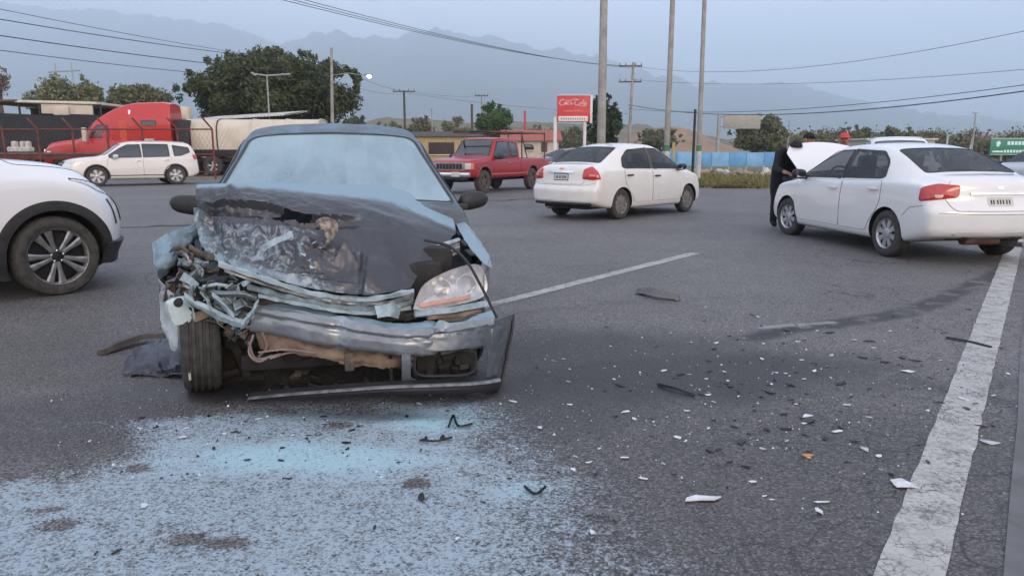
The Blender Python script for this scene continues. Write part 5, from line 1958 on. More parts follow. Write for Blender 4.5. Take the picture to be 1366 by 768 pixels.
def asphalt_mat():
    t = NT('asphalt')
    p = t.pos()

    def att(n_):
        return t.n('ShaderNodeAttribute', 'Fac', {'attribute_name': n_})

    big = t.noise(p, 0.35, 3, 0.6)
    mid = t.noise(p, 3.2, 4, 0.65)
    vn = t.nt.nodes.new('ShaderNodeTexVoronoi')
    t.set(vn.inputs['Vector'], p)
    vn.inputs['Scale'].default_value = 125
    agg, aggc = vn.outputs['Distance'], vn.outputs['Color']
    grain = t.noise(p, 150, 2, 0.7)
    c = t.mix(t.ramp(big, 0.35, 0.65), (.138, .129, .124), (.096, .090, .088))
    c = t.mix(t.m('MULTIPLY', t.ramp(mid, 0.4, 0.7), 0.5), c, (.074, .071, .070))
    sepc = t.n('ShaderNodeSeparateColor', 0, Color=aggc)
    c = t.mix(t.m('MULTIPLY', t.ramp(sepc, 0.70, 0.92), 0.65), c, (.29, .275, .265))
    c = t.mix(t.m('MULTIPLY', t.ramp(sepc, 0.38, 0.10), 0.85), c, (.022, .022, .024))
    c = t.mix(att('stain'), c, (.026, .025, .027))
    c = t.mix(t.m('MULTIPLY', att('scrape'), .6), c, (.34, .33, .32))
    wv = t.n('ShaderNodeVectorMath', 0, {'operation': 'ADD'}, i0=p, i1=t.n('ShaderNodeVectorMath', 0, {'operation': 'SCALE'}, i0=t.n('ShaderNodeTexNoise', 'Color', None, Vector=p, Scale=2.5, Detail=4.0), Scale=0.35))
    ck = t.voro(wv, 1.15, 'DISTANCE_TO_EDGE')
    ck2 = t.voro(wv, 4.2, 'DISTANCE_TO_EDGE')
    cf = t.m('MULTIPLY', t.ramp(ck, .012, .003), t.ramp(big, .50, .60))
    cf2 = t.m('MULTIPLY', t.ramp(ck2, .020, .005), att('edgecrack'))
    cf = t.m('MAXIMUM', cf, cf2)
    c = t.mix(t.m('MULTIPLY', cf, .8), c, (.020, .020, .022))
    pm, heavy, oil = att('powder'), att('heavy'), att('oil')
    spk = t.m('ADD', t.m('MULTIPLY', t.noise(p, 50, 3, .85), .85), t.m('MULTIPLY', t.noise(p, 11, 3, .7), .40))
    spk = t.m('ADD', spk, t.m('MULTIPLY', t.m('SUBTRACT', sepc, .5), .20))
    pf = t.ramp(t.m('ADD', spk, t.m('MULTIPLY_ADD', pm, .36, t.m('MULTIPLY', heavy, .16))), .74, 1.10)
    pf = t.m('MULTIPLY', pf, t.ramp(pm, .0, .55))
    pcol = t.mix(t.ramp(heavy, .1, .9), (.335, .415, .475), (.355, .53, .59))
    c = t.mix(t.m('MULTIPLY', pf, .95), c, pcol)
    c = t.mix(t.m('MULTIPLY', oil, .85), c, (.022, .023, .026))
    t.base(c)
    t.p(Roughness=t.m('SUBTRACT', t.m('MULTIPLY_ADD', grain, .2, .56), t.m('MULTIPLY', oil, .32)))
    t.bsdf.inputs['Specular IOR Level'].default_value = .5
    t.bump(t.m('MULTIPLY_ADD', grain, .5, t.m('MULTIPLY', agg, -.9)), .55, .006)
    return t.mat


def verge_mat():
    t = NT('roadside_earth')
    p = t.pos()
    f = t.noise(p, .25, 6, .65)
    g = t.noise(p, 3.0, 5, .7)
    c = t.mix(t.ramp(f, .40, .60), (.17, .135, .095), (.085, .105, .04))
    c = t.mix(t.m('MULTIPLY', t.ramp(g, .4, .7), .6), c, (.12, .11, .065))
    t.base(c)
    t.p(Roughness=.95)
    t.bump(g, .5, .05)
    return t.mat


M['asphalt'] = asphalt_mat()
M['earth'] = verge_mat()
# terrain sheet reaching the horizon
flat('ground', [(-7800, -40), (7800, -40), (7800, 8300), (-7800, 8300)], -.02, M['earth'])
# carriageway with the junction mouth on its far left side
far_edge = [(-60, 37.5), (-15, 36.5), (-4, 40), (3, 44), (5.0, 33), (6.6, 28.4), (9.16, 26.85)]
e1 = Vector((9.16, 26.85, 0))
far_r = [tuple((e1 + rd * k)[:2]) for k in (60, 160, 400)]
near_r = [(rn.x * 9 + rd.x * k, rn.y * 9 + rd.y * k) for k in (400, 160, 60, 10, -20)]
flat('road', [(-60, -14), *far_edge, *far_r, *near_r], 0.0, M['asphalt'])

# near carriageway: a fine sheet carrying the marks left by the crash
nx_, ny_ = 420, 330
gx, gy = np.meshgrid(np.linspace(-7.0, 7.6, nx_), 1.25 + 11.75 * np.linspace(0, 1, ny_) ** 1.35)
me_ = bpy.data.meshes.new('road_surface')
co = np.stack([gx.ravel(), gy.ravel(), np.full(gx.size, .003)], axis=1)
me_.vertices.add(len(co))
me_.vertices.foreach_set('co', co.ravel())
ii, jj = np.meshgrid(np.arange(ny_ - 1), np.arange(nx_ - 1), indexing='ij')
q_ = (ii * nx_ + jj).ravel()
lp_ = np.stack([q_, q_ + 1, q_ + nx_ + 1, q_ + nx_], axis=1).ravel()
me_.loops.add(len(lp_))
me_.loops.foreach_set('vertex_index', lp_)
me_.polygons.add(len(q_))
me_.polygons.foreach_set('loop_start', np.arange(0, len(lp_), 4))
me_.update(calc_edges=True)
for k_, v_ in near_road_masks(gx.ravel(), gy.ravel()).items():
    me_.attributes.new(k_, 'FLOAT', 'POINT').data.foreach_set('value', np.clip(v_, 0, 1).astype(np.float32))
tag(link('road_surface', me_, None, [M['asphalt']]), kind='structure')
# tarred joints across the far lanes
M['tar'] = mat('tar_joint', (.022, .022, .024), .8, var=.3)
for a_, b_, w_ in ((gp(60, 308), gp(268, 300), .16), (gp(545, 273), gp(735, 264), .22)):
    a_, b_ = Vector(a_), Vector(b_)
    d_ = (b_ - a_).normalized()
    n_ = Vector((-d_.y, d_.x, 0))
    L1, L2 = [], []
    for k_ in range(25):
        p_ = a_ + (b_ - a_) * k_ / 24 + n_ * (.35 * noise.noise(a_ + d_ * k_ * .3))
        w2 = w_ * (.5 + .5 * abs(noise.noise(p_ * 2)))
        L1.append(p_ + n_ * w2)
        L2.append(p_ - n_ * w2)
    flat('tar_joint', [p_[:2] for p_ in L1 + L2[::-1]], .004, M['tar'])


def line_paint():
    t = NT('worn_road_paint')
    p = t.pos()
    wv = t.n('ShaderNodeVectorMath', 0, {'operation': 'ADD'}, i0=p, i1=t.n('ShaderNodeVectorMath', 0, {'operation': 'SCALE'}, i0=t.n('ShaderNodeTexNoise', 'Color', None, Vector=p, Scale=6.0, Detail=5.0), Scale=0.16))
    ck = t.voro(wv, 17.0, 'DISTANCE_TO_EDGE')
    cm = t.ramp(t.noise(p, 3.5, 3, .6), .40, .62)
    f = t.m('MULTIPLY', t.m('MULTIPLY', t.ramp(ck, .05, .012), cm), .75)
    w = t.ramp(t.m('ADD', t.noise(p, 60, 4, .75), t.m('MULTIPLY', t.noise(p, 5.0, 4, .7), .6)), .78, .98)
    c = t.mix(t.ramp(t.noise(p, 9, 5, .6), .35, .7), (.44, .43, .405), (.33, .325, .31))
    c = t.mix(t.m('MULTIPLY', w, .8), c, (.10, .10, .105))
    c = t.mix(t.m('MULTIPLY', f, .95), c, (.03, .03, .032))
    t.base(c)
    t.p(Roughness=.8)
    t.bump(t.noise(p, 120, 2, .7), .4, .004)
    return t.mat


M['paint_line'] = line_paint()


def stripe(name, a, b, w0, w1):
    a, b = Vector(a), Vector(b)
    d = (b - a).normalized()
    nx = Vector((-d.y, d.x, 0))
    n_ = max(6, int((b - a).length / .12))
    L_, R_ = [], []
    for i in range(n_ + 1):
        q = a + (b - a) * i / n_
        w = (w0 + (w1 - w0) * i / n_) / 2
        L_.append(q + nx * (w + .010 * noise.noise(q * 9)))
        R_.append(q - nx * (w + .010 * noise.noise(q * 9 + Vector((5, 5, 5)))))
    me = bpy.data.meshes.new(name)
    k = n_ + 1
    me.from_pydata([(p.x, p.y, .007) for p in L_ + R_], [], [(i, k + i, k + i + 1, i + 1) for i in range(n_)])
    return tag(link(name, me, None, [M['paint_line']]), kind='structure')


ea, eb = gp(1213, 768), gp(1352, 332)
ed = (eb - ea).normalized()
stripe('edge_line', ea - ed * 6, eb + ed * 60, .185, .185)
da, db = gp(655, 407), gp(927, 338)
dd_ = (db - da).normalized()
stripe('lane_dash', da - dd_ * .9, db, .125, .15)
stripe('lane_dash', db + dd_ * 7.5, db + dd_ * 12, .15, .15)
stripe('lane_dash', db + dd_ * 19, db + dd_ * 24, .15, .15)
# smoother strip of newer surfacing on the shoulder
M['shoulder'] = mat('shoulder_surfacing', (.145, .142, .145), .85, var=.25, scale=3, bump=.1)
sa, sb = gp(1338, 768), gp(1366, 420)
sdv = (sb - sa).normalized()
snv = Vector((sdv.y, -sdv.x, 0))
q0, q1 = sa - sdv * 8, sb + sdv * 40
flat('shoulder', [q0[:2], q1[:2], (q1 + snv * 2.2)[:2], (q0 + snv * 2.2)[:2]], .008, M['shoulder'], n=60, jit=.03)


# ------------------------------------------------------------------ distant land
def hill(name, D, profile, depth_f, depth_b, m_, amp, fr, seed, nr=26, na=200):
    """a ridge whose skyline follows (photo x, photo y) pairs at distance D"""
    px = np.linspace(profile[0][0], profile[-1][0], na)
    py = pchip(profile)(px)
    if D > 2000:
        for sc_, am_ in ((.02, 5.0), (.05, 3.0), (.12, 1.6), (.3, .9)):
            py = py + np.array([am_ * (abs(noise.noise(Vector((x_ * sc_, seed, sc_)))) * 2 - .6) for x_ in px])
    vs_, fs = [], []
    for i in range(na):
        top = at(px[i], py[i], D)
        dirv = Vector((top.x, top.y, 0)).normalized()
        for k in range(nr):
            s = k / (nr - 1)
            o = -depth_f + (depth_f + depth_b) * s
            hh = (1 + o / depth_f) if o < 0 else (1 - o / depth_b)
            hh = max(0, hh)
            hh = hh ** 1.15
            p = Vector((top.x, top.y, 0)) + dirv * o
            q = Vector((p.x / fr, p.y / fr, seed))
            n_ = 0
            a = 1
            for _ in range(5):
                n_ += a * (abs(noise.noise(q)) * -2 + .6)
                q = q * 2.07
                a *= .5
            z = top.z * hh + amp * n_ * min(1, hh * 2.5) * (1 if o < -depth_f * .06 else .25)
            vs_.append((p.x, p.y, max(z, -1) if 0 < k < nr - 1 else -5))
    for i in range(na - 1):
        for k in range(nr - 1):
            a = i * nr + k
            fs.append((a, a + 1, a + nr + 1, a + nr))
    me = bpy.data.meshes.new(name)
    me.from_pydata(vs_, [], fs)
    bm = bmesh.new()
    bm.from_mesh(me)
    bmesh.ops.recalc_face_normals(bm, faces=bm.faces[:])
    if sum(f.normal.z for f in bm.faces) < 0:
        bmesh.ops.reverse_faces(bm, faces=bm.faces[:])
    bm.to_mesh(me)
    bm.free()
    o = link(name, me, None, [m_])
    finish(me, True, None)
    return tag(o, kind='structure')


def land_mat(name, a, b, sc):
    t = NT(name)
    p = t.pos()
    f = t.noise(p, sc, 7, .65)
    t.base(t.mix(t.ramp(f, .38, .62), a, b))
    t.p(Roughness=.95)
    return t.mat


mm = land_mat('mountain_scrub', (.055, .065, .05), (.10, .095, .08), .004)
hill('mountains', 5200, [(-500, 60), (-200, 14), (0, 10), (80, 13), (140, 18), (200, 24), (270, 33), (330, 47), (390, 70), (440, 110), (500, 150)], 2200, 1500, mm, 75, 620, 3, na=420, nr=40)
hill('mountains', 4600, [(250, 150), (330, 78), (390, 58), (430, 50), (480, 51), (530, 48), (560, 43), (580, 39), (610, 47), (650, 57), (690, 64), (735, 66), (760, 72), (810, 88), (870, 104), (950, 118), (1040, 116), (1150, 140), (1260, 160), (1400, 172), (1700, 180)], 1900, 1500, mm, 70, 560, 9, na=520, nr=40)
hill('hill', 420, [(380, 196), (470, 168), (520, 158), (570, 160), (630, 164), (700, 162), (780, 166), (840, 168), (900, 176), (960, 186), (1040, 194)], 150, 140, land_mat('scrub_hill', (.10, .10, .05), (.16, .13, .075), .06), 3, 40, 5)
hill('hill', 240, [(800, 200), (835, 184), (865, 171), (900, 168), (925, 174), (960, 190), (990, 200)], 60, 60, land_mat('bare_earth_hill', (.30, .175, .10), (.22, .15, .09), .15), 1.2, 20, 6)
hill('hill', 700, [(930, 196), (1040, 182), (1150, 178), (1240, 180), (1300, 184), (1366, 188), (1500, 192), (1700, 198)], 260, 240, land_mat('dry_hill', (.13, .11, .08), (.09, .09, .06), .04), 4, 70, 7)


# ------------------------------------------------------------------ vegetation
def leaf_mat(name, a, b, trans=0.25):
    t = NT(name)
    p = t.obj()
    f = t.noise(p, 1.1, 4, .6)
    g = t.noise(p, 9, 2, .6)
    c = t.mix(t.ramp(f, .35, .65), a, b)
    t.base(t.mix(t.m('MULTIPLY', t.ramp(g, .4, .7), .5), c, tuple(x * .55 for x in a)))
    t.p(Roughness=.7)
    t.bsdf.inputs['Subsurface Weight'].default_value = 0
    t.bsdf.inputs['Specular IOR Level'].default_value = .3
    return t.mat


LM = {'dark': leaf_mat('dark_green_leaves', (.050, .068, .028), (.085, .10, .042)),
      'olive': leaf_mat('olive_leaves', (.10, .105, .045), (.14, .135, .06)),
      'pale': leaf_mat('pale_green_leaves', (.13, .145, .06), (.18, .18, .085)),
      'brown': leaf_mat('dry_brown_leaves', (.20, .15, .085), (.15, .13, .07)),
      'cypress': leaf_mat('cypress_leaves', (.025, .042, .020), (.04, .055, .025)),
      'round': leaf_mat('ficus_leaves', (.045, .09, .02), (.075, .115, .03))}
M['bark'] = mat('bark', (.10, .08, .06), .9, var=.4, scale=5)


def leaves(blobs, n, size, seed, shell=2.0, droop=0.0):
    g = np.random.default_rng(seed)
    B = np.array(blobs, float)
    vol = B[:, 3] * B[:, 4] * B[:, 5]
    k = g.choice(len(B), n, p=(vol ** .8) / (vol ** .8).sum())
    d = g.normal(size=(n, 3))
    d /= np.linalg.norm(d, axis=1, keepdims=True)
    r_ = g.random(n) ** (1 / shell) * (1 + .14 * g.normal(size=n))
    c = B[k, :3] + d * r_[:, None] * B[k, 3:6]
    a = g.normal(size=(n, 3))
    a /= np.linalg.norm(a, axis=1, keepdims=True)
    b = np.cross(a, d + .6 * g.normal(size=(n, 3)))
    b /= np.linalg.norm(b, axis=1, keepdims=True) + 1e-9
    s = size * (.55 + .9 * g.random(n))[:, None]
    v = np.stack([c - a * s, c - b * s * .55, c + a * s, c + b * s * .55], axis=1).reshape(-1, 3)
    return v


def leaf_mesh(name, v, m_, parent):
    n_ = len(v) // 4
    me = bpy.data.meshes.new(name)
    me.vertices.add(len(v))
    me.vertices.foreach_set('co', v.ravel())
    me.loops.add(len(v))
    me.polygons.add(n_)
    me.loops.foreach_set('vertex_index', np.arange(len(v)))
    me.polygons.foreach_set('loop_start', np.arange(0, len(v), 4))
    me.update(calc_edges=True)
    return link(name, me, parent, [m_])


def tree(name, px, Y, top_y, left, right, low_y, kind, label, seed, n=5000, size=.3, nb=24, group=None, cat='tree', lobes=.30):
    g = random.Random(seed)
    base = at(px, 203, Y)
    base.z = 0
    root = empty(name, base)
    tag(root, label, cat, group)
    H_ = at(px, top_y, Y).z
    zl = max(.3, at(px, low_y, Y).z)
    xl_, xr_ = at(left, 203, Y).x - base.x, at(right, 203, Y).x - base.x
    hw = (xr_ - xl_) / 2
    cx = (xr_ + xl_) / 2
    hh = (H_ - zl) / 2
    zc = (H_ + zl) / 2
    blobs = []
    for i in range(nb):
        a = g.uniform(0, 2 * math.pi)
        e = math.asin(g.uniform(-.75, 1))
        q = g.uniform(.45, .86)
        rr = lobes * g.uniform(.6, 1.25) * min(hw, hh)
        blobs.append((cx + math.cos(a) * math.cos(e) * (hw - rr * .6) * q, math.sin(a) * math.cos(e) * hw * q * .8, zc + math.sin(e) * (hh - rr * .6) * q * 1.08, rr * 1.25, rr * 1.25, rr))
    blobs.append((cx, 0, zc - .1 * hh, hw * .6, hw * .5, hh * .62))
    # thin sprays sticking out
    for i in range(nb):
        a = g.uniform(0, 2 * math.pi)
        e = math.asin(g.uniform(-.2, 1))
        rr = lobes * .42 * min(hw, hh)
        blobs.append((cx + math.cos(a) * math.cos(e) * (hw - rr), math.sin(a) * math.cos(e) * hw * .8, zc + math.sin(e) * (hh - rr), rr * .8, rr * .8, rr))
    leaf_mesh('crown', leaves(blobs, n, size, seed), LM[kind], root)
    t = MB()
    r0 = max(.06, .035 * H_)
    t.tube([(0, 0, 0), (cx * .2 + .1, 0, zl + .3 * hh), (cx * .6, 0, zc + .2 * hh)], lambda s: r0 * (1 - .7 * s), 8)
    for i in range(7):
        b = blobs[i]
        t.tube([(cx * .2 + .05, 0, zl * .6 + .25 * hh), (b[0] * .5 + cx * .15, b[1] * .5, (b[2] + zl) * .5), b[:3]], lambda s: r0 * .45 * (1 - .8 * s), 6)
    t.build('trunk', M['bark'], root)
    return root


tree('broad_tree', 372, 60, 62, 243, 496, 186, 'dark', 'huge dark green spreading tree behind the cream tank trailer', 21, n=80000, size=.14, nb=70, lobes=.26)
tree('leafy_tree', 100, 84, 97, 44, 162, 190, 'pale', 'pale green tree behind the open shed roof', 22, n=14000, size=.20)
tree('leafy_tree', 182, 90, 108, 136, 246, 190, 'olive', 'olive tree behind the red truck cab', 23, n=12000, size=.20)
tree('bare_tree', 8, 80, 84, -22, 27, 140, 'brown', 'sparse dry brown tree beside the shed lamp', 24, n=2600, size=.16)
tree('round_tree', 658, 92, 134, 631, 686, 196, 'round', 'compact bright green round-crowned tree behind the pickup', 25, n=14000, size=.17, lobes=.36)
tree('cypress_tree', 804, 66, 124, 780, 829, 205, 'cypress', 'tall very dark cypress behind the soft drink sign', 26, n=13000, size=.15)
tree('bushy_tree', 1003, 98, 150, 968, 1052, 215, 'olive', 'bushy olive-brown tree behind the blue hoarding', 27, n=14000, size=.20)
tree('bushy_tree', 880, 120, 168, 845, 915, 205, 'olive', 'low olive tree on the slope below the bare earth hill', 28, n=3000, size=.3)
for i, (px_, ty, l, r_, k, lb) in enumerate([(1085, 172, 1052, 1120, 'brown', 'dry brownish tree beyond the raised bonnet'), (1138, 167, 1105, 1172, 'olive', 'olive tree left of the pale box building'),
                                            (1190, 166, 1158, 1226, 'olive', 'olive tree directly above the white car roof'), (1236, 174, 1212, 1262, 'brown', 'dry tree at the edge of the pale box building'),
                                            (1290, 186, 1255, 1330, 'olive', 'low dark shrub tree left of the green road sign'), (1350, 192, 1318, 1400, 'dark', 'dark shrub tree behind the green road sign')]):
    tree('roadside_tree', px_, 128 - i * 3, ty, l, r_, 232, k, lb, 40 + i, n=8000, size=.24, nb=20, group='trees beyond the highway')
for i, (px_, ty, l, r_, k, lb) in enumerate([(515, 158, 488, 545, 'pale', 'pale green tree right of the huge dark tree'), (560, 152, 538, 590, 'olive', 'low olive tree behind the dark utility pole'),
                                            (606, 154, 580, 634, 'pale', 'low pale tree left of the round tree'), (712, 166, 690, 740, 'brown', 'low brown tree left of the soft drink sign'), (764, 168, 742, 786, 'olive', 'low olive tree under the soft drink sign'), (470, 150, 455, 498, 'dark', 'dark small tree right beside the leaning lamp pole')]):
    tree('roadside_tree', px_, 120 + i * 4, ty, l, r_, 212, k, lb, 60 + i, n=6000, size=.22, nb=16, group='trees beyond the yard')

wd = []
wr = np.random.default_rng(77)
for k in range(110):
    px_ = wr.uniform(1040, 1420)
    Yw = wr.uniform(105, 190)
    p = at(px_, 203, Yw)
    hh_ = at(px_, wr.uniform(170, 190), Yw).z
    wd.append((p.x, p.y, hh_ * .45, wr.uniform(2, 4.5), 2.5, hh_ * .55))
for k in range(60):
    px_ = wr.uniform(455, 800)
    Yw = wr.uniform(125, 200)
    p = at(px_, 203, Yw)
    hh_ = at(px_, wr.uniform(168, 184), Yw).z
    wd.append((p.x, p.y, hh_ * .45, wr.uniform(2, 5), 2.5, hh_ * .55))
wo_ = leaf_mesh('scrub_woodland', leaves(wd, 85000, .24, 5), leaf_mat('scrub_leaves', (.13, .115, .055), (.10, .105, .045)), None)
tag(wo_, 'low band of olive and brown scrub woodland beyond the highway', 'woodland', kind='stuff')

# grass on the verge
gv = []
for i in range(15000):
    u = rng.random()
    px_, Yg = rng.uniform(900, 1080), 27.3 + 20 * u * u
    x = at(px_, 203, Yg).x
    dist = (Yg - 26.85) * rd.x - (x - 9.16) * rd.y
    cl = noise.noise(Vector((x * .9, Yg * .9, 2))) * .5 + noise.noise(Vector((x * 3, Yg * 3, 5))) * .5
    if dist < .25 + .5 * cl or cl < -.22 + .25 * rng.random():
        continue
    h_ = rng.uniform(.05, .16) + max(0, cl) * rng.uniform(.1, .55)
    a = rng.uniform(0, math.pi)
    dx, dy = math.cos(a) * .025, math.sin(a) * .025
    lx, ly = rng.normal(0, .10, 2)
    gv += [(x - dx, Yg - dy, -.02), (x + dx, Yg + dy, -.02), (x + lx + dx * .3, Yg + ly + dy * .3, h_), (x + lx - dx * .3, Yg + ly - dy * .3, h_)]
go = leaf_mesh('grass', np.array(gv), leaf_mat('verge_grass', (.15, .15, .05), (.24, .20, .085)), None)
tag(go, 'rough green and yellow grass on the verge', 'grass', kind='stuff')


# ------------------------------------------------------------------ poles, lamps, wires
def pole(name, px, Y, top_y, r0, r1, m_, label, lean=0.0, bands=None, cat='pole', group=None):
    b = at(px, 203, Y)
    b.z = -.02
    root = empty(name, (b.x, b.y, 0))
    tag(root, label, cat, group)
    H_ = at(px, top_y, Y).z
    t = MB()
    t.tube([(0, 0, -.3), (lean * .5, 0, H_ / 2), (lean, 0, H_)], r0, 14, r1)
    t.build('shaft', m_, root)
    for z0, z1, mm_ in (bands or []):
        q = MB()
        rr = r0 + (r1 - r0) * z0 / H_
        q.tube([(lean * z0 / H_, 0, z0), (lean * z1 / H_, 0, z1)], rr + .004, 14)
        q.build('painted_band', mm_, root)
    return root, H_


green_band = mat('green_paint_band', (.05, .20, .12), .7, var=.3)
white_band = mat('white_paint_band', (.55, .54, .50), .8, var=.3)
pole('concrete_mast', 802, 31, -260, .185, .12, M['concrete_pole'], 'thick tapering concrete mast right behind the white saloon', lean=-.05)
pole('light_mast', 889, 34, -270, .135, .085, M['concrete_pole'], 'tall grey mast with a green painted ring beyond the saloon nose', lean=.05, bands=[(1.35, 1.62, green_band), (.1, 1.35, white_band)])
pole('light_mast', 932.5, 33.4, -260, .115, .065, M['concrete_pole'], 'tall slim mast with a green ring standing in the verge grass', lean=-.12, bands=[(1.35, 1.6, green_band), (.05, 1.35, white_band)])
pole('steel_post', 925, 36, 146, .07, .06, M['black'], 'short black post beside the slim verge mast')
pole('marker_post', 898, 40, 190, .07, .07, mat('yellow_post', (.45, .38, .16), .7), 'short yellow marker post before the blue hoarding')


def crossarms(root, H_, offs, half, m_):
    for dz in offs:
        q = MB()
        q.box((0, 0, H_ - dz), (half * 2, .12, .12))
        arm = q.build('crossarm', m_, root)
        for k in (-1, -.45, .45, 1):
            i_ = MB()
            i_.lathe([(0, .05), (.08, .07), (.12, .05), (.2, .06), (.24, .03)], 8, axis='z', c=(k * half * .93, 0, H_ - dz + .06))
            i_.build('insulator', M['concrete_pole'], arm)


r_, h_ = pole('utility_pole', 838, 70, 83, .17, .11, M['concrete_pole'], 'tall utility pole with two crossarms beyond the concrete mast', cat='utility pole', lean=.25)
crossarms(r_, h_, (.35, 1.75), 1.05, M['wood_pole'])
r_, h_ = pole('utility_pole', 541, 82, 121, .15, .12, M['wood_pole'], 'dark utility pole with one crossarm behind the wreck roof', cat='utility pole')
crossarms(r_, h_, (.1,), 1.2, M['wood_pole'])
r_, h_ = pole('utility_pole', 643, 105, 126, .13, .10, M['concrete_pole'], 'thin pale utility pole beside the round tree', cat='utility pole')
crossarms(r_, h_, (.2,), .9, M['wood_pole'])
pole('utility_pole', 630, 84, 139, .14, .13, M['wood_pole'], 'short dark bare pole beside the round tree', cat='utility pole')
pole('steel_post', 891, 60, 132, .06, .05, M['galv'], 'thin grey post beyond the tall grey mast')
pole('signal_mast', 700, 160, 148, .28, .24, mat('red_mast_paint', (.5, .06, .06), .6), 'thin red mast far beyond the pickup rack', cat='mast')
pole('lamp_post', 1050, 105, 160, .09, .07, M['galv'], 'thin lamp post right of the bushy olive tree', cat='lamp post')
pole('lamp_post', 1262, 70, 181, .10, .08, white_band, 'pale post beyond the white sedan roof', cat='post')
pole('lamp_post', 1291, 72, 183, .10, .08, white_band, 'pale leaning post left of the green road sign', cat='post', lean=.35)
for px_, Yp, ty in ((577, 110, 145), (597, 100, 176)):
    pole('steel_post', px_, Yp, ty, .10, .08, M['concrete_pole'], 'pale thin post among the low trees behind the wreck', cat='post', group='pale posts behind the wreck')
r_, h_ = pole('lamp_post', 443, 55, 64, .15, .09, M['concrete_pole'], 'leaning concrete pole carrying a lit street lamp', cat='lamp post', lean=.28)
q = MB()
e0 = Vector((.25, 0, h_ - 1.9))
e1_ = Vector((at(487, 101, 55).x - r_.location.x, 0, at(487, 101, 55).z))
q.tube([e0, (e0 + e1_) / 2 + Vector((0, 0, .15)), e1_], .03, 6)
arm = q.build('lamp_arm', M['galv'], r_)
q = MB()
q.bbox(e1_ + Vector((.25, 0, .06)), (.6, .25, .12), .04)
q.build('lamp_head', M['galv'], r_)
q = MB()
q.lathe([(-.16, .02), (-.12, .12), (0, .17), (.04, .1)], 14, axis='z', c=e1_ + Vector((.30, 0, -.02)))
q.build('lamp_glass', emit_mat('lit_lamp', (1.0, .90, .82), 9), r_)
q = MB()
q.tube([(.24, 0, h_ - 1.2), (1.0, 0, h_ - 1.3)], .03, 6)
q.build('side_arm', M['wood_pole'], r_)
r_, h_ = pole('lamp_post', 362, 50, 100, .05, .05, M['galv'], 'thin twin-arm lamp post in front of the huge dark tree', cat='lamp post')
q = MB()
q.tube([(-.75, 0, h_ + .05), (0, 0, h_ - .05), (1.25, 0, h_ + .02)], .05, 6)
arm = q.build('lamp_arm', M['galv'], r_)
q = MB()
q.bbox((-.85, 0, h_ + .05), (.4, .2, .10), .03, rot=(0, .5, 0))
q.build('lamp_head', M['galv'], r_)
q = MB()
q.bbox((1.25, 0, h_ + .03), (.6, .2, .10), .03)
q.build('lamp_head', M['galv'], r_)
r_, h_ = pole('lamp_post', 1296, 46, 150, .06, .04, M['galv'], 'slim lamp post with a pale head near the green road sign', cat='lamp post')
q = MB()
q.bbox((0, 0, h_), (.36, .2, .12), .04)
q.build('lamp_head', white_band, r_)
r_, h_ = pole('lamp_post', 5, 60, 124, .04, .04, M['galv'], 'thin post with a small lit lamp at the shed end', cat='lamp post')
q = MB()
q.lathe([(-.22, .03), (-.1, .16), (.04, .18), (.12, .04)], 12, axis='z', c=(0, 0, h_))
q.build('lamp_glass', emit_mat('lit_yard_lamp', (1.0, .78, .5), 5), r_)
# far lattice pylons
pr = empty('pylon', (at(97, 203, 420).x, 420, 0))
tag(pr, 'far twin-legged power pylon above the pale tree', 'pylon')
H_ = at(97, 84, 420).z
for sx in (-4.5, 4.5):
    q = MB()
    q.tube([(sx, 0, 0), (sx, 0, H_)], .55, 6, .3)
    q.build('leg', M['galv'], pr)
q = MB()
q.tube([(-9, 0, H_ - 5), (9, 0, H_ - 4)], .4, 6)
q.build('crossarm', M['galv'], pr)


def wire(a, b, sag, label, r_=.012, group='overhead power lines'):
    pts = []
    lo, hi = (-.75 if a.y < 35 else 0, 1.75 if b.x > 15 else 1)
    for i in range(49):
        s = lo + (hi - lo) * i / 48
        p = a + (b - a) * s
        q_ = s if 0 <= s <= 1 else 0
        p.z -= sag * 4 * q_ * (1 - q_)
        pts.append(p)
    t = MB()
    t.tube(pts, r_, 5)
    return tag(t.build('overhead_wire', M['wire'], None, sharp=None), label, 'power line', group)


WL = 'thin overhead wire ending at the leaning lamp pole, above the shed'
for a, b, rr in (((-70, -2), (445, 86), .011), ((-70, 14), (447, 84), .017), ((-70, 37), (450, 98), .019), ((-70, 58), (440, 108), .014)):
    wire(at(*a, 24), at(*b, 55), .25, WL, rr)
WL = 'thin overhead wire running high above the mountains to the two-armed pole'
for a, b, rr in (((330, -12), (832, 88), .014), ((345, -12), (838, 89), .014), ((362, -12), (846, 91), .014)):
    wire(at(*a, 30), at(*b, 70), .5, WL, rr)
WL = 'thin overhead wire from the two-armed pole towards the green road sign'
for a, b, rr, sg in (((842, 88), (1420, 30), .014, 1.2), ((843, 106), (1420, 88), .012, .6)):
    wire(at(*a, 70), at(*b, 34), sg, WL, rr)
WL = 'thick low cable sagging across the highway below the thin wires'
for a, b, rr, sg in (((838, 145), (1420, 106), .018, .75), ((838, 140), (1420, 114), .028, 1.05)):
    wire(at(*a, 70), at(*b, 32), sg, WL, rr)
WL = 'thin wire strung between the lamp pole and the dark utility pole'
for a, b in (((447, 88), (541, 122)), ((447, 108), (541, 126)), ((541, 124), (838, 152)), ((541, 121), (643, 128))):
    wire(at(*a, 55 if a[0] < 500 else 82), at(*b, {541: 82, 838: 70, 643: 105}[b[0]]), .3, WL, .013)


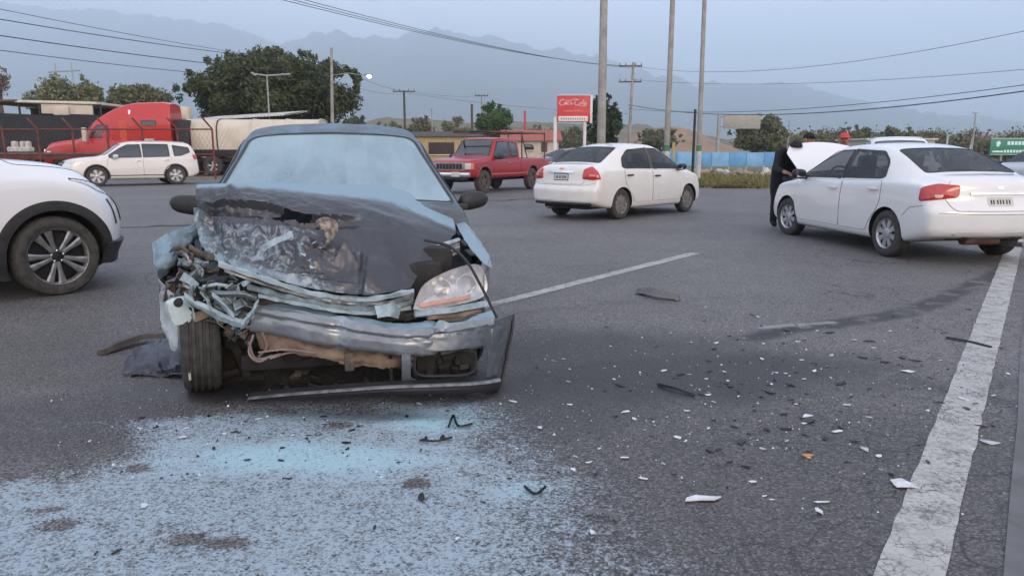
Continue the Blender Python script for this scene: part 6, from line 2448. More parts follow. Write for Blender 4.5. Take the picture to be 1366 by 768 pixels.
# ------------------------------------------------------------------ signs
def text_obj(name, txt, size, m_, parent, loc, rot, sx=1.0):
    cu = bpy.data.curves.new(name, 'FONT')
    cu.body = txt
    cu.size = size
    cu.align_x = 'CENTER'
    cu.align_y = 'CENTER'
    cu.extrude = .004
    o = bpy.data.objects.new(name, cu)
    COL.objects.link(o)
    bpy.context.view_layer.update()
    me = bpy.data.meshes.new_from_object(o.evaluated_get(bpy.context.evaluated_depsgraph_get()))
    bpy.data.objects.remove(o)
    o = link(name, me, parent, [m_])
    o.location = loc
    o.rotation_euler = rot
    o.scale = (sx, 1, 1)
    return o


def script_logo(name, m_, parent, width, c):
    """the flowing soft drink wordmark drawn as brush strokes in the sign's x-z plane"""
    def arc(cx, cy, rx, ry, a0, a1, n=14):
        return [(cx + rx * math.cos(R(a0 + (a1 - a0) * i / n)), cy + ry * math.sin(R(a0 + (a1 - a0) * i / n))) for i in range(n + 1)]
    st = []
    st.append((arc(.85, .55, .75, .85, 55, 305, 22) + [(1.75, .15), (2.1, .5)], .13))             # C
    st.append((arc(1.95, .28, .30, .34, 80, 440, 16), .10))                                         # o
    st.append((arc(2.75, .28, .32, .34, 60, 310, 14), .10))                                         # c
    st.append((arc(3.50, .28, .30, .34, 30, 390, 16) + [(3.85, .0), (4.1, .12)], .10))              # a
    st.append(([(4.2, .30), (4.55, .34)], .09))                                                     # hyphen
    st.append((arc(5.35, .55, .72, .85, 60, 305, 22) + [(6.15, .15)], .13))                         # C
    st.append((arc(6.35, .28, .30, .34, 80, 440, 16), .10))                                         # o
    st.append(([(6.75, .2), (7.15, 1.0), (7.2, 1.35), (7.0, 1.3), (6.95, .3), (7.1, -.02), (7.35, .1)], .10))   # l
    st.append((arc(7.75, .28, .30, .34, 30, 390, 16) + [(8.1, .0), (8.4, .15)], .10))               # a
    st.append(([(1.5, 1.25), (2.4, 1.0), (3.4, 1.15), (4.4, 1.5), (5.0, 1.35)], .09))               # flourish from the first capital
    st.append(([(5.9, -.35), (6.6, -.55), (7.6, -.45), (8.3, -.3)], .08))
    k = width / 8.6
    for i, (pts, w) in enumerate(st):
        pts = [(x + .18 * y, y) for x, y in pts]
        q = MB()
        q.tube([Vector((c[0] + (x - 4.25) * k, c[1] - .004 * (i % 2), c[2] + (y - .5) * k)) for x, y in pts], w * k, 6)
        q.build('letter_stroke', m_, parent, sharp=None)


Ys = 45
sl = empty('advertising_sign', (at(764, 203, Ys).x, Ys, 0))
tag(sl, 'red soft drink sign with white script lettering on two white posts', 'sign')
zb_, zt_ = at(764, 163, Ys).z, at(764, 128, Ys).z
xw = at(786, 203, Ys).x - at(743, 203, Ys).x
red_s = mat('sign_red', (.60, .045, .05), .5, var=.12, scale=2)
wht_s = mat('sign_white', (.72, .68, .66), .5, var=.12, scale=2)
q = MB()
q.bbox((0, 0, (zb_ + zt_) / 2), (xw, .16, zt_ - zb_), .02)
pn_ = q.build('sign_panel', red_s, sl)
q = MB()
q.bbox((xw / 2 + .09, -.02, (zb_ + zt_) / 2 - .02), (.14, .22, zt_ - zb_ + .10), .02)
q.build('sign_frame', wht_s, sl)
q = MB()
q.bbox((0, -.02, zt_ + .03), (xw + .02, .2, .05), .015)
q.build('sign_frame', wht_s, sl)
q = MB()
q.bbox((-.02, -.09, zb_ + .19), (xw * .90, .03, .30), .008)
st_ = q.build('name_strip', wht_s, sl)
for k in range(11):
    q = MB()
    q.box((-xw * .36 + k * xw * .07, -.108, zb_ + .19), (xw * .042, .006, .11))
    q.build('strip_character', mat('faded_ink', (.45, .30, .29), .7) if k == 0 else bpy.data.materials['faded_ink'], st_)
script_logo('script', mat('logo_white', (.80, .62, .60), .5), pn_, xw * .88, (-.02, -.085, (zb_ + zt_) / 2 + .36))
for k in range(8):
    q = MB()
    q.box((-xw * .26 + k * xw * .075, -.086, (zb_ + zt_) / 2 - .12), (xw * .05, .012, .09))
    q.build('slogan_character', mat('slogan_orange', (.75, .22, .14), .6) if k == 0 else bpy.data.materials['slogan_orange'], pn_)
for dx, zt2, ww in ((-xw / 2 - .10, zb_ + .3, .11), (xw * .36, zb_ + .05, .10)):
    q = MB()
    q.tube([(dx, .02, -.05), (dx, .02, zt2)], ww, 10)
    q.build('sign_post', wht_s, sl)

Yg_ = 60
gs = empty('road_sign', (at(1362, 203, Yg_).x, Yg_, 0))
tag(gs, 'green highway direction sign with white emblem and lettering', 'sign')
zb_, zt_ = at(1362, 207, Yg_).z, at(1362, 184, Yg_).z
xl_ = at(1320, 203, Yg_).x - gs.location.x
grn = mat('sign_green', (.012, .20, .13), .45, var=.15)
lite = mat('sign_lettering', (.62, .80, .72), .5, var=.1)
q = MB()
q.bbox((0, 0, (zb_ + zt_) / 2), (-xl_ * 2, .06, zt_ - zb_), .02)
pn_ = q.build('sign_panel', grn, gs)
q = MB()
for z in (zb_ + .05, zt_ - .05):
    q.box((0, -.034, z), (-xl_ * 2 - .1, .008, .03))
q.build('sign_border', lite, pn_)
q = MB()
q.lathe([(-.006, .17), (.0, .17)], 16, c=(xl_ + .62, -.036, zt_ - .42))
q.prism([(xl_ + .46, -.034, zt_ - .66), (xl_ + .52, -.034, zt_ - .40), (xl_ + .70, -.034, zt_ - .28), (xl_ + .78, -.034, zt_ - .45), (xl_ + .64, -.034, zt_ - .72)], (0, -.01, 0))
q.build('route_emblem', lite, pn_)
for row, x0_, n_, w_ in ((zt_ - .42, xl_ + 1.45, 9, .22), (zb_ + .30, xl_ + 1.2, 14, .18)):
    for k in range(n_):
        q = MB()
        q.box((x0_ + k * (w_ + .07), -.035, row), (w_, .008, .28 if row > zb_ + .4 else .22))
        q.build('sign_character', lite, pn_)
q = MB()
q.box((xl_ + .62, -.035, zb_ + .28), (.85, .008, .13))
q.build('sign_character', lite, pn_)
for dx in (-1.5, 1.5):
    q = MB()
    q.tube([(dx, .1, -.05), (dx, .1, zt_)], .07, 8)
    q.build('sign_post', M['galv'], gs)

Yk = 74
gt = empty('gantry_sign', (at(957, 203, Yk).x, Yk, 0))
tag(gt, 'pale back of a road sign cantilevered from a grey post', 'sign')
q = MB()
q.tube([(0, 0, -.05), (0, 0, at(957, 154, Yk).z)], .17, 10)
q.build('sign_post', M['galv'], gt)
q = MB()
z0, z1 = at(957, 172, Yk).z, at(957, 153, Yk).z
x0_, x1_ = at(963, 203, Yk).x - gt.location.x, at(1012, 203, Yk).x - gt.location.x
q.bbox(((x0_ + x1_) / 2, 0, (z0 + z1) / 2), (x1_ - x0_, .08, z1 - z0), .02)
q.build('sign_panel', mat('sign_back', (.34, .33, .30), .6, metal=.2), gt)
q = MB()
q.tube([(0, .1, z1 - .2), (x1_, .1, z1 - .2)], .06, 6)
q.tube([(0, .1, z0 + .2), (x1_, .1, z0 + .2)], .06, 6)
q.build('sign_arm', M['galv'], gt)


# ------------------------------------------------------------------ the truck yard
RED_PIPE = mat('rusty_red_pipe', (.17, .045, .035), .75, var=.4, scale=4)
DARK_T = mat('black_tarpaulin', (.012, .013, .016), .6, var=.4, scale=2, bump=.2)
CREAM = mat('cream_panel', (.62, .55, .45), .6, var=.15, scale=1.5)


def truck():
    """red conventional tractor with a tall sleeper; nose along +x"""
    sp = dict(x0=-1.1, x1=5.9, wmax=1.2, rr=.05, rf=.10, step=.08, sq=.6,
              zt=[(-1.1, 4.02), (-.6, 4.10), (.8, 4.05), (1.6, 3.85), (2.5, 3.40), (3.0, 3.05), (3.12, 2.95), (3.75, 2.20), (3.9, 2.08), (4.8, 1.95), (5.5, 1.82), (5.9, 1.62)],
              zb=[(-1.1, 1.9), (3.0, 1.9), (3.8, 1.8), (5.0, 1.65), (5.9, 1.40)],
              e=[(-1.1, .25), (1.5, .30), (3.0, .25), (3.8, .15), (5.9, .12)],
              w=[(-1.1, 1.18), (2.6, 1.18), (3.6, 1.10), (4.5, 1.02), (5.9, .88)],
              wt=[(-1.1, 1.02), (1.5, .98), (2.8, .92), (3.8, .86), (5.9, .62)],
              zs=[(-1.1, .95), (3.0, .75), (4.0, .70), (5.9, .60)],
              nose=[(.5, .05), (.9, 0), (1.4, .08), (1.8, .25)], nose_plan=.25,
              arches=[(4.75, .52, .62, .55, 1.6)],
              windows=[('side_window', ('left', 'right'), [(2.15, 2.10), (2.2, 2.80), (2.85, 2.78), (3.25, 2.35), (3.30, 2.05)], .05),
                       ('sleeper_window', ('left', 'right'), [(-.35, 2.75), (-.35, 3.05), (.45, 3.05), (.45, 2.75)], .06),
                       ('windscreen', ('top',), [(3.08, -.88), (3.08, .88), (3.74, .90), (3.74, -.90)], .06)],
              panels=[('cab_door', ('left', 'right'), [(1.95, 1.05), (1.95, 2.95), (2.2, 2.95), (3.35, 2.0), (3.35, 1.05)], .08),
                      ('locker_door', ('left', 'right'), [(-.6, 1.25), (-.6, 2.0), (.5, 2.0), (.5, 1.25)], .08)],
              handles={})
    root, body, bvh = build_vehicle('tractor_truck', sp, M['truck_red'])
    for fr in ('left', 'right'):
        patch('side_fairing', bvh, fr, rounded([(1.25, 1.1), (1.25, 3.0), (1.6, 3.0), (1.6, 1.1)], .05), mat('orange_red_panel', (.62, .09, .04), .5), root, off=.012)
        patch('vent_panel', bvh, fr, rounded([(-.2, 1.45), (-.15, 2.05), (.35, 2.05), (.4, 1.45)], .05), CREAM, root, off=.012)
    for sg in (1, -1):
        b = MB()
        b.bbox((3.35, sg * 1.42, 2.25), (.22, .22, .75), .05)
        b.build('wing_mirror', CREAM, root)
        b = MB()
        b.tube([(1.05, sg * 1.02, .9), (1.05, sg * 1.02, 3.6)], .08, 10)
        b.build('exhaust_stack', M['chrome'], root)
        b = MB()
        b.bbox((5.45, sg * .80, 1.25), (.3, .25, .28), .06)
        b.build('headlight', M['white_lens'], root)
        b = MB()
        b.lathe([(-.8, .30), (-.78, .33), (.78, .33), (.8, .30)], 20, axis='x', c=(1.2, sg * .95, .75))
        b.build('fuel_tank', M['chrome'], root)
    b = MB()
    b.bbox((5.86, 0, 1.15), (.06, 1.05, .65), .03)
    b.build('grille', M['chrome'], root)
    b = MB()
    b.bbox((5.95, 0, .62), (.22, 2.1, .32), .06)
    b.build('front_bumper', M['chrome'], root)
    b = MB()
    b.bbox((-2.2, 0, .85), (4.0, .9, .22), .04)
    b.bbox((2.0, 0, .85), (6.0, .9, .2), .04)
    b.build('chassis', M['under'], root)
    b = MB()
    b.bbox((-1.6, 0, 2.1), (.7, 2.0, 2.0), .06)
    b.build('headache_rack', DARK_T, root)
    for x in (4.75, -1.9, -3.2):
        for sg in (1, -1):
            wheel(root, (x, sg * .98, .52), .52, .34 if x > 0 else .5, .29, 'truck', sg, seg=24)
    return root


tr = truck()
tp = at(212, 203, 43)
tr.location = (tp.x, tp.y, 0)
tr.rotation_euler = (0, 0, R(188))
tag(tr, 'red tractor truck with tall rounded sleeper cab in the yard', 'truck')

# flatbed trailer behind the fence
fb = empty('flatbed_trailer', (at(52, 203, 39).x, 39, 0), R(3))
tag(fb, 'empty dark flatbed trailer parked behind the red pipe fence', 'trailer')
b = MB()
b.bbox((0, 0, 1.22), (9.0, 2.4, .14), .03)
b.build('deck', mat('grey_green_deck', (.10, .11, .10), .8, var=.3), fb)
b = MB()
b.bbox((0, -1.1, 1.05), (9.0, .14, .22), .02)
b.bbox((0, 1.1, 1.05), (9.0, .14, .22), .02)
b.build('side_rail', RED_PIPE, fb)
for x in (-3.4, -2.2):
    for sg in (1, -1):
        wheel(fb, (x, sg * .95, .5), .5, .3, .28, 'truck', sg, seg=20)
b = MB()
b.box((3.0, .7, .55), (.12, .12, 1.0))
b.box((3.0, -.7, .55), (.12, .12, 1.0))
b.build('landing_leg', M['trim'], fb)
# tarpaulined trailer
tt = empty('covered_trailer', (at(88, 203, 46).x, 46, 0), R(2))
tag(tt, 'trailer under a sagging black tarpaulin beneath the shed roof', 'trailer')
b = MB()
pr_ = [(-5.4, 1.0), (-5.2, 2.2), (-4.6, 3.45), (-3.6, 3.62), (0, 3.45), (3.5, 3.5), (4.5, 3.4), (4.6, 1.0)]
b.prism([(x, -1.2, z) for x, z in pr_], (0, 2.4, 0))
b.build('tarpaulin', DARK_T, tt, sharp=30)
b = MB()
b.bbox((-.3, 0, .95), (9.6, 2.4, .2), .03)
b.build('deck', M['rust'], tt)
for x in (-3.2, -2.0):
    for sg in (1, -1):
        wheel(tt, (x, sg * .95, .5), .5, .3, .28, 'truck', sg, seg=20)
# open shed
sh = empty('open_shed', (at(85, 203, 50).x, 50, 0))
tag(sh, 'open shed with a pale flat roof edge over dark bays', 'shed')
x0_, x1_ = at(34, 203, 50).x - sh.location.x, at(141, 203, 50).x - sh.location.x
zr = at(85, 137, 50).z
b = MB()
b.bbox(((x0_ + x1_) / 2, 2.5, zr), (x1_ - x0_, 6, .16), .03, rot=(0, .025, 0))
b.build('roof', mat('roof_edge_white', (.66, .63, .54), .6), sh)
b = MB()
b.bbox(((x0_ + x1_) / 2 + .6, -.3, zr - .45), (x1_ - x0_ - 2.0, .12, .62), .02, rot=(0, .025, 0))
b.build('fascia', CREAM, sh)
b = MB()
b.bbox((x0_ - 1.6, 2.5, zr + .1), (3.6, 6, .14), .03)
b.build('lean_to_roof', M['rust'], sh)
b = MB()
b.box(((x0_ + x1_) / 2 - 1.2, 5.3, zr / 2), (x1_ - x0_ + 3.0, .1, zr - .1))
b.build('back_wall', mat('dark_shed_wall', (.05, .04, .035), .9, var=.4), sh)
b = MB()
b.box((x0_ - 1.2, .6, 1.5), (3.0, .1, 2.2))
b.build('brick_infill', mat('tan_block_wall', (.36, .22, .13), .9, var=.3, scale=3), sh)
for k in range(5):
    b = MB()
    b.tube([(x0_ + (x1_ - x0_) * k / 4, -.1, 0), (x0_ + (x1_ - x0_) * k / 4, -.1, zr - .1)], .07, 8)
    b.build('roof_post', M['trim'], sh)
b = MB()
b.bbox(((x0_ + x1_) / 2 + .3, -.45, zr - .55), (1.0, .2, .55), .03)
b.build('floodlight_box', CREAM, sh)
# things on the flatbed
for k, (px_, w_) in enumerate(((17, .5), (28, .42), (35, .4))):
    p = at(px_, 180, 38.8)
    b = MB()
    b.bbox((p.x, p.y, 1.31 + .14), (w_, .5, .26), .08)
    b.bbox((p.x + .05, p.y, 1.31 + .38), (w_ * .5, .3, .36), .08)
    o = b.build('white_sack', mat('sackcloth', (.62, .58, .54), .9) if k == 0 else bpy.data.materials['sackcloth'], None)
    tag(o, 'lumpy white sack lying on the empty flatbed trailer', 'sack', 'white sacks on the flatbed')

# pipe fence with leaning outriggers
fe = empty('pipe_fence', (at(70, 203, 36.8).x, 36.8, 0))
tag(fe, 'rusty red pipe fence with leaning outrigger arms around the yard', 'fence')
fx0, fx1 = at(-40, 203, 36.8).x - fe.location.x, at(285, 203, 36.8).x - fe.location.x
zf = at(70, 172, 36.8).z
n_p = 8
for k in range(n_p):
    x = fx0 + (fx1 - fx0) * k / (n_p - 1)
    b = MB()
    b.tube([(x, 0, -.05), (x, 0, zf), (x - .38, -.12, zf + .52)], .05, 8)
    b.build('fence_post', RED_PIPE, fe)
for z in (.35, 1.2, zf - .02):
    b = MB()
    b.tube([(fx0, 0, z), (fx1, 0, z)], .035, 6)
    b.build('fence_rail', RED_PIPE, fe)
b = MB()
nd = int((fx1 - fx0) / .22)
for k in range(nd):
    x = fx0 + k * .22
    hgt = zf - .1
    b.tube([(x, .02, .1), (x + hgt * .6, .02, zf)], .004, 3, cap=False)
    b.tube([(x + hgt * .6, .02, .1), (x, .02, zf)], .004, 3, cap=False)
tag(b.build('wire_mesh', RED_PIPE, fe, sharp=None), kind='stuff')
b = MB()
for k in range(26):
    x = fx0 + (fx1 - fx0) * (.16 + .16 * rng.random())
    b.bbox((x, -.5 + .5 * rng.random(), .25 + .5 * rng.random() ** 2), (.25 + .3 * rng.random(), .3, .2 + .3 * rng.random()), .05, rot=(rng.random(), rng.random(), rng.random()))
tag(tag(b.build('scrap_heap', mat('rusty_scrap', (.30, .10, .06), .8, var=.5, scale=6)), 'heap of rusty scrap metal at the foot of the pipe fence', 'scrap'), kind='stuff')

# cream tank trailer and sheet roof
ta = empty('tank_trailer', (at(345, 203, 44).x, 44, 0))
tag(ta, 'long cream rounded tank trailer behind the white family SUV', 'trailer')
half = (at(432, 203, 44).x - at(258, 203, 44).x) / 2
zt_ = at(345, 160, 44).z
b = MB()
pr_ = [(-1.15, 1.45), (-1.22, 1.9), (-1.18, zt_ - .45), (-.95, zt_ - .12), (-.5, zt_), (.5, zt_), (.95, zt_ - .12), (1.18, zt_ - .45), (1.22, 1.9), (1.15, 1.45)]
b.prism([(-half, y, z) for y, z in pr_], (half * 2, 0, 0))
b.build('tank', CREAM, ta, sharp=40)
for k in range(5):
    x = -half + half * 2 * k / 4
    b = MB()
    b.tube([(x, y * 1.01, z + .01) for y, z in pr_], .04, 6)
    b.build('tank_band', M['trim'] if k == 1 else CREAM, ta)
b = MB()
b.bbox((0, 0, 1.25), (half * 2, 2.3, .4), .04)
b.build('frame', DARK_T, ta)
for x in (half - 1.2, half - 2.4, -half + 1.5):
    for sg in (1, -1):
        wheel(ta, (x, sg * .95, .5), .5, .3, .28, 'truck', sg, seg=20)
sr = empty('sheet_roof', (at(318, 203, 49).x, 49, 0))
tag(sr, 'pale corrugated sheet roof of a low building behind the tank trailer', 'roof')
x0_, x1_ = at(256, 203, 49).x - sr.location.x, at(385, 203, 49).x - sr.location.x
zr = at(300, 157, 49).z
ncor = 40
for k in range(ncor):
    pass
vs_, fs = [], []
for i in range(121):
    x = x0_ + (x1_ - x0_) * i / 120
    zz = zr - .18 + .38 * i / 120 + .02 * math.sin(i * 1.6)
    vs_ += [(x, -.4, zz), (x, 5, zz + .5), (x, -.4, zz - .08), (x, 5, zz + .42)]
for i in range(120):
    a = i * 4
    fs += [(a, a + 4, a + 5, a + 1), (a + 2, a + 3, a + 7, a + 6), (a, a + 2, a + 6, a + 4), (a + 1, a + 5, a + 7, a + 3)]
b = MB()
b.add(vs_, fs)
b.build('roof_sheet', mat('pale_roof_sheet', (.58, .57, .54), .6, var=.2), sr)
b = MB()
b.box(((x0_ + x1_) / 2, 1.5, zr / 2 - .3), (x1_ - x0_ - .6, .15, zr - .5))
b.build('wall', mat('drab_wall', (.20, .17, .14), .9, var=.3), sr)  # plain grey-brown wall colour, slightly mottled
for k in range(4):
    b = MB()
    b.tube([(x0_ + .3 + (x1_ - x0_ - .6) * k / 3, -.2, 0), (x0_ + .3 + (x1_ - x0_ - .6) * k / 3, -.2, zr - .3)], .06, 6)
    b.build('post', M['trim'], sr)
b = MB()
p = at(246, 151, 47)
b.bbox((p.x, p.y, p.z), (.75, .6, .75), .05)
b.box((p.x, p.y, p.z / 2 - .2), (.08, .08, p.z - .7))
tag(b.build('cooler_box', CREAM), 'cream box on a thin stand right behind the red truck cab', 'box')


# ------------------------------------------------------------------ houses and hoardings beyond the road
def house(name, label, px0, px1, Y, eave_y, ridge_y, wall_m, roof_m, depth=6, wins=(), flat_roof=False):
    x0_, x1_ = at(px0, 203, Y).x, at(px1, 203, Y).x
    cx = (x0_ + x1_) / 2
    hw = (x1_ - x0_) / 2
    root = empty(name, (cx, Y, 0))
    tag(root, label, 'building')
    ze, zr = at(px0, eave_y, Y).z, at(px0, ridge_y, Y).z
    b = MB()
    b.box((0, depth / 2, ze / 2 - .05), (hw * 2, depth, ze + .1))
    b.build('wall', wall_m, root)
    b = MB()
    if flat_roof:
        b.bbox((0, depth / 2, ze + .08), (hw * 2 + .4, depth + .4, .16), .03)
    else:
        b.prism([(-hw - .3, -.35, ze), (-hw - .3, depth / 2, zr), (-hw - .3, depth + .35, ze)], (hw * 2 + .6, 0, 0))
    b.build('roof', roof_m, root, smooth=False)
    for px_a, px_b, y0, y1, nm, m_ in wins:
        xa, xb = at(px_a, 203, Y).x - cx, at(px_b, 203, Y).x - cx
        za, zb2 = at(0, y1, Y).z, at(0, y0, Y).z
        b = MB()
        b.bbox(((xa + xb) / 2, -.02, (za + zb2) / 2), (xb - xa, .12, zb2 - za), .02)
        w_ = b.build(nm, m_, root)
        b = MB()
        b.bbox(((xa + xb) / 2, -.06, za - .04), (xb - xa + .15, .16, .08), .01)
        b.build('sill', CREAM, w_)
    return root


yel = mat('yellow_plaster', (.50, .38, .22), .9, var=.2)
house('workshop', 'low yellow workshop with a dark overhanging roof behind the wreck', 540, 640, 52, 182, 174, yel, mat('dark_roof', (.06, .045, .04), .8), wins=[(572, 606, 190, 206, 'roller_door', mat('dark_door', (.05, .035, .035), .7)), (615, 628, 188, 198, 'window', M['glass_dark'])])
house('cottage', 'small white house with a red roof behind the pickup', 672, 745, 58, 188, 172, mat('white_plaster', (.60, .54, .48), .9), mat('red_roof', (.36, .10, .07), .8), wins=[(700, 712, 192, 200, 'window', M['glass_dark']), (722, 730, 190, 203, 'door', M['wood_pole'])])
house('kiosk', 'small yellow kiosk at the foot of the huge dark tree', 458, 540, 70, 178, 172, yel, mat('kiosk_roof', (.25, .14, .10), .8), flat_roof=True, wins=[(500, 512, 184, 196, 'window', M['glass_dark'])])
house('box_building', 'pale flat-roofed box building beyond the white sedan', 1156, 1246, 66, 187, 184, mat('pale_plaster', (.50, .46, .38), .9, var=.2), mat('pale_cap', (.55, .52, .46), .8), flat_roof=True, wins=[(1226, 1238, 191, 198, 'window', M['glass_dark'])])
house('hut', 'small pale hut right beneath the green road sign', 1322, 1340, 56, 219, 216, mat('hut_plaster', (.55, .50, .42), .9), mat('hut_roof', (.30, .22, .18), .8), depth=3, flat_roof=True, wins=[(1326, 1331, 221, 225, 'window', M['glass_dark'])])
hs = random.Random(5)
far_mats = [mat('far_wall_pale', (.55, .50, .45), .9), mat('far_wall_tan', (.42, .34, .26), .9), mat('far_wall_rose', (.48, .36, .32), .9)]
far_roof = mat('far_roof', (.30, .18, .14), .8)
for k in range(15):
    Yh = 330 + hs.uniform(0, 260)
    px_ = 1245 + k * 9 + hs.uniform(-3, 3)
    py_ = 193 - hs.uniform(0, 10)
    p = at(px_, py_, Yh)
    r_ = empty('hillside_house', (p.x, p.y, max(p.z - 3.2, 0)))
    tag(r_, 'tiny pale house among those scattered on the far dry hillside', 'house', 'far hillside houses')
    w_, h_ = hs.uniform(6, 11), hs.uniform(2.8, 4.5)
    b = MB()
    b.box((0, 0, h_ / 2 - 2), (w_, 7, h_ + 4))
    b.build('wall', far_mats[k % 3], r_)
    b = MB()
    b.prism([(-w_ / 2 - .3, -3.9, h_), (-w_ / 2 - .3, 0, h_ + 1.6), (-w_ / 2 - .3, 3.9, h_)], (w_ + .6, 0, 0))
    b.build('roof', far_roof, r_, smooth=False)
    for j in (-1, 1):
        b = MB()
        b.box((j * w_ * .25, -3.52, h_ * .55), (1.2, .06, 1.2))
        b.build('window', M['glass_dark'], r_)

# blue hoarding on posts
Yb = 50
bh = empty('blue_hoarding', (at(972, 203, Yb).x, Yb, 0))
tag(bh, 'long faded blue hoarding on posts along the grass verge', 'hoarding')
x0_, x1_ = at(880, 203, Yb).x - bh.location.x, at(1066, 203, Yb).x - bh.location.x
z0, z1 = at(0, 222, Yb).z, at(0, 203, Yb).z
bm_ = [mat('blue_sheet', (.12, .33, .60), .6, var=.2, scale=1.5), mat('blue_sheet_faded', (.20, .42, .66), .6, var=.2, scale=1.5)]
npan = 8
for k in range(npan):
    xa, xb = x0_ + (x1_ - x0_) * k / npan, x0_ + (x1_ - x0_) * (k + 1) / npan
    b = MB()
    b.bbox(((xa + xb) / 2, 0, (z0 + z1) / 2 + .03 * math.sin(k * 2.1)), (xb - xa - .02, .05, z1 - z0), .012)
    b.build('panel', bm_[k % 2], bh)
for k in range(npan + 1):
    b = MB()
    b.tube([(x0_ + (x1_ - x0_) * k / npan, .06, -.05), (x0_ + (x1_ - x0_) * k / npan, .06, z1)], .04, 6)
    b.build('post', white_band, bh)
# rubble along the foot of the hoarding
rr_ = random.Random(9)
for k in range(34):
    p = at(rr_.uniform(905, 1062), 203, rr_.uniform(40, 48))
    b = MB()
    s_ = rr_.uniform(.18, .5)
    b.bbox((0, 0, 0), (s_ * rr_.uniform(.8, 1.6), s_, s_ * .8), s_ * .2, rot=(rr_.random(), rr_.random(), rr_.random()))
    o = b.build('rubble_block', [mat('rubble_tan', (.40, .26, .18), .9), mat('rubble_grey', (.30, .28, .26), .9), mat('rubble_white', (.58, .54, .50), .9)][k % 3] if k < 3 else bpy.data.materials[('rubble_tan', 'rubble_grey', 'rubble_white')[k % 3]])
    o.location = (p.x, p.y, s_ * .3)
    tag(o, 'broken block in the rubble along the foot of the blue hoarding', 'rubble', 'rubble below the hoarding')
pole('marker_post', 1020, 40, 221, .06, .06, white_band, 'short white marker post in the grass below the hoarding')


# ------------------------------------------------------------------ more traffic
def repaint(o, table):
    done = {}
    for ob in [o] + list(o.children_recursive):
        if ob.type == 'MESH' and any(m_ in table for m_ in ob.data.materials):
            if ob.data not in done:
                done[ob.data] = ob.data.copy()
            ob.data = done[ob.data]
            for i_, m_ in enumerate(ob.data.materials):
                if m_ in table:
                    ob.data.materials[i_] = table[m_]


suv_src = bpy.data.objects['family_suv']
o = copy_tree(suv_src)
p = at(1190, 203, 23)
o.location = (p.x, p.y, 0)
o.rotation_euler = (0, 0, R(-112))
tag(o, 'white SUV facing traffic directly behind the sedan with the raised bonnet', 'car')
sal = bpy.data.objects['saloon_car']
o = copy_tree(sal)
repaint(o, {M['white_paint_b']: M['grey_paint']})
p = at(1392, 203, 20.5)
o.location = (p.x + 1.2, p.y, 0)
o.rotation_euler = (0, 0, R(200))
tag(o, 'grey saloon car only its nose showing past the white sedan boot', 'car')
o = copy_tree(sal)
repaint(o, {M['white_paint_b']: mat('black_car_paint', (.02, .02, .022), .3, coat=.8)})
p = at(742, 203, 33)
o.location = (p.x, p.y, 0)
o.rotation_euler = (0, 0, R(20))
tag(o, 'black saloon car half hidden between the pickup and the white saloon', 'car')


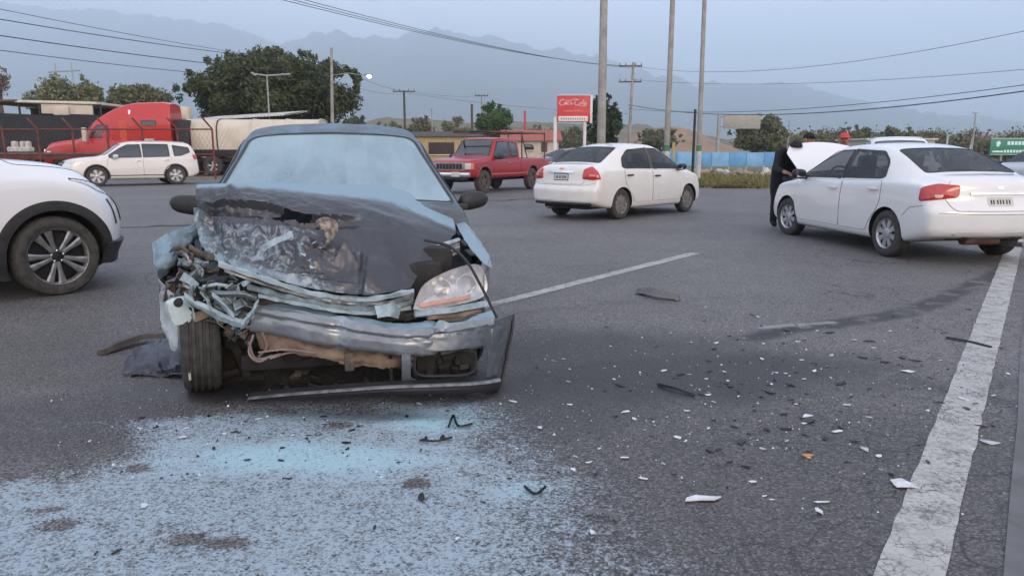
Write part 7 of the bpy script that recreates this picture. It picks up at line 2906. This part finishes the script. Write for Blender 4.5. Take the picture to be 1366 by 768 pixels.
# ------------------------------------------------------------------ people
def person(name, label, loc, rz, J, shirt, trousers, shoes, hat=None, hat_brim=False, hair=None, look=(1, 0, 0), bulk=1.1):
    """J: joint positions in metres, x forward; one skinned surface for the body"""
    root = empty(name, loc, rz)
    tag(root, label, 'person')
    V, E_, Rr, G = [], [], [], []

    def v(p, r_, g_):
        V.append(Vector(p))
        Rr.append(r_ * (bulk if g_ in ('shirt', 'trousers') else 1))
        G.append(g_)
        return len(V) - 1

    pel = v(J['pelvis'], .15, 'trousers')
    wst = v(J['waist'], .135, 'shirt')
    che = v(J['chest'], .165, 'shirt')
    nek = v(J['neck'], .062, 'skin')
    hd = v(J['head'], .092, 'skin')
    top = v(J['top'], .078, 'skin')
    E_ += [(pel, wst), (wst, che), (che, nek), (nek, hd), (hd, top)]
    lk = Vector(look).normalized()
    ns = v(Vector(J['head']) + lk * .112 + Vector((0, 0, -.01)), .018, 'skin')
    E_.append((hd, ns))
    for s_ in ('l', 'r'):
        sh_, el, wr, ha = J['shoulder_' + s_], J['elbow_' + s_], J['wrist_' + s_], J['hand_' + s_]
        a = v(sh_, .072, 'shirt')
        b_ = v((Vector(sh_) + Vector(el)) / 2, .056, 'shirt')
        c_ = v(el, .046, 'shirt')
        d_ = v((Vector(el) + Vector(wr)) / 2, .042, 'shirt')
        e_ = v(wr, .030, 'skin')
        f_ = v(ha, .036, 'skin')
        E_ += [(che, a), (a, b_), (b_, c_), (c_, d_), (d_, e_), (e_, f_)]
        hdv = (Vector(ha) - Vector(wr)).normalized()
        sd_ = hdv.cross(Vector((0, 0, 1)))
        sd_ = sd_.normalized() if sd_.length > .1 else Vector((0, 1, 0))
        for k, ln in enumerate((.075, .088, .08, .06)):
            off = sd_ * (.026 - .0175 * k)
            k1 = v(Vector(ha) + hdv * .035 + off, .0095, 'skin')
            k2 = v(Vector(ha) + hdv * (.035 + ln * .55) + off * 1.1 + Vector((0, 0, -.012)), .0085, 'skin')
            k3 = v(Vector(ha) + hdv * (.035 + ln * .9) + off * 1.1 + Vector((0, 0, -.035)), .0075, 'skin')
            E_ += [(f_, k1), (k1, k2), (k2, k3)]
        t1 = v(Vector(ha) + sd_ * .045 - hdv * .005, .011, 'skin')
        t2 = v(Vector(ha) + sd_ * .065 + hdv * .03 + Vector((0, 0, -.01)), .0095, 'skin')
        E_ += [(f_, t1), (t1, t2)]
        hp, kn, an, fo = J['hip_' + s_], J['knee_' + s_], J['ankle_' + s_], J['toe_' + s_]
        a = v(hp, .10, 'trousers')
        b_ = v((Vector(hp) + Vector(kn)) / 2, .088, 'trousers')
        c_ = v(kn, .066, 'trousers')
        d_ = v((Vector(kn) + Vector(an)) / 2, .060, 'trousers')
        e_ = v(an, .048, 'trousers')
        f_ = v(fo, .042, 'shoes')
        E_ += [(pel, a), (a, b_), (b_, c_), (c_, d_), (d_, e_), (e_, f_)]
    me = bpy.data.meshes.new('body')
    me.from_pydata([tuple(p) for p in V], E_, [])
    o = bpy.data.objects.new('body', me)
    COL.objects.link(o)
    md = o.modifiers.new('skin', 'SKIN')
    for i_, sv in enumerate(me.skin_vertices[0].data):
        sv.radius = (Rr[i_], Rr[i_])
        sv.use_root = (i_ == pel)
    # flatter torso
    for i_ in (pel, wst, che):
        me.skin_vertices[0].data[i_].radius = (Rr[i_] * 1.15, Rr[i_] * .78)
    md.use_smooth_shade = True
    ss = o.modifiers.new('sub', 'SUBSURF')
    ss.levels = ss.render_levels = 2
    bpy.context.view_layer.update()
    me2 = bpy.data.meshes.new_from_object(o.evaluated_get(bpy.context.evaluated_depsgraph_get()))
    bpy.data.objects.remove(o)
    names = ['skin', 'shirt', 'trousers', 'shoes']
    o = link('body', me2, root, [M['skin'], shirt, trousers, shoes])
    for p in me2.polygons:
        c = p.center
        best = min(range(len(E_)), key=lambda e: (c - (V[E_[e][0]] + V[E_[e][1]]) / 2).length)
        a, b_ = E_[best]
        g_ = G[a] if (c - V[a]).length / Rr[a] < (c - V[b_]).length / Rr[b_] else G[b_]
        p.material_index = names.index(g_)
    finish(me2, True, None)
    hc = Vector(J['head']) + (Vector(J['top']) - Vector(J['head'])) * .45
    for s_ in (-1, 1):
        sd_ = Vector((-lk.y, lk.x, 0)) * s_
        b = MB()
        b.lathe([(-.010, .003), (-.006, .011), (.006, .011), (.010, .003)], 8, axis='x', c=Vector(J['head']) + lk * .088 + sd_ * .034 + Vector((0, 0, .02)))
        b.build('eye', M['black'], root)
        b = MB()
        b.bbox(Vector(J['head']) + sd_ * .098, (.05, .025, .06), .011)
        b.build('ear', M['skin'], root)
    b = MB()
    b.bbox(Vector(J['head']) + lk * .095 + Vector((0, 0, -.048)), (.02, .05, .014), .005)
    b.build('mouth', mat('lip', (.25, .10, .08), .6), root)
    m_ = hat or hair
    b = MB()
    up = (Vector(J['top']) - Vector(J['head'])).normalized()
    vs_, fs = [], []
    seg, rg = 18, 7
    for i in range(rg + 1):
        ph = (math.pi * .52) * i / rg
        for j in range(seg):
            th = 2 * math.pi * j / seg
            vs_.append(hc + Vector((math.cos(th) * math.sin(ph) * .112, math.sin(th) * math.sin(ph) * .102, math.cos(ph) * .112 - .005)))
    for i in range(rg):
        for j in range(seg):
            a, b2 = i * seg + j, i * seg + (j + 1) % seg
            fs.append((a, a + seg, b2 + seg, b2))
    b.add(vs_, fs)
    cap = b.build('cap' if hat else 'hair', m_, root)
    if hat and hat_brim:
        b = MB()
        b.bbox(hc + lk * .145 + Vector((0, 0, .012)), (.11, .15, .014), .005, rot=(0, .12, math.atan2(lk.y, lk.x)))
        b.build('cap_brim', m_, cap)
    return root


black_c = mat('black_cloth', (.012, .012, .014), .9, var=.4, scale=8, bump=.2)
olive_c = mat('olive_cloth', (.075, .075, .045), .9, var=.3, scale=8)
jean_c = mat('dark_jeans', (.03, .035, .05), .9, var=.3)
grey_c = mat('grey_cloth', (.16, .14, .13), .9, var=.3)
lean = dict(pelvis=(0, 0, .95), waist=(.10, 0, 1.10), chest=(.30, 0, 1.26), neck=(.44, 0, 1.36), head=(.54, 0, 1.38), top=(.62, 0, 1.43),
            shoulder_l=(.33, .19, 1.27), elbow_l=(.50, .26, 1.02), wrist_l=(.72, .20, .98), hand_l=(.80, .18, .97),
            shoulder_r=(.33, -.19, 1.27), elbow_r=(.50, -.26, 1.02), wrist_r=(.72, -.20, .98), hand_r=(.80, -.18, .97),
            hip_l=(-.02, .10, .90), knee_l=(.04, .12, .50), ankle_l=(-.04, .12, .09), toe_l=(.12, .13, .045),
            hip_r=(-.02, -.10, .90), knee_r=(.08, -.12, .50), ankle_r=(.02, -.12, .09), toe_r=(.18, -.13, .045))
stand = dict(pelvis=(0, 0, .92), waist=(0, 0, 1.06), chest=(.02, 0, 1.26), neck=(.02, 0, 1.44), head=(.04, 0, 1.53), top=(.03, 0, 1.62),
             shoulder_l=(.01, .19, 1.34), elbow_l=(.04, .24, 1.08), wrist_l=(.22, .20, 1.02), hand_l=(.29, .18, 1.01),
             shoulder_r=(.01, -.19, 1.34), elbow_r=(.04, -.24, 1.08), wrist_r=(.22, -.20, 1.02), hand_r=(.29, -.18, 1.01),
             hip_l=(0, .10, .88), knee_l=(.03, .11, .48), ankle_l=(-.02, .11, .09), toe_l=(.13, .13, .045),
             hip_r=(0, -.10, .88), knee_r=(.03, -.11, .48), ankle_r=(-.02, -.11, .09), toe_r=(.13, -.13, .045))
yo = bpy.data.objects['sedan']
ym = Matrix.Translation(yo.location) @ Matrix.Rotation(yo.rotation_euler.z, 4, 'Z')


def by_car(x, y):
    p = ym @ Vector((x, y, 0))
    return (p.x, p.y, 0)


p = by_car(3.74, .34)
person('person', 'person in black clothes leaning over the open engine bay of the sedan', p, yo.rotation_euler.z + R(172), lean, black_c, black_c, black_c, hair=black_c, look=(.8, 0, -.5), bulk=1.28)
p = at(1076, 203, 13.9)
person('person', 'standing person in a black cap and olive shirt behind the raised bonnet', (p.x, p.y, 0), R(-60), stand, olive_c, jean_c, black_c, hat=black_c, hat_brim=True)
p = at(1125, 203, 14.2)
person('person', 'standing person in a red cap and grey shirt behind the raised bonnet', (p.x, p.y, 0), R(-110), stand, grey_c, jean_c, black_c, hat=mat('red_cap', (.50, .05, .04), .7), hat_brim=True)


# ------------------------------------------------------------------ debris on the road
dr = random.Random(17)
D_white = mat('white_plastic_shard', (.66, .68, .70), .4, var=.2, scale=30)
D_dark = mat('black_plastic_shard', (.014, .014, .016), .45, var=.4, scale=30)
D_glass = glass_mat('broken_lens_plastic', (.6, .63, .66), .45, .1)
D_amber = mat('amber_shard', (.55, .22, .05), .3)


def shard(px, py, size, m_, label, cat, group, aspect=.4, hgt=.25, ang=None, name='plastic_shard'):
    c = gp(px, py)
    n_ = dr.randint(5, 7)
    a0 = dr.uniform(0, 6.28)
    ang = dr.uniform(0, math.pi) if ang is None else ang
    ol = []
    for k in range(n_):
        a = a0 + 2 * math.pi * k / n_ + dr.uniform(-.3, .3)
        rad = dr.uniform(.6, 1.1)
        x, y = math.cos(a) * rad * size, math.sin(a) * rad * size * aspect
        ol.append((x * math.cos(ang) - y * math.sin(ang), x * math.sin(ang) + y * math.cos(ang), dr.uniform(0, size * hgt)))
    zc = size * hgt * dr.uniform(.5, 1.1)
    th = max(.002, size * .06)
    vs_ = [(0, 0, zc)] + ol + [(x, y, z - th) for x, y, z in ol] + [(0, 0, zc - th)]
    fs = []
    for k in range(n_):
        j = (k + 1) % n_
        fs += [(0, 1 + k, 1 + j), (2 * n_ + 1, 1 + n_ + j, 1 + n_ + k), (1 + k, 1 + n_ + k, 1 + n_ + j, 1 + j)]
    zmin = min(v_[2] for v_ in vs_)
    b = MB()
    b.add([(x, y, z - zmin) for x, y, z in vs_], fs)
    o = b.build(name, m_, smooth=False)
    o.location = (c.x, c.y, .006)
    return tag(o, label, cat, group)


LW, GW = 'small white plastic shard lying on the bare asphalt', 'white shards on the asphalt'
LP, GP = 'small white plastic shard lying on the blue powder', 'white shards on the powder'
LB, GB = 'small black plastic scrap lying on the bare asphalt', 'black scraps on the asphalt'
LBP, GBP = 'small black plastic scrap lying on the blue powder', 'black scraps on the powder'
shard(935, 668, .085, D_white, 'largest white shard alone on the asphalt right of the powder', 'shard', None, .32, .12, ang=.1)
shard(1205, 649, .055, D_white, 'triangular white shard just left of the solid edge line', 'shard', None, .8, .2)
for px_, py_, s_ in ((1138, 455, .06), (1210, 497, .07), (1152, 600, .055), (1172, 610, .035), (1094, 672, .06), (832, 612, .04), (858, 640, .035), (914, 590, .03), (945, 573, .03), (760, 541, .03), (720, 572, .035), (684, 537, .055), (966, 497, .03), (1030, 500, .02),
                     (1118, 577, .06), (1320, 592, .07), (1175, 628, .02), (1240, 520, .03), (1345, 500, .04), (860, 575, .02), (1017, 600, .03), (1078, 612, .02), (752, 480, .025), (820, 490, .02), (790, 520, .025), (985, 530, .02), (1062, 540, .03), (1108, 505, .035), (1165, 465, .03), (1090, 442, .025),
                     (1254, 482, .03), (800, 600, .02), (885, 620, .02), (1030, 668, .02), (765, 628, .03)):
    shard(px_, py_, s_ * .62, D_white if dr.random() < .75 else D_glass, LW, 'shard', GW, dr.uniform(.3, .7), .2)
for px_, py_, s_ in ((186, 573, .03), (243, 585, .035), (248, 573, .025), (192, 676, .04), (300, 580, .025), (390, 582, .02), (790, 712, .03), (560, 540, .03), (120, 590, .02), (345, 560, .03), (610, 720, .02), (690, 600, .02)):
    shard(px_, py_, s_ * .7, D_white, LP, 'shard', GP, dr.uniform(.3, .7), .2)
for px_, py_, s_ in ((1003, 421, .06), (1180, 484, .06), (1150, 478, .05), (1205, 478, .07), (1218, 482, .05), (1100, 586, .05), (1140, 590, .045), (1015, 530, .04), (985, 524, .05), (1310, 570, .04), (1075, 582, .03), (1240, 505, .03), (1090, 500, .03), (1128, 618, .03), (1225, 595, .03), (1300, 540, .035),
                     (1282, 518, .03), (1335, 465, .04), (900, 505, .03), (1030, 490, .03), (870, 560, .025), (795, 634, .04), (1054, 535, .04), (960, 600, .02), (1180, 560, .02), (920, 458, .03)):
    shard(px_, py_, s_ * .75, D_dark, LB, 'plastic scrap', GB, dr.uniform(.2, .5), .18)
for px_, py_, s_ in ((562, 666, .065), (464, 600, .03), (470, 575, .03), (590, 585, .05), (566, 587, .035), (155, 738, .035), (128, 740, .025), (645, 672, .025), (425, 582, .03), (330, 615, .025), (385, 640, .03), (500, 705, .025), (290, 590, .03), (215, 640, .02), (680, 640, .02)):
    shard(px_, py_, s_ * .75, D_dark, LBP, 'plastic scrap', GBP, dr.uniform(.2, .45), .15)
for k in range(62):
    px_, py_ = dr.gauss(1020, 150), dr.gauss(515, 62)
    if 700 < px_ < 1345 and 405 < py_ < 740:
        shard(px_, py_, dr.uniform(.010, .028) * dr.choice([.7, 1, 1, 1.4]), D_white if dr.random() < .8 else D_glass, LW, 'shard', GW, dr.uniform(.2, .8), .2)
for k in range(95):
    px_, py_ = dr.gauss(1060, 150), dr.gauss(505, 65)
    if 690 < px_ < 1355 and 402 < py_ < 740:
        shard(px_, py_, dr.uniform(.012, .034) * dr.choice([.7, 1, 1, 1.6]), D_dark, LB, 'plastic scrap', GB, dr.uniform(.15, .6), .2)
for k in range(26):
    px_, py_ = dr.uniform(120, 640), dr.uniform(545, 620)
    shard(px_, py_, dr.uniform(.010, .026), D_dark, LBP, 'plastic scrap', GBP, dr.uniform(.2, .6), .2)
shard(1078, 610, .03, D_amber, 'single amber lens shard on the asphalt', 'shard', None, .6, .4)


def long_piece(name, pts, w, m_, label, h=.02, z0=.008, cat='trim piece'):
    q = [gp(x, y) + Vector((0, 0, z0 + dz)) for x, y, dz in pts]
    line = [catmull(q, t_) for t_ in np.linspace(0, 1, 18)]
    vs_, fs = [], []
    for i, p in enumerate(line):
        d = (line[min(i + 1, 17)] - line[max(i - 1, 0)]).normalized()
        n_ = Vector((-d.y, d.x, 0)).normalized()
        ww = w * (.6 + .4 * math.sin(math.pi * (.15 + .7 * i / 17)))
        for a, z in ((-1, 0), (-.5, h), (.5, h * .8), (1, 0)):
            vs_.append(p + n_ * ww * a + Vector((0, 0, z)))
    for i in range(17):
        for j in range(4):
            a, b_ = i * 4 + j, i * 4 + (j + 1) % 4
            fs.append((a, b_, b_ + 4, a + 4))
    fs += [(0, 1, 2, 3), (71, 70, 69, 68)]
    b = MB()
    b.add(vs_, fs)
    return tag(b.build(name, m_, sharp=40), label, cat)


grey_strip = mat('grey_trim_strip', (.16, .16, .17), .5, var=.3)
long_piece('trim_strip', [(852, 392, .0), (875, 398, .04), (906, 401, .0)], .05, grey_strip, 'curved grey trim strip lying near the broken white lane line', h=.05)
long_piece('trim_strip', [(878, 516, .0), (900, 523, .01), (926, 530, 0)], .013, D_dark, 'straight black trim strip lying alone on dark asphalt', h=.016)
long_piece('trim_strip', [(1262, 452, 0), (1290, 457, 0), (1322, 465, 0)], .015, D_dark, 'thin black strip lying across the solid edge line', h=.014)
long_piece('trim_strip', [(780, 688, 0), (803, 691, .02), (826, 697, 0)], .010, grey_strip, 'short grey strip at the rim of the powder', h=.012)
long_piece('trim_strip', [(700, 652, 0), (714, 664, .006), (728, 655, .008)], .005, D_dark, 'bent black strip lying on powder near its right rim', h=.012)
long_piece('trim_strip', [(598, 572, 0), (605, 560, .012), (612, 572, .004), (630, 568, 0)], .006, D_dark, 'hooked black strip on the thick powder below the bumper', h=.012)
long_piece('trim_strip', [(560, 590, 0), (584, 593, .008), (603, 586, 0)], .005, D_dark, 'curled black strip on the powder beside the hooked one', h=.01)
def gz(x, y, z):
    return gp(x, y) + Vector((0, 0, z))


ln = sheet('torn_liner', [[gz(178, 474, .02), gz(196, 470, .05), gz(222, 466, .07), gz(248, 470, .05)],
                          [gz(168, 488, .03), gz(192, 484, .10), gz(218, 482, .12), gz(248, 486, .08)],
                          [gz(164, 500, .012), gz(190, 498, .05), gz(214, 500, .06), gz(246, 502, .03)],
                          [gz(172, 504, .012), gz(194, 503, .014), gz(216, 505, .014), gz(244, 506, .014)]],
           18, 26, mat('navy_liner', (.030, .038, .060), .40, var=.4, scale=10), None, amp=.022, freq=7, seed=95, thick=.004)
tag(ln, 'crumpled dark blue wheel arch liner lying beside the bare tyre', 'car part')
long_piece('splintered_strip', [(134, 474, 0), (160, 466, .02), (190, 458, .03), (222, 456, .03)], .05, mat('splintered_trim', (.09, .075, .06), .7, var=.5), 'splintered brown strip lying behind the dark blue liner', h=.03, cat='car part')
b = MB()
for k in range(14):
    p = gp(dr.uniform(330, 500), dr.uniform(498, 530))
    s_ = dr.uniform(.02, .06)
    b = MB()
    b.bbox((0, 0, 0), (s_ * 1.6, s_, s_ * .6), s_ * .15, rot=(dr.random(), dr.random(), dr.random() * 3))
    o = b.build('engine_fragment', [M['black'], M['trim'], M['rim_dusty']][k % 3])
    o.location = (p.x, p.y, s_ * .3)
    tag(o, 'small grimy engine fragment in the oil under the crushed nose', 'car part', 'fragments under the nose')
# tiny crumbs of glass and plastic nobody could count
vs_, fs, mi_ = [], [], []
for k in range(1100):
    if k < 800:
        px_, py_ = dr.gauss(980, 190), dr.gauss(510, 75)
    else:
        px_, py_ = dr.uniform(60, 760), dr.uniform(520, 640)
    if py_ < 395 or px_ > 1360 or px_ < 5 or py_ > 765:
        continue
    c = gp(px_, py_)
    s_ = dr.uniform(.002, .0055) * (1.0 if dr.random() < .88 else 1.8)
    a = dr.uniform(0, 6.28)
    k0 = len(vs_)
    for i in range(3):
        vs_.append((c.x + math.cos(a + i * 2.1) * s_, c.y + math.sin(a + i * 2.1) * s_ * 1.2, .0035))
    vs_.append((c.x, c.y, .004 + s_ * .9))
    w_ = 0 if dr.random() < .38 else 1
    for f_ in ((0, 1, 3), (1, 2, 3), (2, 0, 3)):
        fs.append(tuple(k0 + i for i in f_))
        mi_.append(w_)
me_ = bpy.data.meshes.new('glass_crumbs')
me_.from_pydata(vs_, [], fs)
o = link('glass_crumbs', me_, None, [D_white, D_dark])
me_.polygons.foreach_set('material_index', mi_)
tag(o, 'tiny crumbs of broken glass and plastic strewn over the road', 'crumbs', kind='stuff')


# ------------------------------------------------------------------ haze
def haze_box():
    b = MB()
    b.box((0, 4200, 548), (15800, 8500, 1102))
    o = b.build('haze', None, None, smooth=False)
    m_ = bpy.data.materials.new('haze_air')
    m_.use_nodes = True
    nt = m_.node_tree
    nt.nodes.clear()
    out = nt.nodes.new('ShaderNodeOutputMaterial')
    v = nt.nodes.new('ShaderNodeVolumePrincipled')
    v.inputs['Color'].default_value = (.84, .925, 1.0, 1)
    v.inputs['Density'].default_value = HAZE
    v.inputs['Anisotropy'].default_value = 0.72
    nt.links.new(v.outputs['Volume'], out.inputs['Volume'])
    o.data.materials.clear()
    o.data.materials.append(m_)
    tag(o, 'pale blue morning haze in the air', 'haze', kind='stuff')


HAZE = 4.6e-4
scene.cycles.volume_bounces = 8
haze_box()
